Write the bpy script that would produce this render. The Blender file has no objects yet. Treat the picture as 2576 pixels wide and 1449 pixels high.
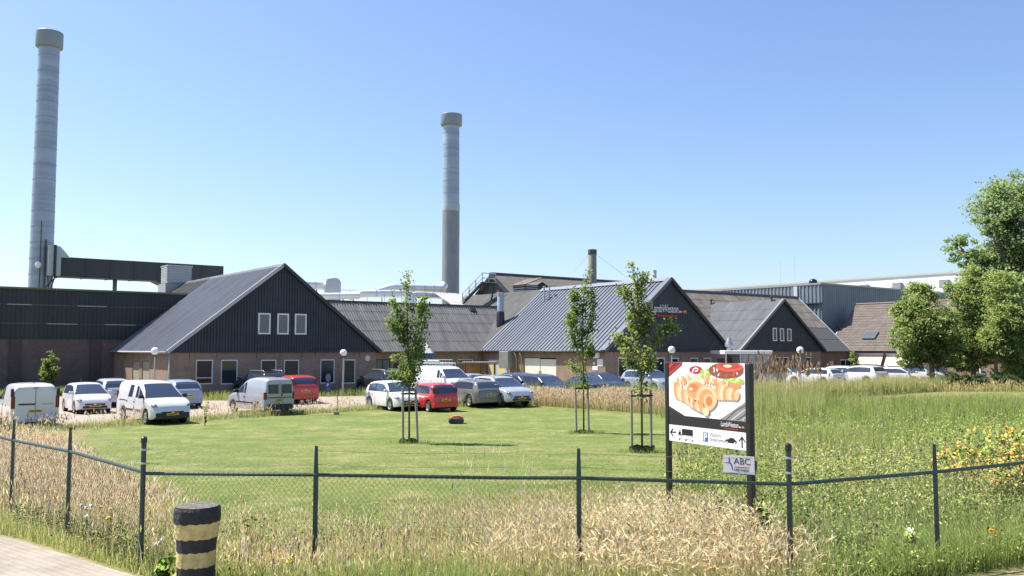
import bpy, math, random
import numpy as np
from mathutils import Vector, Matrix
random.seed(7); RNG = np.random.default_rng(11)
SC = bpy.context.scene
COL = SC.collection
R = math.radians
PI = math.pi
# ------------------------------------------------------------------ camera frame (photo pixels of a 2576-wide copy)
F = 2200.0; CX = 1288.0; CY = 724.5; CAMZ = 3.1; HZ = 877.0
PITCH = math.atan((HZ - CY) / F)
def at(x, y, Y):
    """point on the ray through photo pixel (x, y) at distance Y in front of the camera"""
    a = (x - CX) / F; b = (CY - y) / F
    d = Vector((a, math.cos(PITCH) - b * math.sin(PITCH), math.sin(PITCH) + b * math.cos(PITCH)))
    t = Y / d.y
    return Vector((d.x * t, Y, CAMZ + d.z * t))
ZP = [(-400, .6), (8, .6), (13, .42), (34, -.18), (47, -.2), (56, 0), (5000, 0)]
ZY = [y for y, z in ZP]
def gz(Y):
    for (a, za), (b, zb) in zip(ZP, ZP[1:]):
        if Y <= b: return za + (zb - za) * (Y - a) / (b - a)
    return 0.0
gzv = np.vectorize(gz)
TH = math.atan2(.609, .793); CU = math.cos(TH); SU = math.sin(TH)
def UV(u, v, z=0.0): return Vector((u * CU - v * SU, u * SU + v * CU, z))
def u_at(xp, v):
    """u where the vertical plane v=const crosses photo column xp"""
    k = (xp - CX) / F
    return v * (SU + k * CU) / (CU - k * SU)
def v_at(xp, u):
    k = (xp - CX) / F
    return u * (CU - k * SU) / (SU + k * CU)
def z_at(yp, Y): return CAMZ - (yp - HZ) * Y / F
def gp(x, y):
    """ground point seen at photo pixel (x, y)"""
    lo_, hi = 9.0, 200.0
    for _ in range(40):
        m_ = (lo_ + hi) / 2
        if HZ + (CAMZ - gz(m_)) * F / m_ > y: lo_ = m_
        else: hi = m_
    return Vector(((x - CX) / F * lo_, lo_, gz(lo_)))
# ------------------------------------------------------------------ materials
MATS = {}
def nodes_of(name):
    m = bpy.data.materials.new(name); m.use_nodes = True
    nt = m.node_tree; b = nt.nodes['Principled BSDF']
    return m, nt, b
def mat(name, col, rough=.6, metal=0.0, spec=.5, noise=None, bump=None, coat=0.0, emit=None):
    """noise = (scale, amount[, stretch xyz]) multiplies the base colour; bump = (scale, strength)"""
    if name in MATS: return MATS[name]
    m, nt, b = nodes_of(name); N = nt.nodes; L = nt.links
    b.inputs['Base Color'].default_value = (*col, 1); b.inputs['Roughness'].default_value = rough
    b.inputs['Metallic'].default_value = metal; b.inputs['Specular IOR Level'].default_value = spec
    b.inputs['Coat Weight'].default_value = coat; b.inputs['Coat Roughness'].default_value = .04
    if noise or bump: tc = N.new('ShaderNodeTexCoord')
    if noise:
        mp = N.new('ShaderNodeMapping'); L.new(tc.outputs['Object'], mp.inputs['Vector'])
        if len(noise) > 2: mp.inputs['Scale'].default_value = noise[2]
        nz = N.new('ShaderNodeTexNoise'); nz.inputs['Scale'].default_value = noise[0]; nz.inputs['Detail'].default_value = 6
        nz.inputs['Roughness'].default_value = .65
        L.new(mp.outputs[0], nz.inputs['Vector'])
        r = N.new('ShaderNodeMapRange'); r.inputs[1].default_value = .3; r.inputs[2].default_value = .7
        r.inputs[3].default_value = 1 - noise[1]; r.inputs[4].default_value = 1 + noise[1]
        L.new(nz.outputs[0], r.inputs[0])
        mx = N.new('ShaderNodeVectorMath'); mx.operation = 'SCALE'; mx.inputs[0].default_value = col
        L.new(r.outputs[0], mx.inputs['Scale']); L.new(mx.outputs[0], b.inputs['Base Color'])
    if bump:
        nz2 = N.new('ShaderNodeTexNoise'); nz2.inputs['Scale'].default_value = bump[0]; nz2.inputs['Detail'].default_value = 5
        L.new(tc.outputs['Object'], nz2.inputs['Vector'])
        bp = N.new('ShaderNodeBump'); bp.inputs['Strength'].default_value = bump[1]; bp.inputs['Distance'].default_value = .05
        L.new(nz2.outputs[0], bp.inputs['Height']); L.new(bp.outputs[0], b.inputs['Normal'])
    if emit:
        b.inputs['Emission Color'].default_value = (*emit[:3], 1); b.inputs['Emission Strength'].default_value = emit[3]
    MATS[name] = m; return m
def brick_mat(name, c1, c2, mortar, scale=1.0, vstain=.25, bw=.22, rh=.066):
    m, nt, b = nodes_of(name); N = nt.nodes; L = nt.links
    tc = N.new('ShaderNodeTexCoord'); sp = N.new('ShaderNodeSeparateXYZ'); L.new(tc.outputs['Object'], sp.inputs[0])
    ad = N.new('ShaderNodeMath'); L.new(sp.outputs[0], ad.inputs[0]); L.new(sp.outputs[1], ad.inputs[1])
    cb = N.new('ShaderNodeCombineXYZ'); L.new(ad.outputs[0], cb.inputs[0]); L.new(sp.outputs[2], cb.inputs[1])
    br = N.new('ShaderNodeTexBrick'); L.new(cb.outputs[0], br.inputs['Vector'])
    br.inputs['Scale'].default_value = scale; br.inputs['Brick Width'].default_value = bw; br.inputs['Row Height'].default_value = rh
    br.inputs['Mortar Size'].default_value = .008; br.inputs['Bias'].default_value = -.1
    br.inputs['Color1'].default_value = (*c1, 1); br.inputs['Color2'].default_value = (*c2, 1); br.inputs['Mortar'].default_value = (*mortar, 1)
    nz = N.new('ShaderNodeTexNoise'); nz.inputs['Scale'].default_value = .9; nz.inputs['Detail'].default_value = 8; nz.inputs['Roughness'].default_value = .7
    L.new(tc.outputs['Object'], nz.inputs['Vector'])
    r = N.new('ShaderNodeMapRange'); r.inputs[1].default_value = .3; r.inputs[2].default_value = .7
    r.inputs[3].default_value = 1 - vstain; r.inputs[4].default_value = 1 + vstain; L.new(nz.outputs[0], r.inputs[0])
    mx = N.new('ShaderNodeVectorMath'); mx.operation = 'SCALE'; L.new(br.outputs['Color'], mx.inputs[0]); L.new(r.outputs[0], mx.inputs['Scale'])
    L.new(mx.outputs[0], b.inputs['Base Color']); b.inputs['Roughness'].default_value = .85
    MATS[name] = m; return m
def leaf_mat(name, rough=.55, trans=.35, spec=.25, up=.9):
    m, nt, b = nodes_of(name); N = nt.nodes; L = nt.links
    a = N.new('ShaderNodeAttribute'); a.attribute_name = 'Col'
    L.new(a.outputs['Color'], b.inputs['Base Color']); b.inputs['Roughness'].default_value = rough; b.inputs['Specular IOR Level'].default_value = spec
    t = N.new('ShaderNodeBsdfTranslucent'); L.new(a.outputs['Color'], t.inputs['Color'])
    # soft stems and leaves scatter light much like the turf they make up: bend the shading normal upwards
    g = N.new('ShaderNodeNewGeometry'); sc_ = N.new('ShaderNodeVectorMath'); sc_.operation = 'SCALE'; sc_.inputs['Scale'].default_value = .55; L.new(g.outputs['Normal'], sc_.inputs[0])
    ad = N.new('ShaderNodeVectorMath'); ad.inputs[1].default_value = (0, 0, up); L.new(sc_.outputs[0], ad.inputs[0]); nm = N.new('ShaderNodeVectorMath'); nm.operation = 'NORMALIZE'; L.new(ad.outputs[0], nm.inputs[0]); L.new(nm.outputs[0], b.inputs['Normal'])
    ng = N.new('ShaderNodeVectorMath'); ng.operation = 'SCALE'; ng.inputs['Scale'].default_value = -1; L.new(nm.outputs[0], ng.inputs[0]); L.new(ng.outputs[0], t.inputs['Normal'])
    mx = N.new('ShaderNodeMixShader'); mx.inputs[0].default_value = trans
    L.new(b.outputs[0], mx.inputs[1]); L.new(t.outputs[0], mx.inputs[2]); L.new(mx.outputs[0], N['Material Output'].inputs[0])
    MATS[name] = m; return m
def ground_mat(name, cols, scales, rough=.95, bump=.4, stretch=(1, 1, 1)):
    """three-colour ground: two noise scales choose between cols[0], cols[1], cols[2]"""
    m, nt, b = nodes_of(name); N = nt.nodes; L = nt.links
    tc = N.new('ShaderNodeTexCoord'); mp = N.new('ShaderNodeMapping'); mp.inputs['Scale'].default_value = stretch
    L.new(tc.outputs['Object'], mp.inputs['Vector'])
    n1 = N.new('ShaderNodeTexNoise'); n1.inputs['Scale'].default_value = scales[0]; n1.inputs['Detail'].default_value = 8; n1.inputs['Roughness'].default_value = .62
    n2 = N.new('ShaderNodeTexNoise'); n2.inputs['Scale'].default_value = scales[1]; n2.inputs['Detail'].default_value = 6; n2.inputs['Roughness'].default_value = .7
    n3 = N.new('ShaderNodeTexNoise'); n3.inputs['Scale'].default_value = scales[2]; n3.inputs['Detail'].default_value = 3
    L.new(mp.outputs[0], n1.inputs['Vector'])
    for n in (n2, n3): L.new(tc.outputs['Object'], n.inputs['Vector'])
    def rng(n, a, c):
        r = N.new('ShaderNodeMapRange'); r.inputs[1].default_value = a; r.inputs[2].default_value = c; L.new(n.outputs[0], r.inputs[0]); return r
    m1 = N.new('ShaderNodeMix'); m1.data_type = 'RGBA'; m1.inputs[6].default_value = (*cols[0], 1); m1.inputs[7].default_value = (*cols[1], 1)
    L.new(rng(n1, .36, .64).outputs[0], m1.inputs[0])
    m2 = N.new('ShaderNodeMix'); m2.data_type = 'RGBA'; m2.inputs[7].default_value = (*cols[2], 1)
    L.new(m1.outputs[2], m2.inputs[6]); L.new(rng(n2, .48, .75).outputs[0], m2.inputs[0])
    r3 = rng(n3, .2, .8); r3.inputs[3].default_value = .65; r3.inputs[4].default_value = 1.35
    mx = N.new('ShaderNodeVectorMath'); mx.operation = 'SCALE'; L.new(m2.outputs[2], mx.inputs[0]); L.new(r3.outputs[0], mx.inputs['Scale'])
    L.new(mx.outputs[0], b.inputs['Base Color']); b.inputs['Roughness'].default_value = rough; b.inputs['Specular IOR Level'].default_value = .2
    bp = N.new('ShaderNodeBump'); bp.inputs['Strength'].default_value = bump; bp.inputs['Distance'].default_value = .04
    L.new(n3.outputs[0], bp.inputs['Height']); L.new(bp.outputs[0], b.inputs['Normal'])
    MATS[name] = m; return m
# ------------------------------------------------------------------ mesh builder and tagging
class MB:
    def __init__(s): s.v = []; s.f = []; s.m = []
    def add(s, verts, faces, mi=0):
        o = len(s.v); s.v += [tuple(p) for p in verts]; s.f += [tuple(i + o for i in f) for f in faces]; s.m += [mi] * len(faces); return s
    def poly(s, pts, mi=0): return s.add(pts, [tuple(range(len(pts)))], mi)
    def box(s, x0, x1, y0, y1, z0, z1, mi=0):
        p = [(x, y, z) for z in (z0, z1) for y in (y0, y1) for x in (x0, x1)]
        return s.add(p, [(0, 2, 3, 1), (4, 5, 7, 6), (0, 1, 5, 4), (1, 3, 7, 5), (3, 2, 6, 7), (2, 0, 4, 6)], mi)
    def rbox(s, x0, x1, y0, y1, z0, z1, r, mi=0, n=3):
        """box with rounded vertical edges and a small top chamfer"""
        out = []
        for cx, cy, a0 in ((x1 - r, y1 - r, 0), (x0 + r, y1 - r, 90), (x0 + r, y0 + r, 180), (x1 - r, y0 + r, 270)):
            for k in range(n + 1):
                a = R(a0 + 90 * k / n); out.append((cx + r * math.cos(a), cy + r * math.sin(a)))
        c = min(r, (z1 - z0) * .3) * .5; cxm = (x0 + x1) / 2; cym = (y0 + y1) / 2
        sx = 1 - 2 * c / max(x1 - x0, .001); sy = 1 - 2 * c / max(y1 - y0, .001)
        rings = [[(x, y, z0) for x, y in out], [(x, y, z1 - c) for x, y in out], [(cxm + (x - cxm) * sx, cym + (y - cym) * sy, z1) for x, y in out]]
        s.rings(rings, True, True, mi=mi); return s
    def rings(s, rings, cap0=False, cap1=False, closed=True, mi=0):
        n = len(rings[0]); o = len(s.v); V = [p for r in rings for p in r]; fs = []
        for i in range(len(rings) - 1):
            for j in range(n if closed else n - 1):
                k = (j + 1) % n; fs.append((i * n + j, i * n + k, (i + 1) * n + k, (i + 1) * n + j))
        if cap0: fs.append(tuple(reversed(range(n))))
        if cap1: fs.append(tuple(range((len(rings) - 1) * n, len(rings) * n)))
        return s.add(V, fs, mi)
    def lathe(s, prof, n=20, c=(0, 0, 0), axis='z', mi=0, cap=True):
        rs = []
        for r, h in prof:
            ring = []
            for k in range(n):
                a = 2 * PI * k / n; x, y = r * math.cos(a), r * math.sin(a)
                p = (x, y, h) if axis == 'z' else ((x, h, -y) if axis == 'y' else (h, x, y))
                ring.append((p[0] + c[0], p[1] + c[1], p[2] + c[2]))
            rs.append(ring)
        return s.rings(rs, cap, cap, mi=mi)
    def tube(s, pts, rad, n=8, mi=0, caps=True):
        pts = [Vector(p) for p in pts]; rad = rad if isinstance(rad, (list, tuple)) else [rad] * len(pts); rs = []
        for i, p in enumerate(pts):
            d = (pts[min(i + 1, len(pts) - 1)] - pts[max(i - 1, 0)]).normalized()
            a = d.cross(Vector((0, 0, 1)))
            if a.length < .05: a = d.cross(Vector((0, 1, 0)))
            a.normalize(); b = d.cross(a)
            rs.append([p + (a * math.cos(2 * PI * k / n) + b * math.sin(2 * PI * k / n)) * rad[i] for k in range(n)])
        return s.rings(rs, caps, caps, mi=mi)
    def ball(s, c, r, n=14, m=8, mi=0):
        r = r if isinstance(r, (tuple, list)) else (r, r, r); rs = []
        for i in range(m + 1):
            t = PI * (i / m) * .996 + .006
            rs.append([(c[0] + r[0] * math.sin(t) * math.cos(2 * PI * k / n), c[1] + r[1] * math.sin(t) * math.sin(2 * PI * k / n), c[2] - r[2] * math.cos(t)) for k in range(n)])
        return s.rings(rs, True, True, mi=mi)
    def corr(s, O, A, B, waves, depth, courses=1, prof=None, mi=0, lap=.018, nrm=None):
        """profiled sheet: O eave corner, A along the eave, B up the slope"""
        O, A, B = Vector(O), Vector(A), Vector(B); n = nrm or A.cross(B).normalized()
        if n.z < 0 and nrm is None: n = -n
        prof = prof or [(0, 0), (.25, .85), (.5, 1), (.75, .85)]
        ts = [((k + t) / waves, h * depth) for k in range(waves) for t, h in prof] + [(1, prof[0][1] * depth)]
        for c in range(courses):
            a, b = c / courses, (c + 1) / courses + (.012 if c < courses - 1 else 0)
            l0 = lap if courses > 1 else 0
            r0 = [O + A * t + B * a + n * (h + l0) for t, h in ts]; r1 = [O + A * t + B * b + n * h for t, h in ts]
            rr = [[p - n * .02 for p in r0], r0, r1] if courses > 1 else [r0, r1]
            s.rings(rr, closed=False, mi=mi)
        return s
    def build(s, name, mats, parent=None, smooth=False, ang=None):
        me = bpy.data.meshes.new(name); me.from_pydata(s.v, [], s.f)
        for m in (mats if isinstance(mats, (list, tuple)) else [mats]): me.materials.append(m)
        if len(me.materials) > 1: me.polygons.foreach_set('material_index', s.m)
        if smooth:
            me.polygons.foreach_set('use_smooth', [True] * len(me.polygons))
            if ang: me.set_sharp_from_angle(angle=R(ang))
        me.update(); o = bpy.data.objects.new(name, me); COL.objects.link(o)
        if parent: o.parent = parent
        return o
def thing(name, label, cat, loc=(0, 0, 0), rz=0.0, group=None):
    o = bpy.data.objects.new(name, None); COL.objects.link(o); o.location = loc; o.rotation_euler = (0, 0, rz)
    o.empty_display_size = .3; o['label'] = label; o['category'] = cat
    if group: o['group'] = group
    return o
def tag(o, label, cat, group=None, kind=None):
    if label: o['label'] = label
    if cat: o['category'] = cat
    if group: o['group'] = group
    if kind: o['kind'] = kind
    return o
def text(s, name, parent, loc, size, m, rot=(PI / 2, 0, 0), shear=0, ext=.002, align='LEFT', sx=1.0, off=0):
    c = bpy.data.curves.new(name, 'FONT'); c.body = s; c.size = size; c.extrude = ext; c.shear = shear; c.align_x = align; c.offset = off
    t = bpy.data.objects.new(name, c); COL.objects.link(t); bpy.context.view_layer.update()
    me = bpy.data.meshes.new_from_object(t.evaluated_get(bpy.context.evaluated_depsgraph_get())); bpy.data.objects.remove(t); bpy.data.curves.remove(c)
    me.name = name; me.materials.clear(); me.materials.append(m); o = bpy.data.objects.new(name, me); COL.objects.link(o); o.parent = parent
    o.location = loc; o.rotation_euler = rot; o.scale = (sx, 1, 1); return o
    #
# ------------------------------------------------------------------ colours
WHITE = mat('white paint', (.8, .8, .8), .4)
FRAME = mat('window frame white', (.72, .73, .72), .4)
GLASS = mat('window glass', (.02, .03, .035), .06, spec=.8)
BLIND = mat('dark blind glass', (.008, .008, .012), .22)
GREYGLASS = mat('net curtain glass', (.12, .14, .17), .15)
BRICK = brick_mat('red brown brick', (.3, .19, .145), (.24, .15, .115), (.28, .23, .19))
BRICKD = brick_mat('brown brick', (.155, .105, .095), (.12, .085, .08), (.14, .115, .1))
CLAD = mat('black cladding', (.02, .027, .042), .5, noise=(.8, .35))
CLADG = mat('dark green cladding', (.022, .027, .029), .5, noise=(.6, .35, (1, 1, .3)))
ROOFA = mat('dark metal roof', (.115, .13, .16), .55, noise=(.7, .28, (.35, 2.2, .35)))
ROOFD = mat('blue grey metal roof', (.092, .11, .15), .5, noise=(.6, .22, (.35, 2.5, .35)))
ROOFC = mat('fibre cement roof', (.15, .145, .145), .85, noise=(.9, .32, (2.2, .4, .4)))
ROOFO = mat('old dark roof', (.085, .083, .08), .85, noise=(.9, .3))
ROOFB = mat('weathered brown roof', (.2, .17, .14), .9, noise=(1.1, .38, (1.6, .6, .6)))
ROOFG = mat('dark grey roof sheet', (.1, .102, .11), .8, noise=(.8, .12))
TRIM = mat('light grey trim', (.4, .41, .42), .5)
DTRIM = mat('dark trim', (.03, .032, .036), .5)
PIPE = mat('galvanised pipe', (.45, .47, .48), .4, .6, noise=(2, .15))
ALU = mat('bright aluminium', (.8, .79, .77), .38, .4, noise=(1.5, .1), bump=(2.0, .15))
STEEL = mat('stack steel', (.34, .39, .45), .45, .35, noise=(.55, .3, (.12, .12, 1)))  # noise along the height puts banded reflections on the stacks into the colour
STEELD = mat('stack steel grey', (.27, .275, .28), .5, .3, noise=(1.0, .16, (1, 1, .35)))
DARKSTEEL = mat('dark steel', (.06, .065, .07), .5, .2)
CLADH = mat('grey blue sheet', (.2, .235, .26), .55, noise=(.5, .1))
WALLW = mat('white sheet wall', (.8, .81, .82), .6)
BLACK = mat('black paint', (.012, .013, .014), .4, noise=(3, .3))
# ------------------------------------------------------------------ ground, lawn, paving, roads
def pip(P, poly):
    x, y = P[:, 0], P[:, 1]; ins = np.zeros(len(P), bool); n = len(poly)
    for i in range(n):
        x1, y1 = poly[i]; x2, y2 = poly[(i + 1) % n]
        if y1 == y2: continue
        c = ((y1 > y) != (y2 > y)) & (x < (x2 - x1) * (y - y1) / (y2 - y1) + x1); ins ^= c
    return ins
def clip(poly, Y, keep_above):
    out = []; n = len(poly)
    for i in range(n):
        a, b = poly[i], poly[(i + 1) % n]; ia = (a[1] >= Y) == keep_above or a[1] == Y; ib = (b[1] >= Y) == keep_above or b[1] == Y
        if ia: out.append(a)
        if ia != ib and b[1] != a[1]:
            t = (Y - a[1]) / (b[1] - a[1]); out.append((a[0] + (b[0] - a[0]) * t, Y))
    return out
def sheet(name, poly, m, lift):
    """flat sheet laid on the terrain, cut at the terrain's fold lines"""
    mb = MB(); ys = ZY
    for a, b in zip(ys, ys[1:]):
        p = clip(clip(poly, a, True), b, False)
        if len(p) >= 3: mb.poly([(x, y, gz(y) + lift) for x, y in p])
    o = mb.build(name, m); o['kind'] = 'structure'; return o
M_SOIL = ground_mat('meadow soil', ((.24, .21, .09), (.17, .18, .06), (.33, .26, .14)), (.35, 2.0, 14))
M_LAWN = ground_mat('mown lawn', ((.175, .2, .055), (.11, .16, .034), (.29, .265, .115)), (.33, .8, 9), stretch=(.45, 1.3, 1))
M_PARK = ground_mat('parking paving', ((.38, .31, .255), (.33, .27, .225), (.43, .36, .29)), (.3, 1.5, 12), bump=.1)
mb = MB(); xs = [-2500, -300, -60, -20, 0, 20, 60, 300, 2500]; ys = [-300] + ZY[1:-1] + [300, 3000]
mb.add([(x, y, gz(y) - .004) for y in ys for x in xs], [(j * 9 + i, j * 9 + i + 1, (j + 1) * 9 + i + 1, (j + 1) * 9 + i) for j in range(len(ys) - 1) for i in range(8)])
o = mb.build('ground', M_SOIL); o['kind'] = 'structure'
E0, E1, E2, E3, E4, E5 = gp(240, 1077), gp(680, 1045), gp(920, 1030), gp(1300, 1017), gp(1480, 1029), gp(1690, 1044)
LAWN_POLY = [(E0.x, E0.y), (E1.x, E1.y), (E2.x, E2.y), (E3.x, E3.y), (E4.x, E4.y), (E5.x, E5.y), (5.6, 30), (3.6, 20.5), (2.3, 13.5), (-.5, 13.0), (-3.0, 12.0), (-4.6, 12.6), (-6.2, 15), (-8.2, 18), (-13, 26)]
sheet('lawn', LAWN_POLY, M_LAWN, .004)
sheet('lawn', [(26, 56), (34, 62), (60, 62), (60, 48), (30, 48)], M_LAWN, .004)
sheet('parking_area', [(-60, 22.5), (E0.x - 4.6, E0.y - 3.6), (E0.x - .1, E0.y + .1), (E1.x, E1.y + .2), (E2.x, E2.y + .3), (E3.x, E3.y + .3), (7.5, 52), (20, 60), (36, 72), (40, 90), (14, 74), (6, 64), (-2, 60), (-12.5, 56.5), (-17, 53.5), (-21.5, 53), (-27.5, 58.5), (-60, 40)], M_PARK, .004)
# brick paved road in front (block pattern)
m, nt, b = nodes_of('road paving'); N = nt.nodes; L = nt.links
tc = N.new('ShaderNodeTexCoord'); mp = N.new('ShaderNodeMapping'); mp.inputs['Rotation'].default_value = (0, 0, R(40)); L.new(tc.outputs['Object'], mp.inputs[0])
br = N.new('ShaderNodeTexBrick'); L.new(mp.outputs[0], br.inputs[0]); br.inputs['Scale'].default_value = 1; br.inputs['Brick Width'].default_value = .21; br.inputs['Row Height'].default_value = .105
br.inputs['Mortar Size'].default_value = .006; br.inputs['Color1'].default_value = (.34, .29, .23, 1); br.inputs['Color2'].default_value = (.3, .255, .2, 1); br.inputs['Mortar'].default_value = (.21, .19, .16, 1)
nz = N.new('ShaderNodeTexNoise'); nz.inputs['Scale'].default_value = 1.6; nz.inputs['Detail'].default_value = 6; L.new(tc.outputs['Object'], nz.inputs[0])
mr = N.new('ShaderNodeMapRange'); mr.inputs[1].default_value = .3; mr.inputs[2].default_value = .7; mr.inputs[3].default_value = .8; mr.inputs[4].default_value = 1.2; L.new(nz.outputs[0], mr.inputs[0])
mx = N.new('ShaderNodeVectorMath'); mx.operation = 'SCALE'; L.new(br.outputs[0], mx.inputs[0]); L.new(mr.outputs[0], mx.inputs['Scale']); L.new(mx.outputs[0], b.inputs['Base Color']); b.inputs['Roughness'].default_value = .9
MATS['road paving'] = m
ROAD_POLY = [(-30, 26), (-13.5, 16.6), (-9.6, 14.0), (-6.9, 12.4), (-5.35, 11.05), (-4.2, 10.05), (-3.4, 9.4), (-2.4, 8.85), (2, 8.5), (4.0, 8.7), (4.9, 9.5), (5.55, 10.0), (6.8, 10.75), (11.8, 13.5), (25, 19.4), (30, 12), (10, 3), (10, -6), (-30, -6)]
sheet('road', ROAD_POLY, m, .008)
# ------------------------------------------------------------------ building helpers (local x = along the front, local y = into the building)
def PX(axis, c):
    return (lambda a, d, z: (a, c + d, z)) if axis == 'x' else (lambda a, d, z: (c + d, a, z))
def wall(mb, axis, c, a0, a1, z0, z1, holes=(), rev=.14, mi=0):
    P = PX(axis, c); As = sorted({a0, a1, *[h[0] for h in holes], *[h[1] for h in holes]}); Zs = sorted({z0, z1, *[h[2] for h in holes], *[h[3] for h in holes]})
    for x0, x1 in zip(As, As[1:]):
        for y0, y1 in zip(Zs, Zs[1:]):
            cx, cz = (x0 + x1) / 2, (y0 + y1) / 2
            if any(h[0] < cx < h[1] and h[2] < cz < h[3] for h in holes): continue
            mb.poly([P(x0, 0, y0), P(x1, 0, y0), P(x1, 0, y1), P(x0, 0, y1)], mi)
    for h in holes:
        for (p, q) in (((h[0], h[2]), (h[1], h[2])), ((h[1], h[2]), (h[1], h[3])), ((h[1], h[3]), (h[0], h[3])), ((h[0], h[3]), (h[0], h[2]))):
            mb.poly([P(p[0], 0, p[1]), P(q[0], 0, q[1]), P(q[0], rev, q[1]), P(p[0], rev, p[1])], mi)
def window(par, axis, c, h, pane=GLASS, transom=None, mull=0, fr=.07, frame=FRAME, d=.03, name='window', label=None, head=False):
    P = PX(axis, c); a0, a1, z0, z1 = h; mb = MB()
    def bar(x0, x1, y0, y1, e=0):
        p, q = P(x0, d - e, y0), P(x1, d + .06, y1)
        mb.box(min(p[0], q[0]), max(p[0], q[0]), min(p[1], q[1]), max(p[1], q[1]), y0, y1)
    bar(a0, a1, z1 - fr, z1, .04 if head else 0); bar(a0, a1, z0, z0 + fr, .03)
    bar(a0, a0 + fr, z0 + fr, z1 - fr); bar(a1 - fr, a1, z0 + fr, z1 - fr)
    if transom: bar(a0 + fr, a1 - fr, transom - fr * .4, transom + fr * .4)
    for k in range(mull):
        x = a0 + (a1 - a0) * (k + 1) / (mull + 1); bar(x - fr * .4, x + fr * .4, z0 + fr, z1 - fr)
    f = mb.build(name, frame, par)
    if label: f['label'] = label
    pm = MB(); e = fr * .6
    pm.poly([P(a0 + e, d + .035, z0 + e), P(a1 - e, d + .035, z0 + e), P(a1 - e, d + .035, z1 - e), P(a0 + e, d + .035, z1 - e)])
    pm.build('pane', pane, f); return f
def gable_clad(mb, x0, x1, zb, zr, y, pitch=.2, depth=.035, mi=0):
    """vertical board cladding filling a gable triangle; front at y"""
    n = int((x1 - x0) / pitch); xm = (x0 + x1) / 2; row0 = []; row1 = []
    for k in range(n):
        for t, h in ((0, 0), (.12, 1), (.8, 1), (.92, 0)):
            x = x0 + (x1 - x0) * (k + t) / n; zt = zb + (zr - zb) * (1 - abs(x - xm) / ((x1 - x0) / 2))
            row0.append((x, y - h * depth, zb)); row1.append((x, y - h * depth, zt))
    mb.rings([row0, row1], closed=False, mi=mi)
def pixwin(v, u0, xa, xb, ya, yb):
    """window hole in a front wall (v const) from photo pixels"""
    a, b = u_at(xa, v), u_at(xb, v); Y = UV((a + b) / 2, v).y
    return (a - u0, b - u0, z_at(yb, Y), z_at(ya, Y))
def pixwin_side(u, v0, xa, xb, ya, yb):
    a, b = v_at(xa, u), v_at(xb, u); Y = UV(u, (a + b) / 2).y
    return (min(a, b) - v0, max(a, b) - v0, z_at(yb, Y), z_at(ya, Y))
def gutter_pipe(par, x, y, z1, m=PIPE, r=.055, name='downpipe'):
    return MB().tube([(x, y, 0), (x, y, z1)], r, 8).build(name, m, par, True)
# ------------------------------------------------------------------ A: gabled building with the three upper windows
EAVE = 3.12; RIDGE = 8.93; W = 14.8
uA, vA = 16.8, 57.7
A = thing('gabled_building', 'brick building with black boarded gable and three white upper windows, behind the white vans', 'building', UV(uA, vA), TH)
LA = 26.0
lo = [pixwin(vA, uA, *q) for q in ((496, 539, 905, 966), (559, 601, 905, 966), (659, 698, 905, 966), (717, 755, 905, 966), (808, 844, 904, 964), (866, 896, 904, 964))]
mb = MB(); wall(mb, 'x', 0, 0, W, 0, 3.06, lo)
# vertical joints in the brickwork
for xp in (479, 548, 647, 706, 762, 795, 858, 905):
    a = u_at(xp, vA) - uA; mb.box(a - .02, a + .02, -.006, .02, 2.45, 3.05, 1)
sd = [pixwin_side(uA, vA, *q) for q in ((337, 353.5, 908, 990), (361, 378.5, 908, 990))]
sd = [(a, b, .02, z1) for a, b, z0, z1 in sd]
wall(mb, 'y', 0, 0, 14.3, 0, 3.06, sd); wall(mb, 'y', W, 0, LA, 0, 3.06)
wall(mb, 'y', 0, 14.3, LA, 0, 3.06); wall(mb, 'x', LA, 0, W, 0, 3.06); mb.poly([(0, LA, 3.06), (W, LA, 3.06), (W / 2, LA, RIDGE - .1)])
mb.build('wall', [BRICK, DTRIM], A)
for i, h in enumerate(lo): window(A, 'x', 0, h, GLASS if i == 1 else BLIND, h[2] + .42 if i == 0 else None, head=True)
for h in sd:
    d = MB().box(.05, .09, h[0] + .03, h[1] - .03, .02, h[3] - .03).build('door', mat('beige door', (.36, .33, .25), .6, noise=(3, .1)), A)
mb = MB(); gable_clad(mb, -.32, W + .32, 2.87, RIDGE - .05, -.09); mb.box(-.3, W + .3, -.13, -.02, 2.83, 2.9)
mb.build('gable_cladding', CLAD, A)
up = [pixwin(vA, uA, *q) for q in ((647, 678, 788, 841), (695, 724, 789, 841.5), (739, 768.5, 790, 842))]
for h in up: window(A, 'x', -.24, h, GREYGLASS, None, fr=.1)
mb = MB(); rs = (RIDGE - EAVE) / (W / 2); ov = .3
for sgn in (-1, 1):
    ex = W / 2 + sgn * (W / 2 + ov); ez = EAVE - ov * rs
    for (y0, y1, mi, pt) in ((-.28, 14.2, 0, .3), (14.2, LA + .2, 1, .3)):
        mb.corr((ex, y0, ez), (0, y1 - y0, 0), (W / 2 - ex, 0, RIDGE - ez), int((y1 - y0) / pt), .09, prof=[(0, 0), (.12, 1), (.45, 1), (.57, 0)], mi=mi)
        mb.corr((ex, y0, ez - .1), (0, y1 - y0, 0), (W / 2 - ex, 0, RIDGE - ez), 1, 0, mi=1)
mb.build('roof', [ROOFA, ROOFO], A, True, 30)
mb = MB()
for y0, y1 in ((-.3, LA + .2),):
    for sgn in (-1, 1):
        mb.add([(W / 2, y0, RIDGE + .09), (W / 2, y1, RIDGE + .09), (W / 2 + sgn * .3, y1, RIDGE - .3 * rs + .09), (W / 2 + sgn * .3, y0, RIDGE - .3 * rs + .09)], [(0, 1, 2, 3)])
mb.build('ridge_cap', mat('ridge cap', (.3, .32, .36), .5), A)
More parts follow.
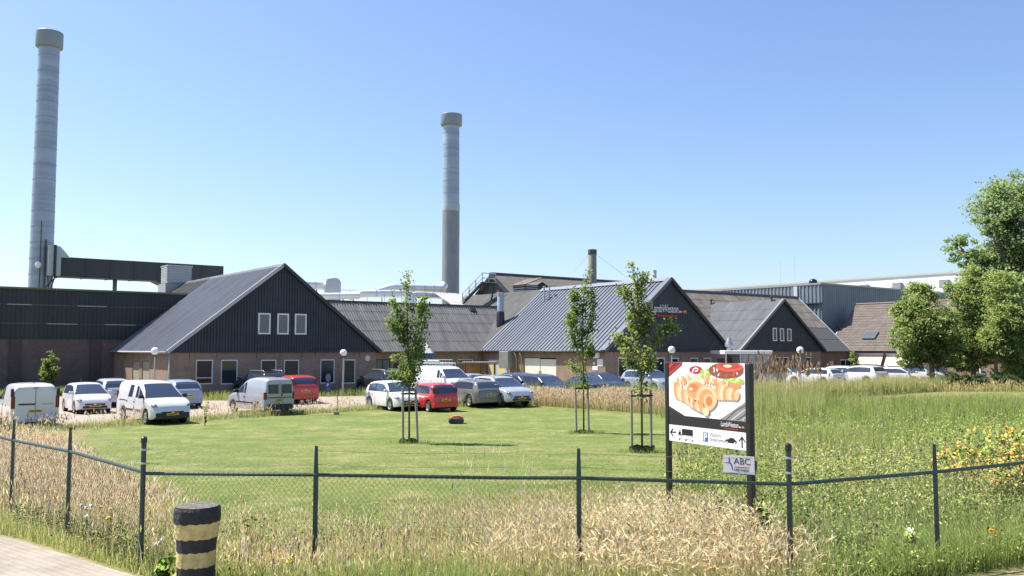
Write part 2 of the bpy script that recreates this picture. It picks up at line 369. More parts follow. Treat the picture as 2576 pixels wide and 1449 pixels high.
for sgn, m_ in ((-1, TRIM), (1, DTRIM)):
    ex = W / 2 + sgn * (W / 2 + ov); ez = EAVE - ov * rs; mb = MB(); nz_ = Vector((sgn * .618, 0, .786))
    a, b_ = Vector((ex, 0, ez)), Vector((W / 2, 0, RIDGE))
    q = [a + nz_ * .09, b_ + nz_ * .09, b_ - nz_ * .14, a - nz_ * .14]
    mb.rings([[(p.x, -.36, p.z) for p in q], [(p.x, -.2, p.z) for p in q]], True, True); mb.build('barge_board', m_, A)
# eave gutter on the side wall, white flashing where the newer roof ends
mb = MB(); mb.tube([(-ov - .05, -.25, EAVE - ov * rs - .02), (-ov - .05, 14.2, EAVE - ov * rs - .02)], .075, 8); mb.build('gutter', TRIM, A, True)
mb = MB(); mb.corr((-.1, 13.3, EAVE + .02), (0, .8, 0), (W / 2 + .1, 0, RIDGE - EAVE), 1, 0); mb.v = [(x, y, z + .075) for x, y, z in mb.v]; mb.v = [p for p in mb.v]
# keep only the upper 60 % of the strip
t0 = .5; mb = MB(); p0 = Vector((W / 2 * t0, 0, EAVE + (RIDGE - EAVE) * t0 + .08)); p1 = Vector((W / 2, 0, RIDGE + .08))
mb.add([(p0.x, 13.3, p0.z), (p0.x, 14.15, p0.z), (p1.x, 14.15, p1.z), (p1.x, 13.3, p1.z), (p0.x, 13.3, p0.z - .08), (p0.x, 14.15, p0.z - .08), (p1.x, 14.15, p1.z - .08), (p1.x, 13.3, p1.z - .08)], [(0, 1, 2, 3), (0, 4, 5, 1), (0, 3, 7, 4), (1, 5, 6, 2)])
mb.build('roof_light_strip', WHITE, A)
gutter_pipe(A, -.08, -.12, 2.75, TRIM)
xv = u_at(925, vA) - uA; MB().lathe([(.001, -.05), (.2, -.05), (.2, 0)], 16, (xv, 0, 2.4), 'y').build('round_vent', PIPE, A)
# ------------------------------------------------------------------ B: long dark clad hall at the left
vB = vA + 14.3; uB0 = -20.0
B = thing('factory_hall', 'long windowless hall with dark green sheet cladding above brown brick, at the left edge', 'building', UV(uB0, vB), TH)
LB = 16.8 + 9 - uB0; mb = MB(); wall(mb, 'x', 0, 0, LB, 0, 3.8); wall(mb, 'y', 0, 0, 16, 0, 3.8); wall(mb, 'x', 16, 0, LB, 0, 3.8); wall(mb, 'y', LB, 0, 16, 0, 3.8)
mb.build('wall', BRICKD, B)
for a in (u_at(40, vB) - uB0, u_at(241, vB) - uB0, u_at(8, vB) - uB0 - 9):
    MB().box(a - .35, a + .35, -.16, .0, 0, 3.8).build('pilaster', mat('dark pilaster brick', (.085, .065, .062), .85, noise=(4, .2)), B)
mb = MB(); zt = [3.8, 4.93, 6.3, 7.5]; nr = Vector((0, -1, 0))
for k in range(3):
    mb.corr((0, -.08 + .02 * k, zt[k] + .03), (LB, 0, 0), (0, 0, zt[k + 1] - zt[k] - .03), int(LB / .3), .035, prof=[(0, 0), (.12, 1), (.55, 1), (.67, 0)], nrm=nr)
mb.box(0, LB, 0, 16, 3.8, 7.42); mb.build('cladding', CLADG, B)
mb = MB()
for k in (1, 2): mb.box(0, LB, -.1, -.06, zt[k] - .015, zt[k] + .02)
rr = random.Random(3)
for k in (1, 2):
    x = 6
    while x < LB - 6:
        w_ = rr.uniform(.3, 2.5); mb.box(x, x + w_, -.128, -.1, zt[k] - .03, zt[k] + .025, 1 if rr.random() < .55 else 0); x += w_ + rr.uniform(.3, 2)
mb.build('panel_joint', [mat('joint', (.12, .12, .1), .6), mat('pale joint', (.42, .41, .36), .6)], B)
mb = MB(); mb.box(-.1, LB, -.2, -.04, 7.42, 7.56); mb.build('roof_edge', mat('green roof edge', (.1, .13, .06), .6), B)
mb = MB(); mb.box(0, LB, 0, 16, 7.43, 7.5); mb.build('roof', ROOFO, B)
# ------------------------------------------------------------------ C: low link building with fibre cement roof
vC = 66.8; uC0, uC1 = 31.6, 47.7; LC = uC1 - uC0; C0 = thing('link_building', 'low brick building with grey corrugated roof, between the two large gables', 'building', UV(uC0, vC), TH)
hC = [pixwin(vC, uC0, 1151, 1190, 903.5, 913), pixwin(vC, uC0, 946, 984, 903, 985), pixwin(vC, uC0, 990, 1012, 912, 985)]
hC = [hC[0], (hC[1][0], hC[1][1], .05, hC[1][3]), (hC[2][0], hC[2][1], .05, hC[2][3])]
mb = MB(); wall(mb, 'x', 0, 0, LC, 0, 3.1, hC); mb.build('wall', BRICK, C0)
window(C0, 'x', 0, hC[0], GREYGLASS)
DG = mat('greenish door glass', (.09, .14, .14), .1)
window(C0, 'x', 0, hC[1], DG, None, 1, fr=.09, frame=DARKSTEEL, name='door'); window(C0, 'x', 0, hC[2], BLIND, None, 0, fr=.09, frame=DARKSTEEL, name='door')
mb = MB(); mb.box(-.0, LC - .02, .15, 9, 0, 3.0); rC = 7.28
mb.corr((-7, -.35, 2.86), (LC + 13, 0, 0), (0, 4.6, rC - 2.86), int((LC + 13) / .26), .075, 5); mb.corr((-7, 8.8, 2.86), (LC + 13, 0, 0), (0, -4.55, rC - 2.86), int((LC + 13) / .2), .05, 1)
mb.build('roof', ROOFC, C0, True, 35)
mb = MB()
for k in range(int((LC + 13) / .2)): mb.box(-7 + k * .2 + .02, -7 + k * .2 + .16, 4.1, 4.4, rC + .0, rC + .1)
mb.tube([(-7, 4.25, rC + .04), (LC + 6, 4.25, rC + .04)], .09, 6); mb.build('ridge_cap', mat('dark ridge', (.05, .05, .048), .9), C0)
mb = MB(); mb.tube([(0, -.42, 2.84), (LC + .2, -.42, 2.84)], .07, 8); mb.build('gutter', mat('gutter grey', (.22, .21, .19), .6), C0, True)
gutter_pipe(C0, LC - .3, -.1, 2.8, PIPE)
for xp in (1029, 1187):
    uu = u_at(xp, vC + 3.9); v = MB().rbox(-.35, .35, -.25, .25, -.1, .12, .08).build('roof_vent', mat('vent black', (.012, .012, .013), .6), C0)
    v.location = (uu - uC0, 3.75, 6.86); v.rotation_euler = (R(43), 0, 0)
mb = MB(); x = u_at(1206.6, vC) - uC0; mb.tube([(x - 3.0, 3.9, 6.83), (x - .2, -.2, 3.08)], .02, 5); mb.build('lightning_rod', mat('pale cable', (.5, .5, .48), .6), C0)
# ------------------------------------------------------------------ D: gable with the company lettering
uD, vD = 47.7, 50.1; D = thing('gabled_building', 'brick building with black gable carrying white script lettering and a blue grey metal roof', 'building', UV(uD, vD), TH)
LD = 26.0; v1 = 16.7
hf = [pixwin(vD, uD, *q) for q in ((1554, 1578, 899.5, 949), (1648, 1672, 899.5, 949), (1688, 1707, 900, 950), (1735, 1755, 900, 950), (1769, 1788, 900, 950))]
mb = MB(); wall(mb, 'x', 0, 0, W, 0, 3.06, hf)
for xp in (1543, 1590, 1630, 1680, 1722, 1762, 1800):
    a = u_at(xp, vD) - uD; mb.box(a - .02, a + .02, -.006, .02, 2.4, 3.05, 1)
hs = [pixwin_side(uD, vD, *q) for q in ((1319, 1398.5, 900, 953), (1228.5, 1283, 905, 953))]
hs = [(a, b, .02, z1) for a, b, z0, z1 in hs]
wall(mb, 'y', 0, 0, v1 + .1, 0, 3.06, hs); wall(mb, 'y', 0, v1 + .1, LD, 0, 3.06); wall(mb, 'y', W, 0, LD, 0, 3.06); wall(mb, 'x', LD, 0, W, 0, 3.06)
mb.poly([(0, LD, 3.06), (W, LD, 3.06), (W / 2, LD, RIDGE - .1)])
mb.build('wall', [BRICK, DTRIM], D)
for i, h in enumerate(hf): window(D, 'x', 0, h, GLASS if i != 4 else mat('brown shutter', (.2, .1, .07), .5), None, head=True, fr=.09)
h = hs[0]; half = (h[0] + h[1]) / 2; CREAM = mat('cream steel door', (.78, .75, .66), .5, noise=(2, .05))
for a, b_, dz in ((h[0], half - .02, -.06), (half + .02, h[1], 0)):
    dd = MB().box(.03, .08, a + .02, b_ - .02, .02, h[3] - .05 + dz).build('double_door', CREAM, D)
    MB().box(-.0, .03, half + (-.14 if b_ < half else .1), half + (-.1 if b_ < half else .14), .95, 1.2).build('handle', DARKSTEEL, dd)
h = hs[1]; mb = MB(); mb.box(.03, .09, h[0], h[1], .02, h[3]); n = 8
for k in range(n):   # yellow and blue slanted panels
    a = h[0] + (h[1] - h[0]) * k / n; b_ = h[0] + (h[1] - h[0]) * (k + 1) / n
    mb.add([(.022, a, .1), (.022, b_, .1), (.022, b_ + .3, h[3] - .15), (.022, a + .3, h[3] - .15)], [(0, 1, 2, 3)], 1 + (k % 3 == 1))
mb.build('striped_gate', [FRAME, mat('yellow gate', (.72, .55, .22), .5), mat('pale blue gate', (.42, .5, .6), .5)], D)
mb = MB(); gable_clad(mb, -.32, W + .32, 2.87, RIDGE - .05, -.09, .24, .02); mb.box(-.3, W + .3, -.13, -.02, 2.83, 2.9); mb.build('gable_cladding', CLAD, D)
# roof: standing seam metal at the front, old dark sheets behind
mb = MB(); seam = [(0, 0), (.04, 1), (.34, 1), (.42, 0)]
for sgn in (-1, 1):
    ex = W / 2 + sgn * (W / 2 + ov); ez = EAVE - ov * rs
    for (y0, y1, mi, pt, pr, dp) in ((-.3, v1, 0, .46, seam, .075), (v1, LD + 4, 1, .24, None, .03)):
        mb.corr((ex, y0, ez), (0, y1 - y0, 0), (W / 2 - ex, 0, RIDGE - ez), int((y1 - y0) / pt), dp, prof=pr, mi=mi)
        mb.corr((ex, y0, ez - .1), (0, y1 - y0, 0), (W / 2 - ex, 0, RIDGE - ez), 1, 0, mi=1)
mb.build('roof', [ROOFD, ROOFO], D, False)
mb = MB()
for sgn in (-1, 1): mb.add([(W / 2, -.32, RIDGE + .17), (W / 2, v1, RIDGE + .17), (W / 2 + sgn * .4, v1, RIDGE - .4 * rs + .17), (W / 2 + sgn * .4, -.32, RIDGE - .4 * rs + .17)], [(0, 1, 2, 3)])
mb.build('ridge_cap', mat('ridge blue grey', (.17, .195, .24), .45), D)
for sgn, m_, wd in ((-1, ROOFD, .5), (1, DTRIM, .2)):
    ex = W / 2 + sgn * (W / 2 + ov); ez = EAVE - ov * rs; mb = MB(); nz_ = Vector((sgn * .618, 0, .786)); a, b_ = Vector((ex, 0, ez)), Vector((W / 2, 0, RIDGE))
    q = [a + nz_ * .15, b_ + nz_ * .15, b_ - nz_ * .12, a - nz_ * .12]
    mb.rings([[(p.x, -.36, p.z) for p in q], [(p.x, -.36 + wd, p.z) for p in q]], True, True); mb.build('barge_board', m_, D)
mb = MB(); mb.tube([(-ov - .05, -.25, EAVE - ov * rs - .02), (-ov - .05, v1, EAVE - ov * rs - .02)], .08, 8); mb.build('gutter', DTRIM, D, True)
for xp in (1302, 1315):
    a = v_at(xp, uD) - vD; MB().tube([(-.12, a, 0), (-.12, a, 2.3), (-.35, a, 2.75)], .06, 8).build('downpipe', mat('yellowish pipe', (.45, .4, .27), .6), D, True)
a0_, a1_ = v_at(1294, uD) - vD, v_at(1281, uD) - vD
mb = MB(); mb.rbox(-.75, 0, a0_, a1_ + .55, 1.35, 2.85, .03); mb.build('ventilation_box', PIPE, D)
a = v_at(1502, uD) - vD; MB().rbox(-.22, 0, a - .3, a + .3, 2.35, 2.85, .04).build('wall_lamp', WHITE, D)
SIGNW = mat('notice white', (.82, .82, .82), .5)
for (xa, xb, ya, yb) in ((1502, 1516, 893 + 10, 913 + 8), (1490, 1503, 921, 931)):
    h = pixwin_side(uD, vD, xa, xb, ya, yb); MB().box(-.03, -.003, h[0], h[1], h[2], h[3]).build('notice_board', SIGNW, D)
h = pixwin_side(uD, vD, 1490, 1494, 909, 914); MB().lathe([(.001, -.03), (.11, -.03), (.11, 0)], 14, (0, h[0], h[2]), 'x').build('round_notice', SIGNW, D)
# small stubs on the metal roof
for xp, yy in ((1360, 9), (1340, 9.6)):
    pass
# lettering on the gable
LET = mat('pale lettering', (.62, .64, .64), .5); RED = mat('sign red', (.6, .05, .02), .5); ORG = mat('sign orange', (.75, .28, .03), .5)
def logo(par, x, y, z, width, big=True, e=.03):
    s = width / 6.05
    text('LambWeston', 'lettering', par, (x, y, z), 1.35 * s, LET if big else SIGNW, shear=.12, ext=e * s, sx=.62)
    mb = MB()
    for k, (cx, mi) in enumerate(((4.92, 0), (5.3, 1), (5.75, 2))):
        r = (.2, .24, .27)[k] * s; pts = [(x + cx * s + r * math.cos(t), z + r * 1.35 * math.sin(t)) for t in [PI * j / 10 for j in range(11)]]
        mb.rings([[(p[0], y - e * s, p[1]) for p in pts], [(p[0], y + e * s, p[1]) for p in pts]], True, True, mi=mi)
        mb.ball((x + cx * s, y - e * s, z + r * .3), (r * .35, .02 * s, r * .35), 8, 5, mi=3)
    mb.build('logo_mark', [LET if big else SIGNW, RED, ORG, CLAD], par)
    text('SEEING POSSIBILITIES IN POTATOES', 'tagline', par, (x + 1.0 * s, y, z - .5 * s), .32 * s, RED, ext=e * s * .7, sx=.66, off=.008 * s)
x0 = u_at(1634, vD) - uD; x1_ = u_at(1723, vD) - uD; zz = z_at(785, UV(uD + x0, vD).y)
logo(D, x0, -.2, zz, x1_ - x0)
# ------------------------------------------------------------------ E: small gable at the right
uE, vE, WE = 64.3, 50.1, 12.7; E = thing('gabled_building', 'smaller brick building with black gable and three narrow upper windows, right of the lettered gable', 'building', UV(uE, vE), TH)
rE = 3.12 + 4.62; rsE = 4.62 / (WE / 2)
hE = [pixwin(vE, uE, *q) for q in ((1950, 1960, 898, 950), (1967, 1982, 898, 950), (2003, 2013, 898, 950), (2025, 2039.5, 898, 950))]
mb = MB(); wall(mb, 'x', 0, 0, WE, 0, 3.06, hE); wall(mb, 'y', 0, 0, 4, 0, 3.06); wall(mb, 'y', WE, 0, 4, 0, 3.06)
for xp in (1886, 1920, 1943, 1995, 2048):
    a = u_at(xp, vE) - uE; mb.box(a - .02, a + .02, -.006, .02, 2.4, 3.05, 1)
mb.build('wall', [BRICK, DTRIM], E)
for h in hE: window(E, 'x', 0, h, GLASS, fr=.09, head=True)
mb = MB(); gable_clad(mb, -.25, WE + .25, 2.87, rE - .05, -.09, .24, .02); mb.box(-.25, WE + .25, -.13, -.02, 2.83, 2.9); mb.build('gable_cladding', CLAD, E)
for q in ((1940, 1950, 825, 858), (1958, 1968, 826, 858.5), (1976, 1986.5, 827, 858.5)): window(E, 'x', -.2, pixwin(vE, uE, *q), mat('louvre grey', (.13, .12, .12), .5), fr=.1)
mb = MB()
for sgn in (-1, 1):
    ex = WE / 2 + sgn * (WE / 2 + .4); ez = 3.12 - .4 * rsE
    mb.corr((ex, -.28, ez), (0, 10.5, 0), (WE / 2 - ex, 0, rE - ez), 52, .035, 5); mb.corr((ex, -.28, ez - .1), (0, 10.5, 0), (WE / 2 - ex, 0, rE - ez), 1, 0)
mb.build('roof', mat('grey sheet roof', (.105, .11, .122), .8, noise=(.9, .3, (.4, 2, .4))), E, True, 35)
for sgn, m_ in ((-1, mat('grey verge', (.2, .2, .21), .6)), (1, DTRIM)):
    ex = WE / 2 + sgn * (WE / 2 + .4); ez = 3.12 - .4 * rsE; mb = MB(); nz_ = Vector((sgn * .588, 0, .809)); a, b_ = Vector((ex, 0, ez)), Vector((WE / 2, 0, rE))
    q = [a + nz_ * .1, b_ + nz_ * .1, b_ - nz_ * .14, a - nz_ * .14]
    mb.rings([[(p.x, -.36, p.z) for p in q], [(p.x, -.16, p.z) for p in q]], True, True); mb.build('barge_board', m_, E)
for y_ in (.9, 8.2): v = MB().lathe([(.08, -.1), (.08, .25), (.16, .27), (.16, .36), (.03, .4)], 10, (WE / 2 - .25, y_, rE)).build('roof_vent', DARKSTEEL, E)
# ------------------------------------------------------------------ G: long brown roofed building behind
uG0, uG1, vG = 62.55, 87.2, 53.6; LG = uG1 - uG0; G = thing('long_building', 'long brick building with brown and dark grey sheet roof, behind the smaller gable', 'building', UV(uG0, vG), TH)
hG = [(pixwin(vG, uG0, 2111, 2139, 904, 955)), (pixwin(vG, uG0, 2084, 2098, 906, 955))]
mb = MB(); wall(mb, 'x', 0, 0, LG, 0, 3.05, hG); wall(mb, 'y', LG, 0, 12, 0, 3.05); wall(mb, 'y', 0, 0, 12, 0, 3.05)
mb.add([(0, -.2, 3.0), (0, 6.2, 8.9), (0, 12.6, 3.0)], [(0, 1, 2)]); mb.add([(LG, 0, 3.0), (LG, 6.2, 8.8), (LG, 12.4, 3.0)], [(0, 1, 2)])
mb.build('wall', BRICKD, G)
window(G, 'x', 0, hG[0], GLASS, None, 1, fr=.1, name='door'); window(G, 'x', 0, hG[1], GLASS, None, 0, fr=.08, frame=DARKSTEEL, name='door')
mb = MB(); z0, z1_ = 2.8, 8.95; t_ = .42
p0, p1 = Vector((0, -.4, z0)), Vector((0, 6.2, z1_)); pm = p0.lerp(p1, t_)
mb.corr(p0, (LG + .3, 0, 0), pm - p0, int(LG / .24), .025, 2, mi=1); mb.corr(pm, (LG + .3, 0, 0), p1 - pm, int(LG / .24), .03, 4, mi=0)
mb.corr((0, 12.8, z0), (LG + .3, 0, 0), (0, -6.6, z1_ - z0), int(LG / .24), .03, 1, mi=0); mb.corr((0, -.4, z0 - .1), (LG + .3, 0, 0), (0, 6.6, z1_ - z0), 1, 0, mi=1)
mb.build('roof', [ROOFB, ROOFG], G, True, 35)
mb = MB(); mb.tube([(0, 6.2, z1_ + .05), (LG + .3, 6.2, z1_ + .05)], .12, 6); mb.build('ridge_cap', mat('brown ridge', (.15, .13, .11), .9), G)
mb = MB(); mb.tube([(LG + .3, -.4, z0 + .03), (LG + .3, 6.2, z1_ + .05)], .07, 6); mb.build('verge_trim', PIPE, G)
for xp, tt in ((1822, .42), (2003, .42)):
    uu = u_at(xp, vG + 2.4); v = MB().rbox(-.3, .3, -.25, .25, -.1, .22, .08).build('roof_vent', mat('vent black', (.012, .012, .013), .6), G); p = p0.lerp(p1, tt)
    v.location = (uu - uG0, p.y, p.z + .1); v.rotation_euler = (R(43), 0, 0)
# ------------------------------------------------------------------ F: raised roof behind the lettered building, L: pale roof, K: flat roof hall
uF0, uF1, vF = 58.2, 84.0, 75.0; Fb = thing('raised_hall', 'dark raised hall whose corrugated roof stands up beside the roof stairs', 'building', UV(uF0, vF), TH)
mb = MB(); mb.box(.5, uF1 - uF0 - .3, .5, 11, 0, 8.2); mb.add([(.5, .5, 8.2), (.5, 4.6, 11.35), (.5, 9, 8.2)], [(0, 1, 2)]); mb.build('wall', mat('dark timber wall', (.035, .033, .032), .7), Fb)
mb = MB(); mb.corr((-.1, -.5, 8.0), (uF1 - uF0, 0, 0), (0, 5.1, 3.6), 106, .04, 3); mb.corr((-.1, 9.6, 8.0), (uF1 - uF0, 0, 0), (0, -5.0, 3.6), 106, .04); mb.corr((-.1, -.5, 7.85), (uF1 - uF0, 0, 0), (0, 5.1, 3.6), 1, 0)
mb.build('roof', mat('brown grey roof', (.15, .135, .115), .9, noise=(1.2, .25)), Fb, True, 35)
mb = MB(); nz_ = Vector((0, -.577, .817)); a, b_ = Vector((0, -.6, 7.95)), Vector((0, 4.6, 11.62)); q = [a + nz_ * .1, b_ + nz_ * .1, b_ - nz_ * .3, a - nz_ * .3]
mb.rings([[(-.22, p.y, p.z) for p in q], [(-.05, p.y, p.z) for p in q]], True, True); mb.build('barge_board', DTRIM, Fb)
mb = MB(); mb.box(-.1, uF1 - uF0 - .5, 4.35, 4.85, 11.56, 11.7); mb.build('ridge_cap', mat('grey ridge', (.17, .16, .15), .9), Fb)
K = thing('flat_roof_hall', 'flat roofed factory hall under the silver roof ducts', 'building', UV(20, 77), TH)
MB().box(0, 37, 0, 34, 0, 6.2).build('wall', CLADG, K); MB().box(-.1, 37, -.1, 34.1, 6.2, 6.35).build('roof', mat('roof felt', (.3, .3, .29), .9, noise=(.6, .2)), K)
Lb = thing('pale_roof_building', 'low building with pale ribbed roof under the roof stairs', 'building', UV(52, 76.5), TH)
mb = MB(); mb.corr((0, 0, 7.0), (9.5, 0, 0), (0, 5.2, 2.2), 22, .07, 2, prof=seam); mb.build('roof', mat('pale ribbed roof', (.5, .48, .44), .6, noise=(1, .15)), Lb)
MB().box(0.1, 9.4, .15, 5.2, 6.2, 6.95).build('wall', CLADG, Lb)
# ------------------------------------------------------------------ H: grey sheet hall, J: white hall, I: brown tiled wing
uH, vH = 89.4, 58.0; H = thing('sheet_clad_hall', 'grey blue hall of vertical ribbed sheets with a dark dome on its roof corner', 'building', UV(uH, vH), TH)
zH = z_at(713, UV(uH, vH).y); mb = MB(); mb.box(.05, 40, .05, 22, 0, zH - .15); rib = [(0, 0), (.12, 1), (.5, 1), (.62, 0)]
mb.corr((0, 22, 0), (0, -22, 0), (0, 0, zH - 2.3), 44, .09, prof=rib, nrm=Vector((-1, 0, 0))); mb.corr((-.12, 22, zH - 2.25), (0, -22.15, 0), (0, 0, 2.15), 44, .09, prof=rib, nrm=Vector((-1, 0, 0)))
mb.corr((0, 0, 0), (40, 0, 0), (0, 0, zH - .1), 90, .05, prof=rib, nrm=Vector((0, -1, 0))); mb.build('cladding', CLADH, H)
mb = MB(); mb.box(-.25, 40.1, -.15, 22, zH - .12, zH + .08); mb.build('roof_edge', mat('roof edge grey', (.3, .33, .36), .5), H)
for a in (3.2, 14.5, 19.8): MB().box(-.34, -.2, a - .25, a + .25, zH - 2.3, zH - .2).build('downpipe', mat('downpipe pale', (.55, .57, .6), .5), H)
MB().box(-.3, -.05, -.2, 22, zH - 2.34, zH - 2.2).build('ledge', DTRIM, H)
p = at(2056, 708, 102); dome = MB(); dome.lathe([(.42, 0), (.5, .02), (.5, .22), (.44, .42), (.3, .56), (.12, .63), (.01, .64)], 18); o = dome.build('roof_cowl', mat('black gloss dome', (.015, .016, .018), .2), H, True, 40)
o.location = (.9, 1.6, zH + .05)
for xx, hh in ((.3, 0), (1.2, 12)): pass
for xp, yt, yy in ((1964, 655, 3), (2000, 641, 1.5)):
    base = at(xp, 716, 108); o = thing('antenna_mast', 'thin whip antenna above the grey hall, %s of the pair' % ('shorter' if xp < 1980 else 'taller'), 'antenna', (base.x, base.y, zH), 0, 'whip antennas on the grey hall')
    MB().tube([(0, 0, -1.5), (0, 0, z_at(yt, 108) - zH)], [.02, .008], 5).build('rod', PIPE, o)
uJ = 143.0; J = thing('white_warehouse', 'long white warehouse rising behind the grey hall and the trees', 'building', UV(uJ, 40), TH)
zJ = z_at(694, UV(uJ, 78).y); MB().box(0, 60, 0, 110, 0, zJ - .2).build('wall', WALLW, J); MB().box(-.15, 60, -.15, 110, zJ - .2, zJ + .1).build('roof_edge', mat('beige edge', (.5, .48, .42), .6), J)
for xp in (2251, 2404):
    a = v_at(xp, uJ) - 40; MB().box(-.5, -.05, a - .35, a + .35, 0, zJ - 1.9).build('downpipe', PIPE, J)
for xp in (2180, 2264, 2383):
    a = v_at(xp, uJ) - 40; MB().box(-.9, -.05, a - .7, a + .7, zJ - 2.5, zJ - 1.2).build('flood_light', mat('lamp grey', (.3, .31, .33), .5), J)
uI, vI0, vI1 = 88.0, 38.0, 56.4; I = thing('tiled_wing', 'low wing with brown tiled roof and two salmon awnings, beside the parking', 'building', UV(uI, vI0), TH)
LI = vI1 - vI0; hI = [(7.6, 11.0, .8, 2.4), (12.6, 15.4, .8, 2.4)]
mb = MB(); wall(mb, 'y', 0, 0, LI, 0, 3.05, hI); hI2 = [(1.2, 4.5, .7, 2.6)]; wall(mb, 'x', 0, 0, 12, 0, 3.05, hI2); mb.poly([(0, 0, 3.05), (12, 0, 3.05), (6, 0, 8)]); wall(mb, 'y', 12, 0, LI, 0, 3.05)
mb.build('wall', BRICK, I)
for h in hI: window(I, 'y', 0, h, GLASS, None, 1)
window(I, 'x', 0, hI2[0], GLASS, None, 2, fr=.12)
TILE = brick_mat('brown roof tiles', (.16, .13, .112), (.132, .108, .095), (.07, .06, .052), 1.0, .2, .3, .34)
mb = MB(); courses = 18; e0, e1 = Vector((-.4, -.3, 2.82)), Vector((6, -.3, 8.2))
for sgn in (0, 1):
    a, b_ = (e0, e1) if not sgn else (Vector((12.4, -.3, 2.82)), Vector((6, -.3, 8.2)))
    mb.corr(a, (0, LI + .3, 0), b_ - a, int((LI + .3) / .32), .04, courses, lap=.035)
mb.build('roof', TILE, I, True, 35)
mb = MB(); mb.tube([(6, -.3, 8.25), (6, LI, 8.25)], .13, 8); mb.build('ridge_cap', mat('tile ridge', (.2, .15, .12), .85), I)
mb = MB(); mb.tube([(-.45, LI, 2.86), (2.0, LI, 4.95)], .1, 6); mb.build('valley_trim', mat('lead valley', (.6, .62, .64), .5), I)
o = MB().box(-.6, .6, -.75, .75, 0, .1).build('skylight', mat('skylight glass', (.1, .12, .13), .15), I); k_ = .36; q = e0.lerp(e1, .3); v_ = v_at(2189, uI + q.x) - vI0
o.location = (q.x - .05, v_, q.z + .1); o.rotation_euler = (0, -math.atan2(8.2 - 2.82, 6.4), 0)
AWN = mat('salmon awning cloth', (.85, .55, .42), .8, noise=(.8, .15)); AWN2 = mat('pale awning cloth', (.85, .72, .64), .8, noise=(.8, .1))
for (xa, xb), m_ in (((2160, 2220), AWN), ((2229, 2289), AWN2)):
    a, b_ = sorted((v_at(xa, uI) - vI0, v_at(xb, uI) - vI0)); mb = MB(); top = 2.45; n = 6
    for k in range(n):
        t0, t1 = k / n, (k + 1) / n
        mb.add([(-.05 - .75 * t0, a, top - 1.3 * t0), (-.05 - .75 * t0, b_, top - 1.3 * t0), (-.05 - .75 * t1, b_, top - 1.3 * t1), (-.05 - .75 * t1, a, top - 1.3 * t1)], [(0, 1, 2, 3)])
    o = mb.build('awning', m_, I); MB().box(-.2, -.003, a - .05, b_ + .05, top, top + .16).build('awning_box', FRAME, o); MB().box(-.84, -.78, a, b_, top - 1.38, top - 1.28).build('front_bar', FRAME, o)
# ------------------------------------------------------------------ smoke stacks
def stack(label, xb, xt, wb, wt, ytop, Y, capw, caph, two=None):
    pt = at(xt, ytop, Y); pb = at(xb, 760, Y); k = (pt.x - pb.x) / (pt.z - pb.z); Hh = pt.z
    o = thing('smoke_stack', label, 'chimney', (pb.x - k * pb.z, Y, 0)); o.rotation_euler = (0, 0, 0)
    px = Y / F; rb, rt = wb * px / 2, wt * px / 2; ch = caph * px
    prof = []; z = 0; n = 26
    zs = two and z_at(two, Y)
    prof = [(rb, 0), (rt, Hh - ch * .6)]
    if two:
        MB().lathe([(rb, 0), (rb, zs)], 36).build('lower_shaft', STEELD, o, True, 40); MB().lathe([(rb * .97, zs), (rt, Hh - ch * .6)], 36).build('shaft', STEEL, o, True, 40)
        MB().lathe([(rb * 1.02, zs - 1.0), (rb * 1.03, zs - .9), (rb * 1.03, zs - .1), (rb * 1.02, zs)], 36).build('collar', mat('collar steel', (.42, .46, .47), .45, .3), o, True, 40)
    else: MB().lathe(prof, 36).build('shaft', STEEL, o, True, 40)
    z = 6.0
    while z < Hh - ch * 1.2:
        r = rb + (rt - rb) * z / Hh
        if two and z > zs: r = rb * .97 + (rt - rb * .97) * (z - zs) / (Hh - zs)
        MB().lathe([(r - .02, z - .05), (r + .022, z - .045), (r + .022, z + .045), (r - .02, z + .05)], 36).build('seam_ring', mat('ring steel', (.3, .33, .37), .5, .4), o, True, 40); z += 1.75
    rc = capw * px / 2
    MB().lathe([(rt * .98, Hh - ch - .12), (rc * .97, Hh - ch), (rc, Hh - ch + .08), (rc, Hh - .05), (rc * .97, Hh), (rt * .8, Hh), (rt * .8, Hh - .5)], 36).build('rim_cap', mat('cap steel', (.25, .29, .33), .5, .2), o, True, 35)
    return o, Hh
S1, h1 = stack('taller pale steel smoke stack at the left, with a flue duct joining its base', 97.5, 114, 58, 49, 82, 96, 64, 40)
S2, h2 = stack('steel smoke stack with a darker lower half, behind the silver roof ducts', 1131.5, 1129, 44, 41, 289, 124, 55, 28, 512)
mb = MB(); mb.tube([(.55, -1.26, 8.5), (.55, -1.26, 17)], .05, 6); mb.tube([(1.0, -1.05, 9), (1.0, -1.05, 15)], .09, 6); mb.build('conduit', DARKSTEEL, S1)
MB().ball((.35, -1.25, 12.2), (.36, .14, .4), 14, 8).build('inspection_dome', ALU, S1, True)
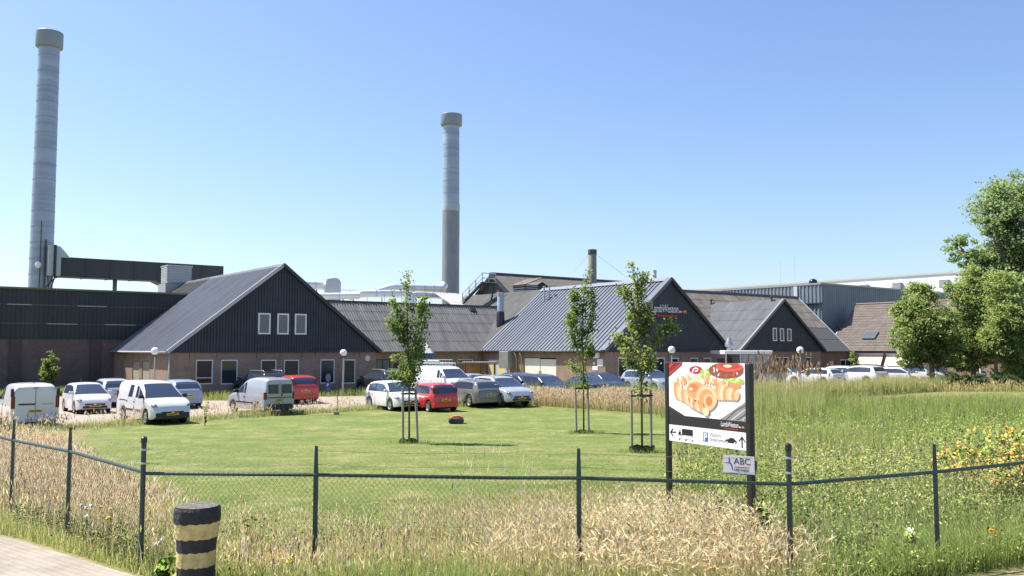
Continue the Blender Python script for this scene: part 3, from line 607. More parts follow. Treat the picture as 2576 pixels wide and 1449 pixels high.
# ------------------------------------------------------------------ flue duct from the left stack (a bridge along the hall)
q0 = at(152, 671, 95); dirv = UV(1, 0); q0b = q0; Lbr = 0
o = thing('flue_duct', 'dark boxed flue duct running from the left stack above the hall roof', 'duct', (q0.x, q0.y, 0), TH)
xe = 558; k = (xe - CX) / F
Lbr = (k * q0.y - q0.x) / (CU - k * SU)
zt0, zb0 = z_at(647, q0.y), z_at(695, q0.y); DUCTM = mat('duct dark sheet', (.045, .047, .048), .6, noise=(.5, .25, (1, 1, .3)))
mb = MB(); mb.box(0, Lbr, 0, 2.4, zb0, zt0)
n = 7
for k in range(n + 1): mb.box(Lbr * k / n - .05, Lbr * k / n + .05, -.06, 2.46, zb0 - .06, zt0 + .08)
mb.build('duct_box', DUCTM, o)
mb = MB(); xa = Lbr * .56; xb = Lbr * .68
mb.rings([[(xa, .02, zb0), (Lbr, .02, zb0), (Lbr, .02, zb0 - 3.4), (xb + 1, .02, zb0 - 3.4), (xb - .2, .02, zb0 - .9)], [(xa, 2.3, zb0), (Lbr, 2.3, zb0), (Lbr, 2.3, zb0 - 3.4), (xb + 1, 2.3, zb0 - 3.4), (xb - .2, 2.3, zb0 - .9)]], True, True); mb.build('down_duct', DUCTM, o)
mb = MB(); mb.box(0, Lbr, -.08, 2.48, zt0, zt0 + .07); mb.build('duct_lid', mat('duct lid', (.11, .13, .07), .6), o)
xs_ = (at(293, 715, q0.y + 3).x - q0.x); MB().tube([(Lbr * .33, 1.2, 0), (Lbr * .33, 1.2, zb0)], .24, 12).build('support_pipe', PIPE, o, True)
# grey transition box with a rounded top between stack and duct
mb = MB(); px = 95 / F; w1 = 28 * px; z1t, z1b = z_at(617, 95), z_at(694, 95); pts = [(-w1, z1b), (.1, z1b), (.1, zt0 + .0)]
arc = [(.1 + 1.1 * (1 - t) ** 1, 0) for t in (0,)]
pts = [(-w1, z1b), (.0, z1b), (.0, z1t - 1.4), (-.12, z1t - .8), (-.45, z1t - .25), (-.8, z1t), (-w1, z1t)]
mb.rings([[(x, -.25, z) for x, z in pts], [(x, 2.6, z) for x, z in pts]], True, True); mb.build('transition_box', mat('grey green sheet', (.4, .44, .4), .5, .2), o)
pts = [(-.75, z1t), (-.1, z1t - .1), (.45, z1t - .7), (.9, zt0), (-.3, zt0)]
mb = MB(); mb.rings([[(x, -.1, z) for x, z in pts], [(x, 2.5, z) for x, z in pts]], True, True); mb.build('curved_hood', mat('hood steel', (.4, .46, .5), .35, .4), o)
MB().box(-w1 * .62, -w1 * .38, -.3, 2.65, z1b, z1t + .02).build('dark_joint', DTRIM, o)
mb = MB(); b0 = (-w1 + .2, 1.0, z1b)
for a, b_ in (((-w1 - .2, 0, z1b - 1.3), (-.3, 0, z1b)), ((-w1, 0, z1b), (-w1 + .2, 0, z1b - 3)), ((-w1 + .2, 0, z1b - 2.0), (-.5, 0, z1b - .0)), ((-w1 * .6, 0, z1b), (-w1 * .9, 0, z1b - 1.2))): mb.tube([a, b_], .07, 5)
mb.build('bracket', DARKSTEEL, o)
# ------------------------------------------------------------------ louvred air handling unit on the roof of the left gable building
p = UV(uA + W / 2 - .4, vA + 22.8); o = thing('air_handling_unit', 'grey louvred box on the roof ridge behind the left black gable', 'ventilation unit', (p.x, p.y, 8.45), TH); o.scale = (.74, .74, .8)
mb = MB(); mb.box(-1.4, 1.4, -1.3, 1.3, .55, 2.45); mb.build('housing', mat('unit grey', (.36, .38, .39), .5), o)
mb = MB()
for k in range(10):
    z = .65 + k * .175; mb.box(-1.47, -1.39, -1.2, 1.2, z, z + .09); mb.box(-1.3, 1.3, -1.37, -1.29, z, z + .09)
mb.build('louvre', mat('louvre pale', (.52, .53, .52), .5), o)
MB().box(-1.7, 1.7, -1.55, 1.55, -.6, .5).build('plinth', mat('plinth grey', (.33, .34, .33), .7), o); MB().box(-1.5, 1.5, -1.4, 1.4, 2.42, 2.56).build('lid', PIPE, o)
# ------------------------------------------------------------------ silver roof ducts behind the link building
def pipe_run(label, pts, rad, rib=True, cat='duct', extra=None, n=14):
    P = [Vector(p) for p in pts]; b = P[0].copy(); o = thing('roof_duct', label, cat, (b.x, b.y, 6.3), 0, 'silver ducts on the flat roof'); Q = [p - Vector((b.x, b.y, 6.3)) for p in P]
    # rounded corners
    sm = [Q[0]]
    for i in range(1, len(Q) - 1):
        a = Q[i] + (Q[i - 1] - Q[i]).normalized() * min(rad * 1.3, (Q[i - 1] - Q[i]).length * .45); c = Q[i] + (Q[i + 1] - Q[i]).normalized() * min(rad * 1.3, (Q[i + 1] - Q[i]).length * .45)
        for t in (0, .33, .66, 1): sm.append(a * (1 - t) ** 2 + Q[i] * 2 * t * (1 - t) + c * t * t)
    sm.append(Q[-1]); MB().tube(sm, rad, n).build('duct_pipe', ALU, o, True, 40)
    mb = MB()
    for a, c in zip(Q, Q[1:]):
        L_ = (c - a).length; d = (c - a).normalized(); m_ = int(L_ / 1.5)
        for k in range(1, m_):
            q = a + d * (L_ * k / m_); mb.tube([q - d * .04, q + d * .04], rad * 1.05, n)
    if mb.v: mb.build('joint_ring', mat('joint ring steel', (.5, .5, .5), .4, .7), o, True, 40)
    mb = MB()
    for q in (Q[0].lerp(Q[1], .35), Q[-2].lerp(Q[-1], .6)): mb.box(q.x - .06, q.x + .06, q.y - .06, q.y + .06, .03, q.z)
    mb.build('support', PIPE, o); return o
def T(x, y, Y): return at(x, y, Y)
pipe_run('upper silver duct with upturned elbow beside the second stack', [T(948, 735, 101), T(985, 724, 102), T(1112, 727, 108), T(1118, 716, 108.5)], .48)
pipe_run('lower silver duct ending in a downward elbow left of the roof stairs', [T(1036, 743, 96), T(1048, 741, 96.5), T(1155, 746, 100), T(1158, 766, 100)], .36)
pipe_run('middle silver duct behind the leaning crown of the first lawn tree', [T(880, 746, 92), T(905, 739, 92), T(1022, 738, 95), T(1034, 741, 95), T(1035, 762, 95)], .38)
pipe_run('thin straight silver duct low along the corrugated ridge', [T(800, 745, 90), T(905, 744, 91)], .34)
pipe_run('short silver duct against the right slope of the left gable', [T(752, 716, 92), T(826, 719, 95)], .42)
p = at(834, 720, 95); o = thing('roof_duct_box', 'tall round-topped silver duct bend beside the left black gable', 'duct', (p.x, p.y, 6.35), TH - .2, 'silver ducts on the flat roof')
pts = [(-.85, 0), (.85, 0)] + [(.85 * math.cos(R(a)) , z_at(738, 95) - 6.35 + 1.05 + .85 * math.sin(R(a)) * 1.0) for a in range(0, 181, 20)]
zt_ = z_at(701, 95) - 6.35; pts = [(-.8, 0), (.8, 0)] + [(.2 + .6 * math.cos(R(a)), zt_ - .6 + .6 * math.sin(R(a))) for a in range(0, 91, 15)] + [(-.45 + .35 * math.cos(R(a)), zt_ - .5 + .4 * math.sin(R(a))) for a in range(90, 181, 30)]
mb = MB(); mb.rings([[(x, -.8, z) for x, z in pts], [(x, .8, z) for x, z in pts]], True, True); mb.build('duct_bend', ALU, o, True, 30)
mb = MB()
for y in (-.8, 0, .8): mb.rings([[(x * 1.03, y - .03, z * 1.01) for x, z in pts], [(x * 1.03, y + .03, z * 1.01) for x, z in pts]], True, True)
mb.build('joint_ring', mat('joint ring steel', (.5, .5, .5), .4, .7), o)
# thin railing along the ducts
a, b_ = at(790, 727, 90), at(1010, 735, 94); o = thing('roof_railing', 'thin grey railing in front of the silver roof ducts', 'railing', (a.x, a.y, 6.35)); mb = MB(); d = b_ - a
zr = a.z - 6.35
mb.tube([(0, 0, zr), (d.x, d.y, b_.z - 6.35)], .025, 5); mb.tube([(0, 0, zr * .5), (d.x, d.y, (b_.z - 6.35) * .5)], .02, 5)
mb.build('rail', PIPE, o)
for k in range(6): MB().tube([(d.x * k / 5, d.y * k / 5, 0), (d.x * k / 5, d.y * k / 5, zr + (b_.z - a.z) * k / 5)], .025, 5).build('post', PIPE, o)
# ------------------------------------------------------------------ roof stairs
Ys = 91.0; a = at(1163, 763, Ys); b_ = at(1213, 711, Ys); c = at(1247, 716, Ys); o = thing('roof_stairs', 'dark steel stairs with handrails climbing to the raised hall roof', 'stairs', (a.x, Ys, 6.9))
A0 = Vector((0, 0, a.z - 6.9)); B0 = Vector((b_.x - a.x, 0, b_.z - 6.9)); C1 = Vector((c.x - a.x, 0, b_.z - 6.9 - .1)); mb = MB()
for y in (0, .9): mb.tube([A0 + Vector((0, y, 0)), B0 + Vector((0, y, 0)), C1 + Vector((0, y, 0))], .13, 4)
mb.tube([B0 + Vector((0, 0, 0)), B0 + Vector((.6, 0, -.9))], .09, 4); mb.build('stringer', DARKSTEEL, o)
mb = MB()
for k in range(11):
    q = A0.lerp(B0, (k + .5) / 11); mb.box(q.x - .13, q.x + .13, .03, .87, q.z + .1, q.z + .14)
mb.box(B0.x, C1.x, 0, .9, B0.z - .02, B0.z + .04); mb.build('tread', mat('grating', (.2, .21, .22), .6, .3), o)
mb = MB(); up = Vector((0, 0, 1.05))
for y in (0, .9):
    Yv = Vector((0, y, 0))
    for f in (1, .5): mb.tube([A0 + Yv + up * f, B0 + Yv + up * f, C1 + Yv + up * f], .03, 5)
    for t in (0, .33, .66, 1): q = A0.lerp(B0, t) + Yv; mb.tube([q, q + up], .028, 5)
    for t in (.5, 1): q = B0.lerp(C1, t) + Yv; mb.tube([q, q + up], .028, 5)
mb.build('handrail', mat('rail grey', (.3, .33, .37), .5, .3), o)
MB().tube([C1 + Vector((-.1, .4, 0)), C1 + Vector((-.75, .4, -3.0))], .1, 6).build('strut', DARKSTEEL, o)
# ------------------------------------------------------------------ roof chimneys, louvred dormer
def roof_pipe(label, xp, yt, yb, Y, wpx, m_, cat='chimney', capm=None, base=None):
    p = at(xp, yt, Y); zb = z_at(yb, Y); o = thing('roof_chimney', label, cat, (p.x, p.y, zb)); r = wpx * Y / F / 2; h_ = p.z - zb
    MB().lathe([(r, -1.2), (r, h_ - r * .8), (r * .95, h_ - r * .7)], 20).build('shaft', m_, o, True, 40)
    MB().lathe([(r * 1.06, h_ - r * 1.2), (r * 1.08, h_ - r * 1.1), (r * 1.08, h_), (r * .85, h_), (r * .85, h_ - .3)], 20).build('rim_cap', capm or m_, o, True, 40)
    if base: MB().lathe([(r * 1.25, -1.2), (r * 1.25, 0), (r * 1.05, .25)], 18).build('base_collar', base, o, True, 40)
    return o
OLIVE = mat('olive grey render', (.24, .235, .19), .8, noise=(1.2, .2)); oc = roof_pipe('tall olive grey chimney with dark rim, behind the blue grey metal roof', 1490, 628, 725, 100, 21, OLIVE, capm=mat('olive dark rim', (.1, .1, .085), .8))
roof_pipe('small beige chimney peeking over the ridge near the lettered gable', 1639, 684, 712, 92, 9, mat('beige render', (.5, .47, .4), .8)).location.y = 90
o = roof_pipe('grey metal flue with black foot on the dark roof by the valley', 1259, 735, 790, 84.5, 16.5, PIPE, 'flue', None, DTRIM)
for sgn, xe_, ye_ in ((-1, 1441, 685), (1, 1580, 700)):
    a = at(1490 + sgn * 9, 640, 100); b_ = at(xe_, ye_, 100); w = MB().tube([a - oc.location, b_ - oc.location], .012, 4).build('guy_wire', DARKSTEEL, oc)
for xp, yt, yb in ((1369, 722, 732), (1382, 718, 730)):
    p = at(xp, yb, 83.5); o = thing('roof_stub', 'short grey vent stub on the metal roof ridge, %s one' % ('lower' if xp < 1375 else 'upper'), 'vent', p, 0, 'vent stubs on the metal roof'); MB().lathe([(.09, -1), (.09, z_at(yt, 83.5) - p.z), (.13, z_at(yt, 83.5) - p.z), (.13, z_at(yt, 83.5) - p.z + .1)], 10).build('stub_pipe', PIPE, o)
p = at(1337, 750, 89.5); o = thing('louvred_dormer', 'louvred vent dormer with its own little sheet roof on the dark roof', 'dormer', p, TH)
hD_ = z_at(716, 89.5) - p.z; wD_ = 1.9; mb = MB(); mb.box(-.85, .85, 0, 2.0, -1.5, hD_); mb.build('housing', mat('dormer dark', (.045, .045, .045), .7), o)
mb = MB()
for k in range(6): mb.box(-.8, .8, -.06, .0, hD_ * (k + .2) / 6, hD_ * (k + .62) / 6); 
for k in range(6): mb.box(-.91, -.85, .05, 1.9, hD_ * (k + .2) / 6, hD_ * (k + .62) / 6)
mb.build('louvre', mat('louvre white grey', (.5, .5, .48), .6), o)
mb = MB(); mb.corr((-1.15, -.3, hD_ - .05), (0, 2.4, 0), (2.3, 0, .8), 10, .04); mb.corr((-1.15, -.3, hD_ - .12), (0, 2.4, 0), (2.3, 0, .8), 1, 0); mb.build('roof', ROOFB, o)
p = at(1362, 727, 92); o = thing('roof_hood', 'small dark pent hood next to the louvred dormer', 'roof hood', p, TH); mb = MB()
mb.rings([[(-1.0, 0, -1), (-1.0, 0, .1), (0, 0, .6), (1.3, 0, -.1), (1.3, 0, -1)], [(-1.0, 2.5, -1), (-1.0, 2.5, .1), (0, 2.5, .6), (1.3, 2.5, -.1), (1.3, 2.5, -1)]], True, True); mb.build('body', mat('hood dark', (.05, .05, .05), .7), o)
mb = MB(); mb.rings([[(-1.3, -.15, .02), (0, -.15, .68), (0, -.15, .76), (-1.3, -.15, .1)], [(-1.3, 2.5, .02), (0, 2.5, .68), (0, 2.5, .76), (-1.3, 2.5, .1)]], True, True); mb.rings([[(1.6, -.15, -.2), (0, -.15, .68), (0, -.15, .76), (1.6, -.15, -.12)], [(1.6, 2.5, -.2), (0, 2.5, .68), (0, 2.5, .76), (1.6, 2.5, -.12)]], True, True); mb.build('roof', ROOFG, o)
# ------------------------------------------------------------------ container shelter with cowl chimney in front of the small gable
Yc = 71.0; p = at(1822, 880, Yc); q = at(1949, 883, Yc); o = thing('transformer_shelter', 'grey panelled cabin with white flat roof in front of the smaller gable', 'cabin', (p.x, Yc, 0), R(8)); wC = (q - p).length * .98
mb = MB(); mb.box(1.45, wC - .1, 0, 2.6, 0, 2.62)
for k in range(5): mb.box(1.45 + (wC - 1.6) * k / 4 - .03, 1.45 + (wC - 1.6) * k / 4 + .03, -.02, .02, 0, 2.6, 1)
mb.build('wall', [mat('cabin grey', (.3, .32, .33), .6, noise=(1, .1)), mat('cabin joint', (.12, .13, .13), .6)], o)
mb = MB(); mb.rbox(-.12, wC, -.35, 2.9, 2.66, 2.95, .1); mb.build('roof', mat('roof white', (.68, .69, .68), .6), o)
for x in (.02, 1.25): MB().box(x, x + .1, -.2, -.1, 0, 2.66).build('post', PIPE, o)
MB().box(.1, 1.3, 1.8, 1.9, 0, 2.3).build('back_panel', DARKSTEEL, o)
mb = MB(); mb.lathe([(.2, 2.9), (.2, 3.25), (.34, 3.3), (.34, 3.5), (.15, 3.85), (.12, 4.0), (.01, 4.05)], 16, (.65, .6, 0)); mb.build('cowl_chimney', PIPE, o, True, 40)
# ------------------------------------------------------------------ bike shelter, gas cage, blue awning between the vans and the link building
Yk = 66.0; p = at(1168, 913, Yk); q = at(1247, 911, Yk); o = thing('bike_shelter', 'open wooden lean-to shelter with slanted flat roof behind the tall white van', 'shelter', (p.x, Yk, 0), R(4)); wk = (q - p).length
WOOD = mat('plywood', (.38, .22, .1), .7, noise=(2, .2, (1, 1, 6)))
MB().box(0, wk * .72, 1.6, 1.68, 0, 1.9).build('back_wall', WOOD, o)
mb = MB(); mb.rings([[(wk * .97, 0, 0), (wk * .97, 1.7, 0), (wk * .97, 1.7, 1.85), (wk * .97, 0, 2.0)], [(wk, 0, 0), (wk, 1.7, 0), (wk, 1.7, 1.85), (wk, 0, 2.0)]], True, True); mb.build('side_wall', mat('grey board', (.42, .4, .35), .7), o)
mb = MB(); mb.box(-.1, wk + .1, -.3, 1.9, 2.0, 2.1); mb.build('roof', mat('shelter roof', (.3, .28, .2), .8, noise=(2, .3)), o)
for x in (.05, wk * .5, wk * .95): MB().box(x, x + .08, -.15, -.07, 0, 2.0).build('post', DARKSTEEL, o)
Yg = 69.0; p = at(1073, 905, Yg); q = at(1138, 906, Yg); o = thing('wire_cage', 'pale grey wire cage behind the tall white van', 'cage', (p.x, Yg, 0)); wg = (q - p).length; hg = p.z; mb = MB()
for k in range(9): mb.tube([(wg * k / 8, 0, 0), (wg * k / 8, 0, hg)], .025, 5)
for z in (hg, hg * .75, hg * .5): mb.tube([(0, 0, z), (wg, 0, z)], .03, 5)
mb.build('bars', mat('cage grey', (.55, .56, .56), .5), o); MB().box(wg * .45, wg * .98, .3, .34, 0, hg * .92).build('panel', PIPE, o)
p = at(1061, 893, 73); q = at(1087, 893, 73); o = thing('door_canopy', 'small blue canopy with grey top on the link building behind the first lawn tree', 'canopy', (p.x - .6, 73, 0)); wq = q.x - p.x + .6
mb = MB(); mb.rings([[(0, 0, 2.35), (wq, 0, 2.35), (wq, 0, 2.72), (0, 0, 2.72)], [(0, 1.6, 2.35), (wq, 1.6, 2.35), (wq, 1.6, 2.72), (0, 1.6, 2.72)]], True, True); mb.build('fascia', mat('canopy blue', (.03, .12, .3), .5), o)
mb = MB(); mb.rings([[(-.05, -.05, 2.72), (wq + .05, -.05, 2.72), (wq * .62, .8, 3.6), (wq * .2, .8, 3.6)]], True); mb.add([(-.05, -.05, 2.73), (wq + .05, -.05, 2.73), (wq * .6, 1.5, 3.5), (wq * .1, 1.5, 3.5), (wq + .05, 1.6, 2.73), (-.05, 1.6, 2.73)], [(0, 1, 2, 3), (1, 4, 2), (0, 3, 5)]); mb.build('top', PIPE, o)
for x in (.05, wq - .1): MB().box(x, x + .06, .05, .11, 0, 2.36).build('post', DARKSTEEL, o)
# ------------------------------------------------------------------ globe lamps
GLOBE = mat('opal globe', (.82, .82, .8), .25, spec=.5)
lamp_proto = None
for (xp, yp, Y, lab) in ((390, 883.5, 53, 'globe lamp in front of the left building corner with the beige doors'), (864, 887.5, 58, 'globe lamp beside the blue sign before the last ground floor windows'),
    (1689.5, 880, 57, 'globe lamp just above the left post of the food billboard'), (2013, 881, 58, 'globe lamp rising from the reeds before the smaller gable'),
    (2263, 885.5, 78, 'globe lamp before the white cars and salmon awnings'), (2460, 882, 82, 'globe lamp half hidden in the foliage of the big trees')):
    p = at(xp, yp, Y)
    if lamp_proto is None:
        o = thing('street_lamp', lab, 'lamp', (p.x, Y, 0), 0, 'white globe lamps around the parking')
        MB().lathe([(.075, 0), (.07, .9), (.045, 1.0), (.038, 2.75)], 12).build('pole', PIPE, o, True, 40); MB().ball((0, 0, 2.95), .235, 20, 14).build('globe', GLOBE, o, True)
        MB().lathe([(.05, 2.62), (.1, 2.7), (.11, 2.75), (.05, 2.78)], 12).build('collar', DARKSTEEL, o, True); lamp_proto = o
    else:
        o = lamp_proto.copy(); COL.objects.link(o); o.location = (p.x, Y, 0); o['label'] = lab
        for ch in lamp_proto.children:
            cc = ch.copy(); COL.objects.link(cc); cc.parent = o
    o.scale = (1, 1, p.z / 2.95) if abs(p.z / 2.95 - 1) > .001 else (1, 1, 1)
# ------------------------------------------------------------------ parking meter / signs
p = at(826, 945, 56.5); o = thing('parking_sign', 'blue parking sign with oval top on a short post by the red hatchback', 'sign', (p.x, 56.5, 0), R(-10))
MB().tube([(0, 0, 0), (0, 0, 1.3)], .03, 6).build('post', PIPE, o); BLUE = mat('sign blue', (.02, .06, .3), .4)
MB().box(-.17, .17, -.035, -.03 + .03, .35, .98).build('lower_plate', BLUE, o); mb = MB(); mb.lathe([(.001, -.05), (.17, -.05), (.17, .0), (.001, 0)], 20, (0, 0, 0), 'y'); m2 = mb.build('oval_plate', mat('sign grey blue', (.1, .12, .2), .4), o); m2.scale = (1, 1, 1.45); m2.location = (0, 0, 1.25)
MB().ball((.03, -.04, .52), (.07, .01, .06), 10, 6).build('red_mark', RED, o)
text('P', 'lettering', o, (-.08, -.045, .68), .28, SIGNW)
p = at(940, 943, 61.5); o = thing('traffic_mirror', 'small blue backed oval mirror on a pole by the dark car near the glazed doors', 'mirror', (p.x, 61.5, 0)); MB().tube([(0, .04, 0), (0, .04, p.z)], .03, 6).build('pole', PIPE, o)
mb = MB(); mb.lathe([(.001, -.04), (.2, -.04), (.2, 0), (.001, 0)], 18, (0, 0, 0), 'y'); m2 = mb.build('mirror_plate', BLUE, o); m2.location = (0, 0, p.z); m2.scale = (1, 1, 1.35); mb = MB(); mb.lathe([(.2, -.06), (.22, -.06), (.22, .01), (.2, .01)], 18, (0, 0, 0), 'y'); m3 = mb.build('rim', FRAME, o); m3.location = (0, 0, p.z); m3.scale = (1, 1, 1.35)
p = at(1581 / 1, 1, 43); g_ = at(848, 1027, 44); o = thing('marker_post', 'thin rusty marker post at the lawn edge right of the silver van', 'post', (g_.x, 44, gz(44))); MB().tube([(0, 0, 0), (.02, 0, 1.15)], .018, 6).build('rod', mat('rust', (.2, .11, .07), .8), o); MB().rbox(-.16, .1, -.1, .1, 0, .16, .04).build('foot', mat('foot stone', (.25, .2, .17), .9), o)
p = at(2497, 945, 90); o = thing('storage_container', 'dull green container under the great tree at the right', 'container', (p.x, 90, 0), R(20)); GRN = mat('container green', (.09, .2, .15), .6, noise=(1, .15))
mb = MB(); mb.corr((-1.3, -1.2, .1), (2.6, 0, 0), (0, 0, 2.3), 12, .05, prof=[(0, 0), (.15, 1), (.5, 1), (.65, 0)], nrm=Vector((0, -1, 0))); mb.box(-1.3, 1.3, -1.18, 2, .1, 2.4); mb.build('body', GRN, o); MB().box(-1.4, 1.4, -1.3, 2.1, 2.4, 2.52).build('roof', mat('container roof', (.35, .42, .38), .6), o); MB().box(-.02, .02, -1.27, -1.24, .2, 2.3).build('door_gap', DARKSTEEL, o)
p = at(2473, 941, 76); o = thing('road_sign', 'small round blue arrow sign beside a white post under the right trees', 'sign', (p.x, 76, 0)); MB().tube([(0, .03, 0), (0, .03, 1.15)], .03, 6).build('post', PIPE, o); MB().lathe([(.001, -.02), (.3, -.02), (.3, .01), (.001, .01)], 22, (0, 0, p.z), 'y').build('plate', mat('road sign blue', (.01, .08, .45), .4), o)
mb = MB(); mb.poly([(-.2, -.024, p.z), (-.05, -.024, p.z + .15), (-.05, -.024, p.z + .05), (.2, -.024, p.z + .05), (.2, -.024, p.z - .05), (-.05, -.024, p.z - .05), (-.05, -.024, p.z - .15)]); mb.build('arrow', SIGNW, o)
p = at(2466, 920, 75); o = thing('guide_post', 'plain white post left of the round blue arrow sign', 'post', (p.x, 75, 0)); MB().lathe([(.07, 0), (.07, 2.0), (.05, 2.06), (.001, 2.08)], 10).build('post_shaft', FRAME, o, True, 40); MB().lathe([(.072, 1.6), (.073, 1.62), (.073, 1.75), (.072, 1.77)], 10).build('band', RED, o)
# ------------------------------------------------------------------ robot mower
p = at(1148, 1043, 38.8); z0 = gz(38.8); o = thing('robot_mower', 'small black robot lawn mower with orange lid at the far lawn edge', 'lawn mower', (p.x, 38.8, z0), R(4))
mb = MB(); sec = [(-.34, .26, .07, .17), (-.31, .29, .05, .24), (-.1, .3, .05, .27), (.12, .3, .05, .27), (.28, .28, .05, .26), (.33, .24, .07, .18)]; rs = []
for x, w, zb, zt in sec: rs.append([(x, -w, zb), (x, w, zb), (x, w, zt * .8), (x, w * .8, zt), (x, -w * .8, zt), (x, -w, zt * .8)])
mb.rings(rs, True, True); mb.build('body', mat('mower grey black', (.035, .036, .04), .45), o, True, 30)
mb = MB(); rs = []
for x, w, z in ((-.26, .18, .25), (-.18, .25, .33), (.1, .26, .36), (.3, .22, .3)): rs.append([(x, -w, .2), (x, w, .2), (x, w * .9, z), (x, -w * .9, z)])
mb.rings(rs, True, True); mb.build('lid', mat('mower orange', (.62, .17, .05), .4), o, True, 40)
for sx, sy in ((-.2, -1), (-.2, 1)): MB().lathe([(.02, -.05), (.12, -.05), (.13, 0), (.12, .05), (.02, .05)], 16, (sx, sy * .27, .12), 'y').build('wheel', BLACK, o, True, 40)
for sx, sy in ((.24, -1), (.24, 1)): MB().lathe([(.02, -.02), (.05, -.02), (.05, .02), (.02, .02)], 12, (sx, sy * .2, .045), 'y').build('caster', BLACK, o)
# ------------------------------------------------------------------ black and yellow bollard
Yb = 9.2; p = at(492, 1474, Yb); o = thing('bollard', 'stout black and cream striped concrete bollard with flared head, by the road', 'bollard', (p.x, Yb, gz(Yb)))
zz = lambda y: z_at(y, Yb) - gz(Yb)
CONC = mat('weathered cream paint', (.52, .42, .17), .85, noise=(9, .35), bump=(25, .5)); CONB = mat('weathered black paint', (.022, .023, .026), .75, noise=(9, .5), bump=(25, .6))
rW = lambda w: w * Yb / F / 2
prof = [(1470, 88, 1), (1440, 89, 1), (1409, 90, 1), (1409, 91, 0), (1373, 92, 0), (1373, 92.5, 1), (1355, 94, 1), (1341, 97, 1), (1341, 98, 0), (1322, 104, 0), (1303, 108, 0), (1303, 110, 1), (1290, 111, 1), (1272, 109.5, 1), (1266, 104, 1), (1265, 60, 1), (1265, 2, 1)]
mb = MB(); nn = 40; rr = random.Random(5); off = [rr.uniform(-.004, .004) for _ in range(nn)]; rings = []
for y, w, _ in prof: rings.append([((rW(w) + off[k]) * math.cos(2 * PI * k / nn), (rW(w) + off[k]) * math.sin(2 * PI * k / nn), zz(y) + (off[k] * 2 if y > 1300 else 0)) for k in range(nn)])
for i in range(len(rings) - 1): MB.rings(mb, [rings[i], rings[i + 1]], mi=0 if prof[i][2] and prof[i + 1][2] or prof[i][2] and prof[i][0] == prof[i + 1][0] else 1)
b0 = mb.build('body', [CONB, CONC], o, True, 40)
MB().lathe([(rW(102), zz(1264.6)), (rW(60), zz(1263.5)), (.001, zz(1263.5))], 30).build('worn_top', mat('worn concrete', (.16, .15, .13), .9, noise=(18, .7), bump=(40, .8)), o)
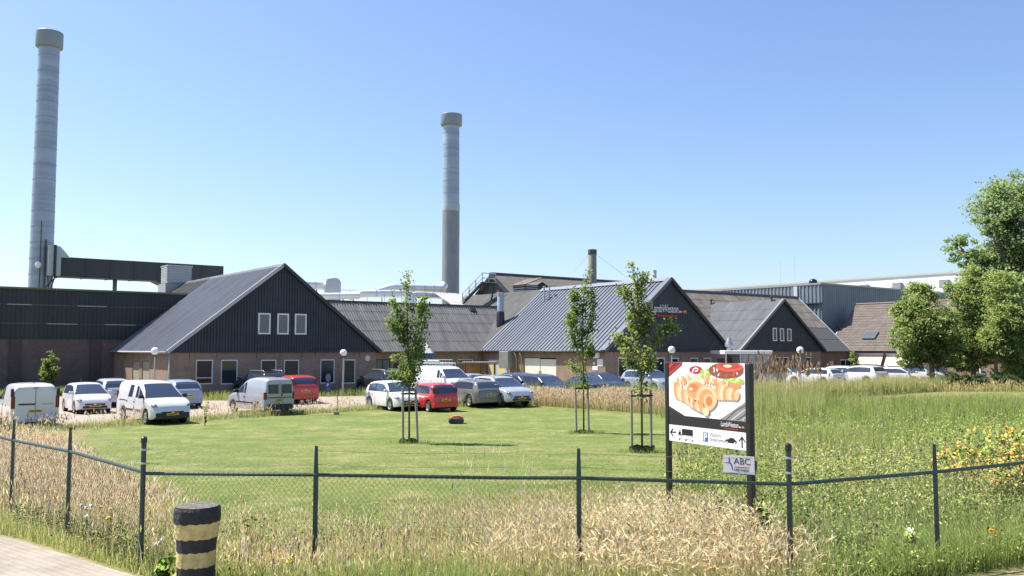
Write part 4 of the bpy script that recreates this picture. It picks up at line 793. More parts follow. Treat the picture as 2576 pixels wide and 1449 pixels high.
# ------------------------------------------------------------------ chain link fences
FG = mat('fence green paint', (.018, .05, .045), .4, noise=(6, .25)); WIRE = mat('galvanised wire', (.1, .115, .09), .6, .2); FGW = mat('green wire', (.085, .095, .06), .5)
def fence(label, P, rail, bent=False, joint=()):
    """P: list of (photo x, Y, kind); rail: list of photo y of the top rail at each post"""
    pts = [at(x, y, Y) for (x, Y, k), y in zip(P, rail)]; b = pts[0]; o = thing('wire_fence', label, 'fence', (b.x, b.y, gz(b.y)), 0, 'green wire mesh fences along the road'); B3 = Vector((b.x, b.y, gz(b.y)))
    for (x, Y, k), q in zip(P, pts):
        if not k: continue
        g = Vector((q.x, q.y, gz(q.y))) - B3; h = q.z - gz(q.y)
        if k == 'corner':
            MB().tube([g - Vector((0, 0, .2)), g + Vector((0, 0, h + .40))], .03, 12).build('post', FG, o, True, 40); MB().lathe([(.03, h + .36), (.036, h + .365), (.036, h + .42), (.01, h + .44)], 12, tuple(g)).build('post_cap', BLACK, o, True, 40)
            for z in (h + .28, h + .12): MB().lathe([(.03, z - .012), (.037, z - .01), (.037, z + .01), (.03, z + .012)], 12, tuple(g)).build('clamp', PIPE, o)
        else:
            mb = MB(); rs = []
            for z, s in ((-.2, 1), (h + .0, 1), (h + .33, .62)):
                pr = [(-.028, -.006), (.028, -.006), (.028, .0), (.005, .0), (.004, .034), (-.004, .034), (-.005, .0), (-.028, .0)]
                rs.append([(g.x + x_ * s, g.y + y_, g.z + z) for x_, y_ in pr])
            mb.rings(rs, True, True); mb.build('post', FG, o)
    for i in range(len(pts) - 1):
        a, c = pts[i] - B3, pts[i + 1] - B3; MB().tube([a, c], .021, 10).build('top_rail', FG, o, True, 40)
        d = (c - a); L_ = Vector((d.x, d.y, 0)).length; dn = d / L_; mb = MB(); pitch = .062
        ga = gz(pts[i].y) - B3.z; gc = gz(pts[i + 1].y) - B3.z
        def pt(s, t):
            q = a + dn * s; g = ga + (gc - ga) * s / L_; return Vector((q.x, q.y, g + (q.z - g) * t))
        hm = a.z - ga; run = hm * .82; r = .0015; k = -int(run / pitch) - 1
        while k * pitch < L_:
            for sg in (1, -1):
                s0 = k * pitch if sg == 1 else k * pitch + run; s1 = k * pitch + run if sg == 1 else k * pitch; t0, t1 = .03, 1.0
                def cl(s, so, t_s, t_o):
                    if s < 0: return 0, t_s + (t_o - t_s) * (0 - s) / (so - s)
                    if s > L_: return L_, t_s + (t_o - t_s) * (L_ - s) / (so - s)
                    return s, t_s
                if max(s0, s1) <= .0 or min(s0, s1) >= L_: continue
                A_, ta = cl(s0, s1, t0, t1); B_, tb = cl(s1, s0, t1, t0)
                mb.tube([pt(A_, ta), pt(B_, tb)], r, 3, caps=False)
            k += 1
        # twists over the rail
        k = 0
        while k * pitch < L_:
            q = a + dn * (k * pitch); mb.tube([q + dn * -.006 + Vector((0, -.023, -.018)), q + dn * .012 + Vector((0, -.022, .012)), q + dn * .03 + Vector((0, .0, .026))], .0022, 3, caps=False); k += 1
        mb.build('chain_link', FGW, o)
        for f, rw in ((.12, .0026), (.28, .0026), (-.55, .0022)):
            mb = MB()
            for m_ in range(6):
                t0, t1 = m_ / 6, (m_ + 1) / 6; sag = lambda t: -.02 * 4 * t * (1 - t)
                mb.tube([a.lerp(c, t0) + Vector((0, 0, f + sag(t0))), a.lerp(c, t1) + Vector((0, 0, f + sag(t1)))], rw, 3, caps=False)
            if f > 0:
                n = int(L_ / .12)
                for m_ in range(n):
                    q = a.lerp(c, (m_ + .5) / n) + Vector((0, 0, f - .08 * (m_ + .5) / n * (1 - (m_ + .5) / n))); mb.tube([q + Vector((-.012, 0, -.014)), q + Vector((.012, .006, .014))], .0022, 3, caps=False)
            mb.build('barbed_wire' if f > 0 else 'tension_wire', WIRE, o)
    return o
fence('mesh fence running back along the left bend of the road', [(-240, 19.5, 't'), (34, 14.1, 't'), (176, 12.3, 't'), (359, 10.5, '')], [1044, 1108, 1135.5, 1187])
fence('mesh fence straight across the front, between the two round corner posts', [(360, 10.5, 'corner'), (795, 10.2, 't'), (1258, 10.08, ''), (1456, 10.0, 't'), (1985, 9.55, 'corner')], [1191, 1194.5, 1202, 1202.5, 1218])
fence('mesh fence running off to the right past the orange flowers', [(1986, 9.55, ''), (2352, 10.5, 't'), (2700, 11.6, 't'), (3100, 13.2, 't')], [1218, 1187.5, 1151, 1115])
# ------------------------------------------------------------------ billboard
ls = (1683.5, 12.8); pl = at(1684.6, 912.5, 12.8); pr = at(1877.3, 911.4, 11.5); dx, dy = pr.x - pl.x, pr.y - pl.y; WS = math.hypot(dx, dy); rzS = math.atan2(dy, dx)
SG = thing('billboard', 'standing company billboard with a plate of curly fries above black arrows, between two black posts', 'sign', (pl.x, pl.y, gz(12.8) - .03), rzS); Z0 = gz(12.8) - .03
zt, zb = 2.905 - Z0, 1.775 - Z0; PB = mat('post black', (.012, .014, .015), .35, noise=(4, .2))
MB().rbox(-.08, .0, -.035, .035, -.3, zt, .015).build('post', PB, SG); MB().rbox(WS, WS + .095, -.04, .04, -.3, zt, .015).build('post', PB, SG)
yA = zt - (zt - zb) * (640 / 955); yB = zt - (zt - zb) * (760 / 955)
mb = MB(); mb.box(.001, WS - .001, -.02, .02, zb, zt); mb.build('board', mat('board back', (.3, .3, .3), .5), SG)
PMS = []
def pm(name, c, r=.35):
    m_ = mat('poster ' + name, c, r); PMS.append(m_) if m_ not in PMS else 0; return PMS.index(m_)
art = MB(); lay = [0]
def pic(x, y):
    s = (x - 165 - (y - 65) * .024) / 930.0; yt, yb_ = 65 - 5 * s, 690 + 60 * s; t = (y - yt) / (yb_ - yt)
    return min(1, max(0, s)), min(1, max(0, t))
def shape(pts, mi):
    lay[0] += 1; y = -.0215 - .00012 * lay[0]; out = []
    for x, yy in pts:
        s, t = pic(x, yy); out.append((.002 + s * (WS - .004), y, zt - t * (zt - yA)))
    art.poly(out, mi)
def ell(cx, cy, rx, ry, mi, rot=0, a0=0, a1=360, n=26):
    c, s = math.cos(R(rot)), math.sin(R(rot)); pts = []
    for k in range(n):
        a = R(a0 + (a1 - a0) * k / (n - 1 if a1 - a0 < 360 else n)); x, y = rx * math.cos(a), ry * math.sin(a); pts.append((cx + x * c - y * s, cy + x * s + y * c))
    shape(pts, mi)
def band(pts, wd, mi):
    """thick stroke"""
    Ls, Rs = [], []
    for i, p in enumerate(pts):
        a, b_ = pts[max(0, i - 1)], pts[min(len(pts) - 1, i + 1)]; dx_, dy_ = b_[0] - a[0], b_[1] - a[1]; l = math.hypot(dx_, dy_) or 1; nx, ny = -dy_ / l * wd / 2, dx_ / l * wd / 2
        Ls.append((p[0] + nx, p[1] + ny)); Rs.append((p[0] - nx, p[1] - ny))
    for i in range(len(pts) - 1): shape([Ls[i], Ls[i + 1], Rs[i + 1], Rs[i]], mi) if False else None
    lay[0] += 1; y = -.0215 - .00012 * lay[0]; V = []
    for p, q in zip(Ls, Rs):
        for x, yy in (p, q):
            s, t = pic(x, yy); V.append((.002 + s * (WS - .004), y, zt - t * (zt - yA)))
    art.add(V, [(2 * i, 2 * i + 2, 2 * i + 3, 2 * i + 1) for i in range(len(pts) - 1)], mi)
W_, SH = pm('white', (.8, .8, .8)), pm('plate shade', (.62, .63, .66)); OR1, OR2, OR3, OR4 = pm('fry pale', (.85, .48, .26)), pm('fry', (.8, .32, .13)), pm('fry deep', (.62, .2, .07)), pm('fry light', (.86, .6, .38))
RD, RD2, DK, DK2, BR_, GR1, GR2, KT = pm('red', (.26, .015, .02)), pm('red light', (.42, .07, .06)), pm('dark', (.03, .028, .03)), pm('wood grey', (.25, .24, .24)), pm('patty', (.25, .09, .05)), pm('lettuce', (.35, .5, .08)), pm('lettuce pale', (.6, .7, .3)), pm('ketchup', (.45, .04, .05))
TM = pm('tomato', (.72, .1, .06)); BUN = pm('bun', (.7, .3, .12))
shape([(165, 65), (1100, 60), (1120, 755), (180, 695)], W_)
ell(620, 420, 420, 270, SH, 8); ell(620, 405, 405, 250, W_, 8)
shape([(165, 65), (350, 65), (345, 95), (172, 240), (165, 240)], RD); band([(175, 205), (260, 140), (330, 85)], 18, RD2); band([(168, 130), (215, 80)], 26, RD2); band([(172, 238), (345, 95)], 8, DK)
shape([(180, 590), (390, 712), (180, 700)], DK); shape([(820, 748), (1112, 515), (1120, 760)], DK2)
for k in range(4): band([(890 + 60 * k, 735), (1000 + 50 * k, 620 + 25 * k), (1115, 560 + 40 * k)], 10, DK if k % 2 == 0 else SH)
shape([(455, 190), (600, 190), (585, 262), (545, 275), (475, 250)], OR4); ell(527, 165, 92, 62, SH); ell(522, 152, 84, 48, KT); band([(480, 185), (490, 145), (520, 125), (548, 140), (540, 162), (510, 165)], 14, W_)
for k in range(9): ell(640 + 40 * math.cos(k * 1.7), 150 + 14 * k, 34, 22, (GR1, GR2)[k % 2], k * 40)
for k in range(13): ell(880 + 15 * k, 275 + 18 * math.sin(k * 2.1), 36, 24, (GR1, GR2)[k % 2], k * 50)
ell(950, 330, 110, 40, BUN); ell(880, 150, 200, 95, BR_); 
rr = random.Random(8)
for k in range(26): a = rr.uniform(0, 6.28); ell(880 + 175 * math.cos(a) * rr.uniform(.5, 1), 165 + 78 * math.sin(a) * rr.uniform(.4, 1), 8, 20, (RD2, TM, W_, BR_)[k % 4], rr.uniform(-20, 20), n=10)
ell(925, 105, 155, 58, TM); ell(925, 92, 120, 38, RD2); ell(905, 95, 50, 18, OR4)
for k in range(9): ell(640 + 32 * k, 255 + 9 * k, 17, 46, (OR1, OR2, OR4)[k % 3], 12)
for k in range(8): ell(245 + 28 * k, 330 - 14 * k + (k % 2) * 24, 16, 60, (OR4, OR1, OR2)[k % 3], -14)
for k in range(7): ell(275 + 32 * k, 405 + 18 * k, 30, 96 - 3 * k, (OR2, OR1, OR4)[k % 3], -6)
for k in range(8): ell(790 + 32 * k, 400 + 6 * k, 30, 110 - 7 * k, (OR2, OR1, OR4)[k % 3], 6)
ell(520, 385, 125, 125, OR1); ell(520, 385, 100, 100, OR2); ell(500, 365, 55, 50, OR3); ell(470, 380, 22, 16, W_, 20); band([(400, 380), (440, 300), (540, 275), (640, 310)], 30, OR4)
ell(665, 480, 128, 158, OR1); ell(665, 485, 105, 132, OR4); ell(660, 490, 90, 115, OR2); ell(690, 515, 62, 85, OR1); ell(695, 520, 40, 60, OR3); band([(575, 560), (600, 600), (680, 610), (760, 560)], 26, OR1)
for k in range(8): ell(455 + 30 * k, 535 + 16 * k, 26, 60 - 2 * k, (OR1, OR4, OR2)[k % 3], -10)
ell(660, 645, 38, 50, OR4); 
for k in range(4): ell(450 + 60 * k, 505 + 22 * k, 8, 40, OR3, -12)
art.build('poster', PMS, SG)
mb = MB(); mb.box(.001, WS - .001, -.0235, -.02, yB, yA); mb.build('logo_band', mat('band black', (.02, .02, .021), .4), SG)
xg = WS * .695; logo(SG, xg, -.026, yA - (yA - yB) * .62, WS * .285, False, .001)
mb = MB(); mb.box(.001, WS - .001, -.0235, -.02, zb, yB); mb.build('direction_panel', SIGNW, SG)
INK = mat('sign ink', (.01, .01, .015), .5); zc = lambda t: yB - (yB - zb) * t
def flat(name, polys, m_, d=-.0255):
    mb = MB()
    for pl_ in polys: mb.rings([[(x * WS, d, zc(t)) for x, t in pl_], [(x * WS, d + .0019, zc(t)) for x, t in pl_]], True, True)
    return mb.build(name, m_, SG)
flat('arrow', [[(.035, .45), (.09, .4), (.09, .5)], [(.03, .44), (.095, .39), (.095, .5), (.03, .5)]][1:], INK)
flat('arrow', [[(.01, .48), (.05, .22), (.062, .27), (.03, .48)], [(.01, .48), (.03, .48), (.062, .68), (.05, .73)]], INK)
flat('truck_symbol', [[(.18, .18), (.33, .18), (.33, .56), (.18, .56)], [(.135, .36), (.165, .36), (.165, .52), (.13, .52)], [(.145, .26), (.16, .26), (.16, .31), (.14, .31)], [(.13, .52), (.18, .54), (.18, .6), (.13, .58)], [(.13, .79), (.335, .79), (.335, .81), (.13, .81)], [(.13, .9), (.145, .82), (.16, .9)], [(.22, .9), (.235, .82), (.25, .9)], [(.31, .9), (.325, .82), (.34, .9)]], INK)
mb = MB()
for x in (.145, .19, .265, .3, .325): mb.lathe([(.001, -.0255), (.014, -.0255), (.014, -.0235)], 12, (x * WS, 0, zc(.63)), 'y')
mb.build('truck_wheel', mat('wheel grey', (.5, .5, .5), .5), SG)
flat('parking_plate', [[(.465, .24), (.53, .24), (.53, .78), (.465, .78)]], mat('parking blue', (.03, .13, .5), .4)); text('P', 'lettering', SG, (.472 * WS, -.026, zc(.72)), .14, SIGNW, ext=.0006, off=.003)
TXT = mat('text grey', (.25, .25, .27), .5); text('Visitors', 'lettering', SG, (.55 * WS, -.025, zc(.44)), .073, TXT, ext=.0006); text('Employees', 'lettering', SG, (.55 * WS, -.025, zc(.7)), .073, TXT, ext=.0006, sx=.93)
flat('car_symbol', [[(.745, .66), (.75, .52), (.79, .46), (.81, .38), (.85, .38), (.865, .47), (.885, .52), (.885, .66), (.86, .68), (.77, .68)]], INK); mb = MB()
for x in (.768, .865): mb.lathe([(.001, -.0265), (.017, -.0265), (.017, -.0235)], 12, (x * WS, 0, zc(.66)), 'y')
mb.build('car_wheel', mat('wheel grey', (.5, .5, .5), .5), SG)
flat('arrow', [[(.942, .3), (.957, .3), (.957, .88), (.942, .88)], [(.949, .2), (.99, .5), (.985, .58), (.949, .32)], [(.949, .2), (.949, .32), (.913, .58), (.91, .5)]], INK)
# small contractor plate fixed to the right post
pa = at(1857, 1168, 11.42); o = thing('contractor_plate', 'small pale plate lettered ABC, fixed to the right post of the billboard', 'sign', (pa.x, pa.y - .03, pa.z), rzS * .55); w2, h2_ = .205, .112
MB().box(-w2, w2, -.006, .006, -h2_, h2_).build('plate', mat('plate pale grey', (.62, .63, .65), .4), o); MB().box(-w2, w2, -.008, .01, -h2_ - .012, -h2_).build('bottom_edge', mat('plate edge blue', (.05, .06, .2), .4), o)
text('ABC', 'lettering', o, (-.065, -.0075, .005), .115, mat('dark blue ink', (.02, .025, .05), .5), ext=.0006); text('HEKWERK', 'lettering', o, (-.06, -.0075, -.085), .047, mat('dark blue ink', (.02, .025, .05), .5), ext=.0006, sx=.9)
mb = MB(); mb.add([(-.055, -.0078, -.028), (.14, -.0078, -.024), (.14, -.0078, -.034), (-.055, -.0078, -.04)], [(0, 1, 2, 3)]); mb.add([(-.185, -.0079, .02), (-.13, -.0079, .024), (-.09, -.0079, -.02), (-.13, -.0079, .012), (-.185, -.0079, .012)], [(0, 1, 2, 3, 4)]); mb.build('red_line', RED, o)
mb = MB(); mb.add([(-.13, -.0077, .085), (-.118, -.0077, .09), (-.112, -.0077, .03), (-.09, -.0077, -.0), (-.07, -.0077, -.08), (-.085, -.0077, -.075), (-.105, -.0077, -.01), (-.132, -.0077, .03)], [(0, 1, 2, 3, 4, 5, 6, 7)]); mb.build('blue_mark', mat('mark blue', (.03, .07, .45), .4), o)
MB().box(w2 - .06, w2 + .02, .006, .05, -.06, .06).build('clamp', DARKSTEEL, o)
# ------------------------------------------------------------------ cars and vans
def paint(name, c, rough=.3, metal=0.0, coat=.6): return mat('car paint ' + name, c, rough, metal, coat=coat, noise=(1.3, .04))
TYRE = mat('tyre rubber', (.015, .015, .016), .8); RIM = mat('wheel rim silver', (.5, .51, .53), .35, .7); CGLASS = mat('car glass', (.04, .055, .09), .05, spec=.9)
PLAS = mat('black plastic', (.018, .019, .02), .5); HEADL = mat('headlight lens', (.2, .22, .25), .08, .3, coat=.8); TAILL = mat('tail light red', (.1, .006, .01), .15, coat=.6); PLATE = mat('number plate yellow', (.75, .42, .02), .4); PLATEM = mat('plate mark', (.12, .08, .02), .5)
ARCH = mat('wheel arch black', (.01, .01, .01), .9); SILV = mat('trim silver', (.6, .61, .62), .3, .6); RAILM = mat('roof rail grey', (.28, .29, .3), .4, .4)
KINDS = {
 'hatch': dict(L=3.95, W=1.72, xf=1.22, xr=-1.22, rw=.31, belt=.93, sill=.22, tum=.30, top=[(-1.975, .78), (-1.94, .92), (-1.86, 1.02), (-1.62, 1.3), (-1.42, 1.43), (-1.1, 1.49), (-.5, 1.525), (.05, 1.51), (.35, 1.44), (.75, 1.2), (1.08, .99), (1.4, .91), (1.7, .82), (1.88, .7), (1.975, .56)],
   ws=(.35, 1.08), rwn=(-1.84, -1.45), side=[(-1.42, -.62), (-.52, .32), (.37, .95)], tail=(.92, .14, .24)),
 'city': dict(L=3.45, W=1.63, xf=1.16, xr=-1.18, rw=.28, belt=.9, sill=.2, tum=.26, top=[(-1.725, .7), (-1.7, .88), (-1.62, 1.02), (-1.48, 1.28), (-1.36, 1.4), (-1.0, 1.45), (-.4, 1.47), (.1, 1.45), (.4, 1.36), (.8, 1.1), (1.05, .95), (1.35, .87), (1.58, .76), (1.725, .55)],
   ws=(.4, 1.05), rwn=(-1.66, -1.38), side=[(-1.3, -.6), (-.5, .35), (.4, .9)], tail=(1.12, .12, .26)),
 'mpv': dict(L=4.35, W=1.8, xf=1.35, xr=-1.3, rw=.32, belt=.97, sill=.22, tum=.28, top=[(-2.175, .8), (-2.15, .98), (-2.08, 1.06), (-1.92, 1.35), (-1.78, 1.5), (-1.4, 1.58), (-.5, 1.6), (.1, 1.56), (.45, 1.47), (1.0, 1.14), (1.3, 1.0), (1.7, .9), (2.0, .76), (2.175, .56)],
   ws=(.45, 1.3), rwn=(-2.06, -1.8), side=[(-1.78, -1.25), (-1.15, -.25), (-.15, .42), (.47, 1.1)], tail=(1.18, .13, .36)),
 'suv': dict(L=4.45, W=1.84, xf=1.36, xr=-1.32, rw=.35, belt=1.05, sill=.28, tum=.28, top=[(-2.22, .85), (-2.2, 1.02), (-2.1, 1.12), (-1.88, 1.42), (-1.7, 1.56), (-1.3, 1.63), (-.5, 1.65), (.1, 1.62), (.4, 1.54), (.9, 1.22), (1.2, 1.08), (1.7, .99), (2.05, .86), (2.22, .62)],
   ws=(.4, 1.2), rwn=(-2.06, -1.73), side=[(-1.68, -1.2), (-1.1, -.25), (-.15, .38), (.43, 1.02)], tail=(1.08, .16, .16)),
 'estate': dict(L=4.65, W=1.78, xf=1.42, xr=-1.38, rw=.32, belt=.94, sill=.22, tum=.28, top=[(-2.325, .74), (-2.29, .92), (-2.22, 1.0), (-1.98, 1.27), (-1.82, 1.39), (-1.4, 1.45), (-.6, 1.48), (.0, 1.46), (.3, 1.39), (.8, 1.12), (1.1, .98), (1.7, .88), (2.1, .75), (2.325, .52)],
   ws=(.3, 1.1), rwn=(-2.2, -1.87), side=[(-1.75, -1.22), (-1.12, -.3), (-.2, .28), (.33, .93)], tail=(.86, .16, .14)),
 'sedan': dict(L=4.55, W=1.78, xf=1.4, xr=-1.35, rw=.32, belt=.93, sill=.22, tum=.3, top=[(-2.275, .72), (-2.25, .92), (-2.1, 1.0), (-1.68, 1.03), (-1.3, 1.2), (-.9, 1.37), (-.5, 1.43), (.0, 1.43), (.3, 1.36), (.8, 1.1), (1.1, .97), (1.65, .88), (2.05, .75), (2.275, .52)],
   ws=(.3, 1.1), rwn=(-1.66, -.92), side=[(-1.2, -.42), (-.32, .28), (.33, .93)], tail=(.86, .18, .12)),
 'van': dict(L=4.4, W=1.79, xf=1.38, xr=-1.3, rw=.32, belt=1.08, sill=.25, tum=.2, top=[(-2.2, 1.55), (-2.18, 1.7), (-2.08, 1.78), (-1.8, 1.83), (-.6, 1.84), (.1, 1.8), (.42, 1.72), (.85, 1.42), (1.22, 1.14), (1.6, 1.06), (1.95, .93), (2.12, .78), (2.2, .6)],
   ws=(.42, 1.22), rwn=None, side=[(.1, .4), (.45, 1.08)], tail=(.98, .11, .5)),
 'combo': dict(L=4.25, W=1.68, xf=1.3, xr=-1.35, rw=.3, belt=1.0, sill=.25, tum=.16, top=[(-2.125, 1.6), (-2.11, 1.72), (-2.02, 1.79), (-1.6, 1.83), (-.7, 1.84), (-.2, 1.78), (.15, 1.66), (.6, 1.36), (.98, 1.08), (1.4, 1.0), (1.75, .88), (2.0, .74), (2.125, .55)],
   ws=(.15, .98), rwn=None, side=[(-.1, .12), (.17, .84)], tail=(.9, .1, .36)),
 'bigvan': dict(L=4.95, W=1.93, xf=1.65, xr=-1.55, rw=.34, belt=1.2, sill=.27, tum=.2, top=[(-2.475, 1.75), (-2.46, 1.88), (-2.35, 1.95), (-1.8, 1.98), (.3, 1.97), (.7, 1.9), (.95, 1.78), (1.3, 1.5), (1.7, 1.24), (2.0, 1.15), (2.3, 1.0), (2.43, .8), (2.475, .62)],
   ws=(.95, 1.7), rwn=None, side=[(.62, .92), (.98, 1.52)], tail=(1.2, .1, .5)),
}
def lerp_list(pts, x):
    if x <= pts[0][0]: return pts[0][1]
    for (a, za), (b_, zb) in zip(pts, pts[1:]):
        if x <= b_: return za + (zb - za) * (x - a) / (b_ - a)
    return pts[-1][1]
WHEELS = {}
def wheel_mesh(rw):
    if rw in WHEELS: return WHEELS[rw]
    t = MB().lathe([(rw * .62, -.09), (rw * .9, -.1), (rw * .98, -.07), (rw, -.03), (rw, .03), (rw * .98, .07), (rw * .9, .1), (rw * .62, .09)], 28, axis='y', cap=False)
    t.lathe([(.001, .055), (rw * .63, .055)], 20, axis='y'); t.lathe([(.001, -.055), (rw * .63, -.055)], 20, axis='y')
    r = MB()
    for s in (1, -1):
        r.lathe([(rw * .57, s * .06), (rw * .66, s * .09), (rw * .7, s * .1), (rw * .66, s * .065)], 28, axis='y', cap=False); r.lathe([(.001, s * .085), (rw * .16, s * .085), (rw * .17, s * .06)], 14, axis='y', cap=False)
        for k in range(6):
            a = 2 * PI * k / 6; c_, s_ = math.cos(a), math.sin(a); q = []
            for rr_, w in ((rw * .12, rw * .1), (rw * .62, rw * .13)):
                for sg in (-1, 1): q.append((rr_ * c_ - sg * w * s_, s * .08, rr_ * s_ + sg * w * c_))
            r.add(q, [(0, 1, 3, 2)])
    tm = t.build('tyre', TYRE, None, True, 40); rm = r.build('rim', RIM, None, True, 40); ms = (tm.data, rm.data)
    for o in (tm, rm): bpy.data.objects.remove(o)
    WHEELS[rw] = ms; return ms
def car(label, cat, kind, p, loc, head, group='vehicles on the factory parking', name='parked_car', bumper=None, mirror=None, rear_win=False, side_extra=False, rails=None, far=False, trim=False, rack=False, **kw):
    S = dict(KINDS[kind]); L, W = S['L'], S['W']; o = thing(name, label, cat, (loc[0], loc[1], gz(loc[1])), R(head), group)
    rw = S['rw']; ra = rw + .07; top = S['top']; hx = L / 2
    xs = {round(x, 3) for x, _ in top} | {round(v, 3) for w in S['side'] for v in w} | {round(v, 3) for v in S['ws']} | {round(S['ws'][1] + .09, 3)}
    if S['rwn']: xs |= {round(v, 3) for v in S['rwn']}
    for xa in (S['xf'], S['xr']): xs |= {round(xa + ra * math.sin(R(a)), 3) for a in (-90, -88, -70, -48, -24, 0, 24, 48, 70, 88, 90)}
    xs |= {round(-hx + d, 3) for d in (.02, .06, .14, .28)} | {round(hx - d, 3) for d in (.02, .06, .14, .28)}
    xs = sorted(xs); keep = [xs[0]]
    for x in xs[1:]:
        if x - keep[-1] > .006: keep.append(x)
    xs = keep; roof = max(z for _, z in top)
    vanlike = S['rwn'] is None
    def sec(x):
        zt = lerp_list(top, x); e = min(hx - abs(x), .5); pl = 1 - (.16 if not (vanlike and x < 0) else .05) * (1 - min(1, e / (.5 if not (vanlike and x < 0) else .12))) ** 2
        w = W / 2 * pl; zs = S['sill'] + (.06 * (1 - min(1, e / .25)) if e < .25 else 0)
        for xa in (S['xf'], S['xr']):
            d = abs(x - xa)
            if d < ra: zs = max(zs, rw + math.sqrt(ra * ra - d * d))
        zb = min(S['belt'], zt - .05); zb = max(zb, zs + .04); up = max(zt - zb, .04)
        wr = w * .965 - S['tum'] * max(0, zt - S['belt'])
        ws_ = w * (1 if zs < .4 else .995)
        f = lambda t: zs + (zb - zs) * t
        m = min(.12, .3 * up)
        return [(0, zs), (w * .8, zs), (ws_ * .965, zs), (ws_ * .985, f(.12)), (w * 1.0, f(.5)), (w * .99, f(.85)), (w * .965, zb), (w * .955, zb + .04 * min(1, up / .3)), (wr + (w * .955 - wr) * .22, zb + up * .80), (wr + .0, zb + up * .86), (wr - m * .35, zb + up * .95), (wr - m, zb + up * .99), (wr * .5, zt + .012), (0, zt + .018)]
    secs = [sec(x) for x in xs]; n = len(secs[0]); body = MB(); wsm, rwm = MB(), MB(); pil, cow = {}, MB(); sw = {1: MB(), -1: MB()}
    for i in range(len(xs) - 1):
        xm = (xs[i] + xs[i + 1]) / 2; ztm = lerp_list(top, xm)
        for s in (1, -1):
            for j in range(n - 1):
                q = [(xs[i], s * secs[i][j][0], secs[i][j][1]), (xs[i + 1], s * secs[i + 1][j][0], secs[i + 1][j][1]), (xs[i + 1], s * secs[i + 1][j + 1][0], secs[i + 1][j + 1][1]), (xs[i], s * secs[i][j + 1][0], secs[i][j + 1][1])]
                if s == 1: q.reverse()
                tgt = body
                if j == 7 and any(a < xm < b_ for a, b_ in S['side']) and ztm > S['belt'] + .1: tgt = sw[s]
                if j == 7 and not vanlike:
                    for gi, (a, b_) in enumerate(zip(S['side'], S['side'][1:])):
                        if a[1] < xm < b_[0]: tgt = pil.setdefault((s, gi), MB())
                if j >= 10 and S['ws'][1] < xm < S['ws'][1] + .09: tgt = cow
                if j >= 11 and S['ws'][0] < xm < S['ws'][1]: tgt = wsm
                if j >= 11 and S['rwn'] and S['rwn'][0] < xm < S['rwn'][1]: tgt = rwm
                tgt.poly(q)
    for i in (0, len(xs) - 1):
        ring = [(xs[i], y, z) for y, z in secs[i]] + [(xs[i], -y, z) for y, z in reversed(secs[i][1:-1])]; body.poly(ring if i else list(reversed(ring)))
    import bmesh
    def weld(ob):
        bm = bmesh.new(); bm.from_mesh(ob.data); bmesh.ops.remove_doubles(bm, verts=bm.verts, dist=.0008); bmesh.ops.recalc_face_normals(bm, faces=bm.faces)
        for f in bm.faces: f.smooth = True
        bm.to_mesh(ob.data); bm.free(); ob.data.set_sharp_from_angle(angle=R(42)); return ob
    weld(body.build('body', p, o)); weld(wsm.build('windscreen', CGLASS, o))
    weld(cow.build('windscreen_cowl', PLAS, o))
    for q in pil.values(): weld(q.build('door_pillar', PLAS, o))
    if rwm.v: weld(rwm.build('rear_window', CGLASS, o))
    for s in (1, -1):
        if sw[s].v: weld(sw[s].build('side_window', CGLASS, o))
    # dark wheel housings close the tunnel between the wheels
    MB().box(S['xr'] - ra - .02, S['xf'] + ra + .02, -W * .38, W * .38, S['sill'] - .03, S['sill'] + .4).build('underbody', ARCH, o)
    tm, rm = wheel_mesh(rw)
    for x in (S['xf'], S['xr']):
        for s in (1, -1):
            t = bpy.data.objects.new('wheel', tm); COL.objects.link(t); t.parent = o; t.location = (x, s * (W / 2 - .115), rw); r_ = bpy.data.objects.new('rim', rm); COL.objects.link(r_); r_.parent = t
    belt = S['belt']
    def wfrac(x): return sec(x)[4][0]
    if not far or True:
        hz = lerp_list(top, hx - .3) - .12
        for s in (1, -1):
            mb = MB(); mb.ball((hx - .27, s * (wfrac(hx - .27) - .14), hz), (.24, .13, .07 if kind != 'van' else .085), 14, 8); mb.build('headlight', HEADL, o, True)
            MB().rbox(S['ws'][1] - .22, S['ws'][1] - .08, s * (W / 2 + .06) - .11, s * (W / 2 + .06) + .11, belt + .04, belt + .2, .04).build('mirror', mirror or p, o, True, 40)
            z0, wd, hh = S['tail']; yt = wfrac(-hx + .03); zt_ = z0
            mb = MB(); xt = -hx if (vanlike or zt_ + hh < .98) else -hx + .1
            mb.rbox(xt - .015, xt + (.14 if vanlike else .3), s * (yt - wd / 2 - .005) - wd / 2 - .02, s * (yt - wd / 2 - .005) + wd / 2 + .022, zt_ - .12, zt_ - .12 + hh, .03); mb.build('tail_light', TAILL, o, True, 40)
        zf = lerp_list(top, hx); MB().lathe([(.001, .02), (.055, .018), (.06, 0)], 12, (hx, 0, zf - .06), 'x').build('emblem', SILV, o, True)
        MB().lathe([(.001, -.02), (.05, -.018), (.055, 0)], 12, (-hx, 0, min(.98, top[0][1] - .02)), 'x').build('emblem', SILV, o, True)
        mb = MB(); mb.rbox(hx - .06, hx + .012, -W * .28, W * .28, zf - .12, zf - .02, .03); mb.rbox(hx - .06, hx + .012, -W * .34, W * .34, S['sill'] + .08, S['sill'] + .2, .03); mb.build('grille', PLAS, o, True, 40)
        f = MB().box(hx + .01, hx + .022, -.26, .26, zf - .19 if zf > .5 else .3, zf - .09 if zf > .5 else .4).build('number_plate', PLATE, o); MB().box(hx + .0215, hx + .0235, -.2, .2, zf - .165, zf - .115).build('plate_mark', PLATEM, f)
        zp = .95 if kind in ('suv', 'mpv') else (.72 if not vanlike else .74); xp_ = -hx - .004
        zp = min(zp, top[0][1] - .08)
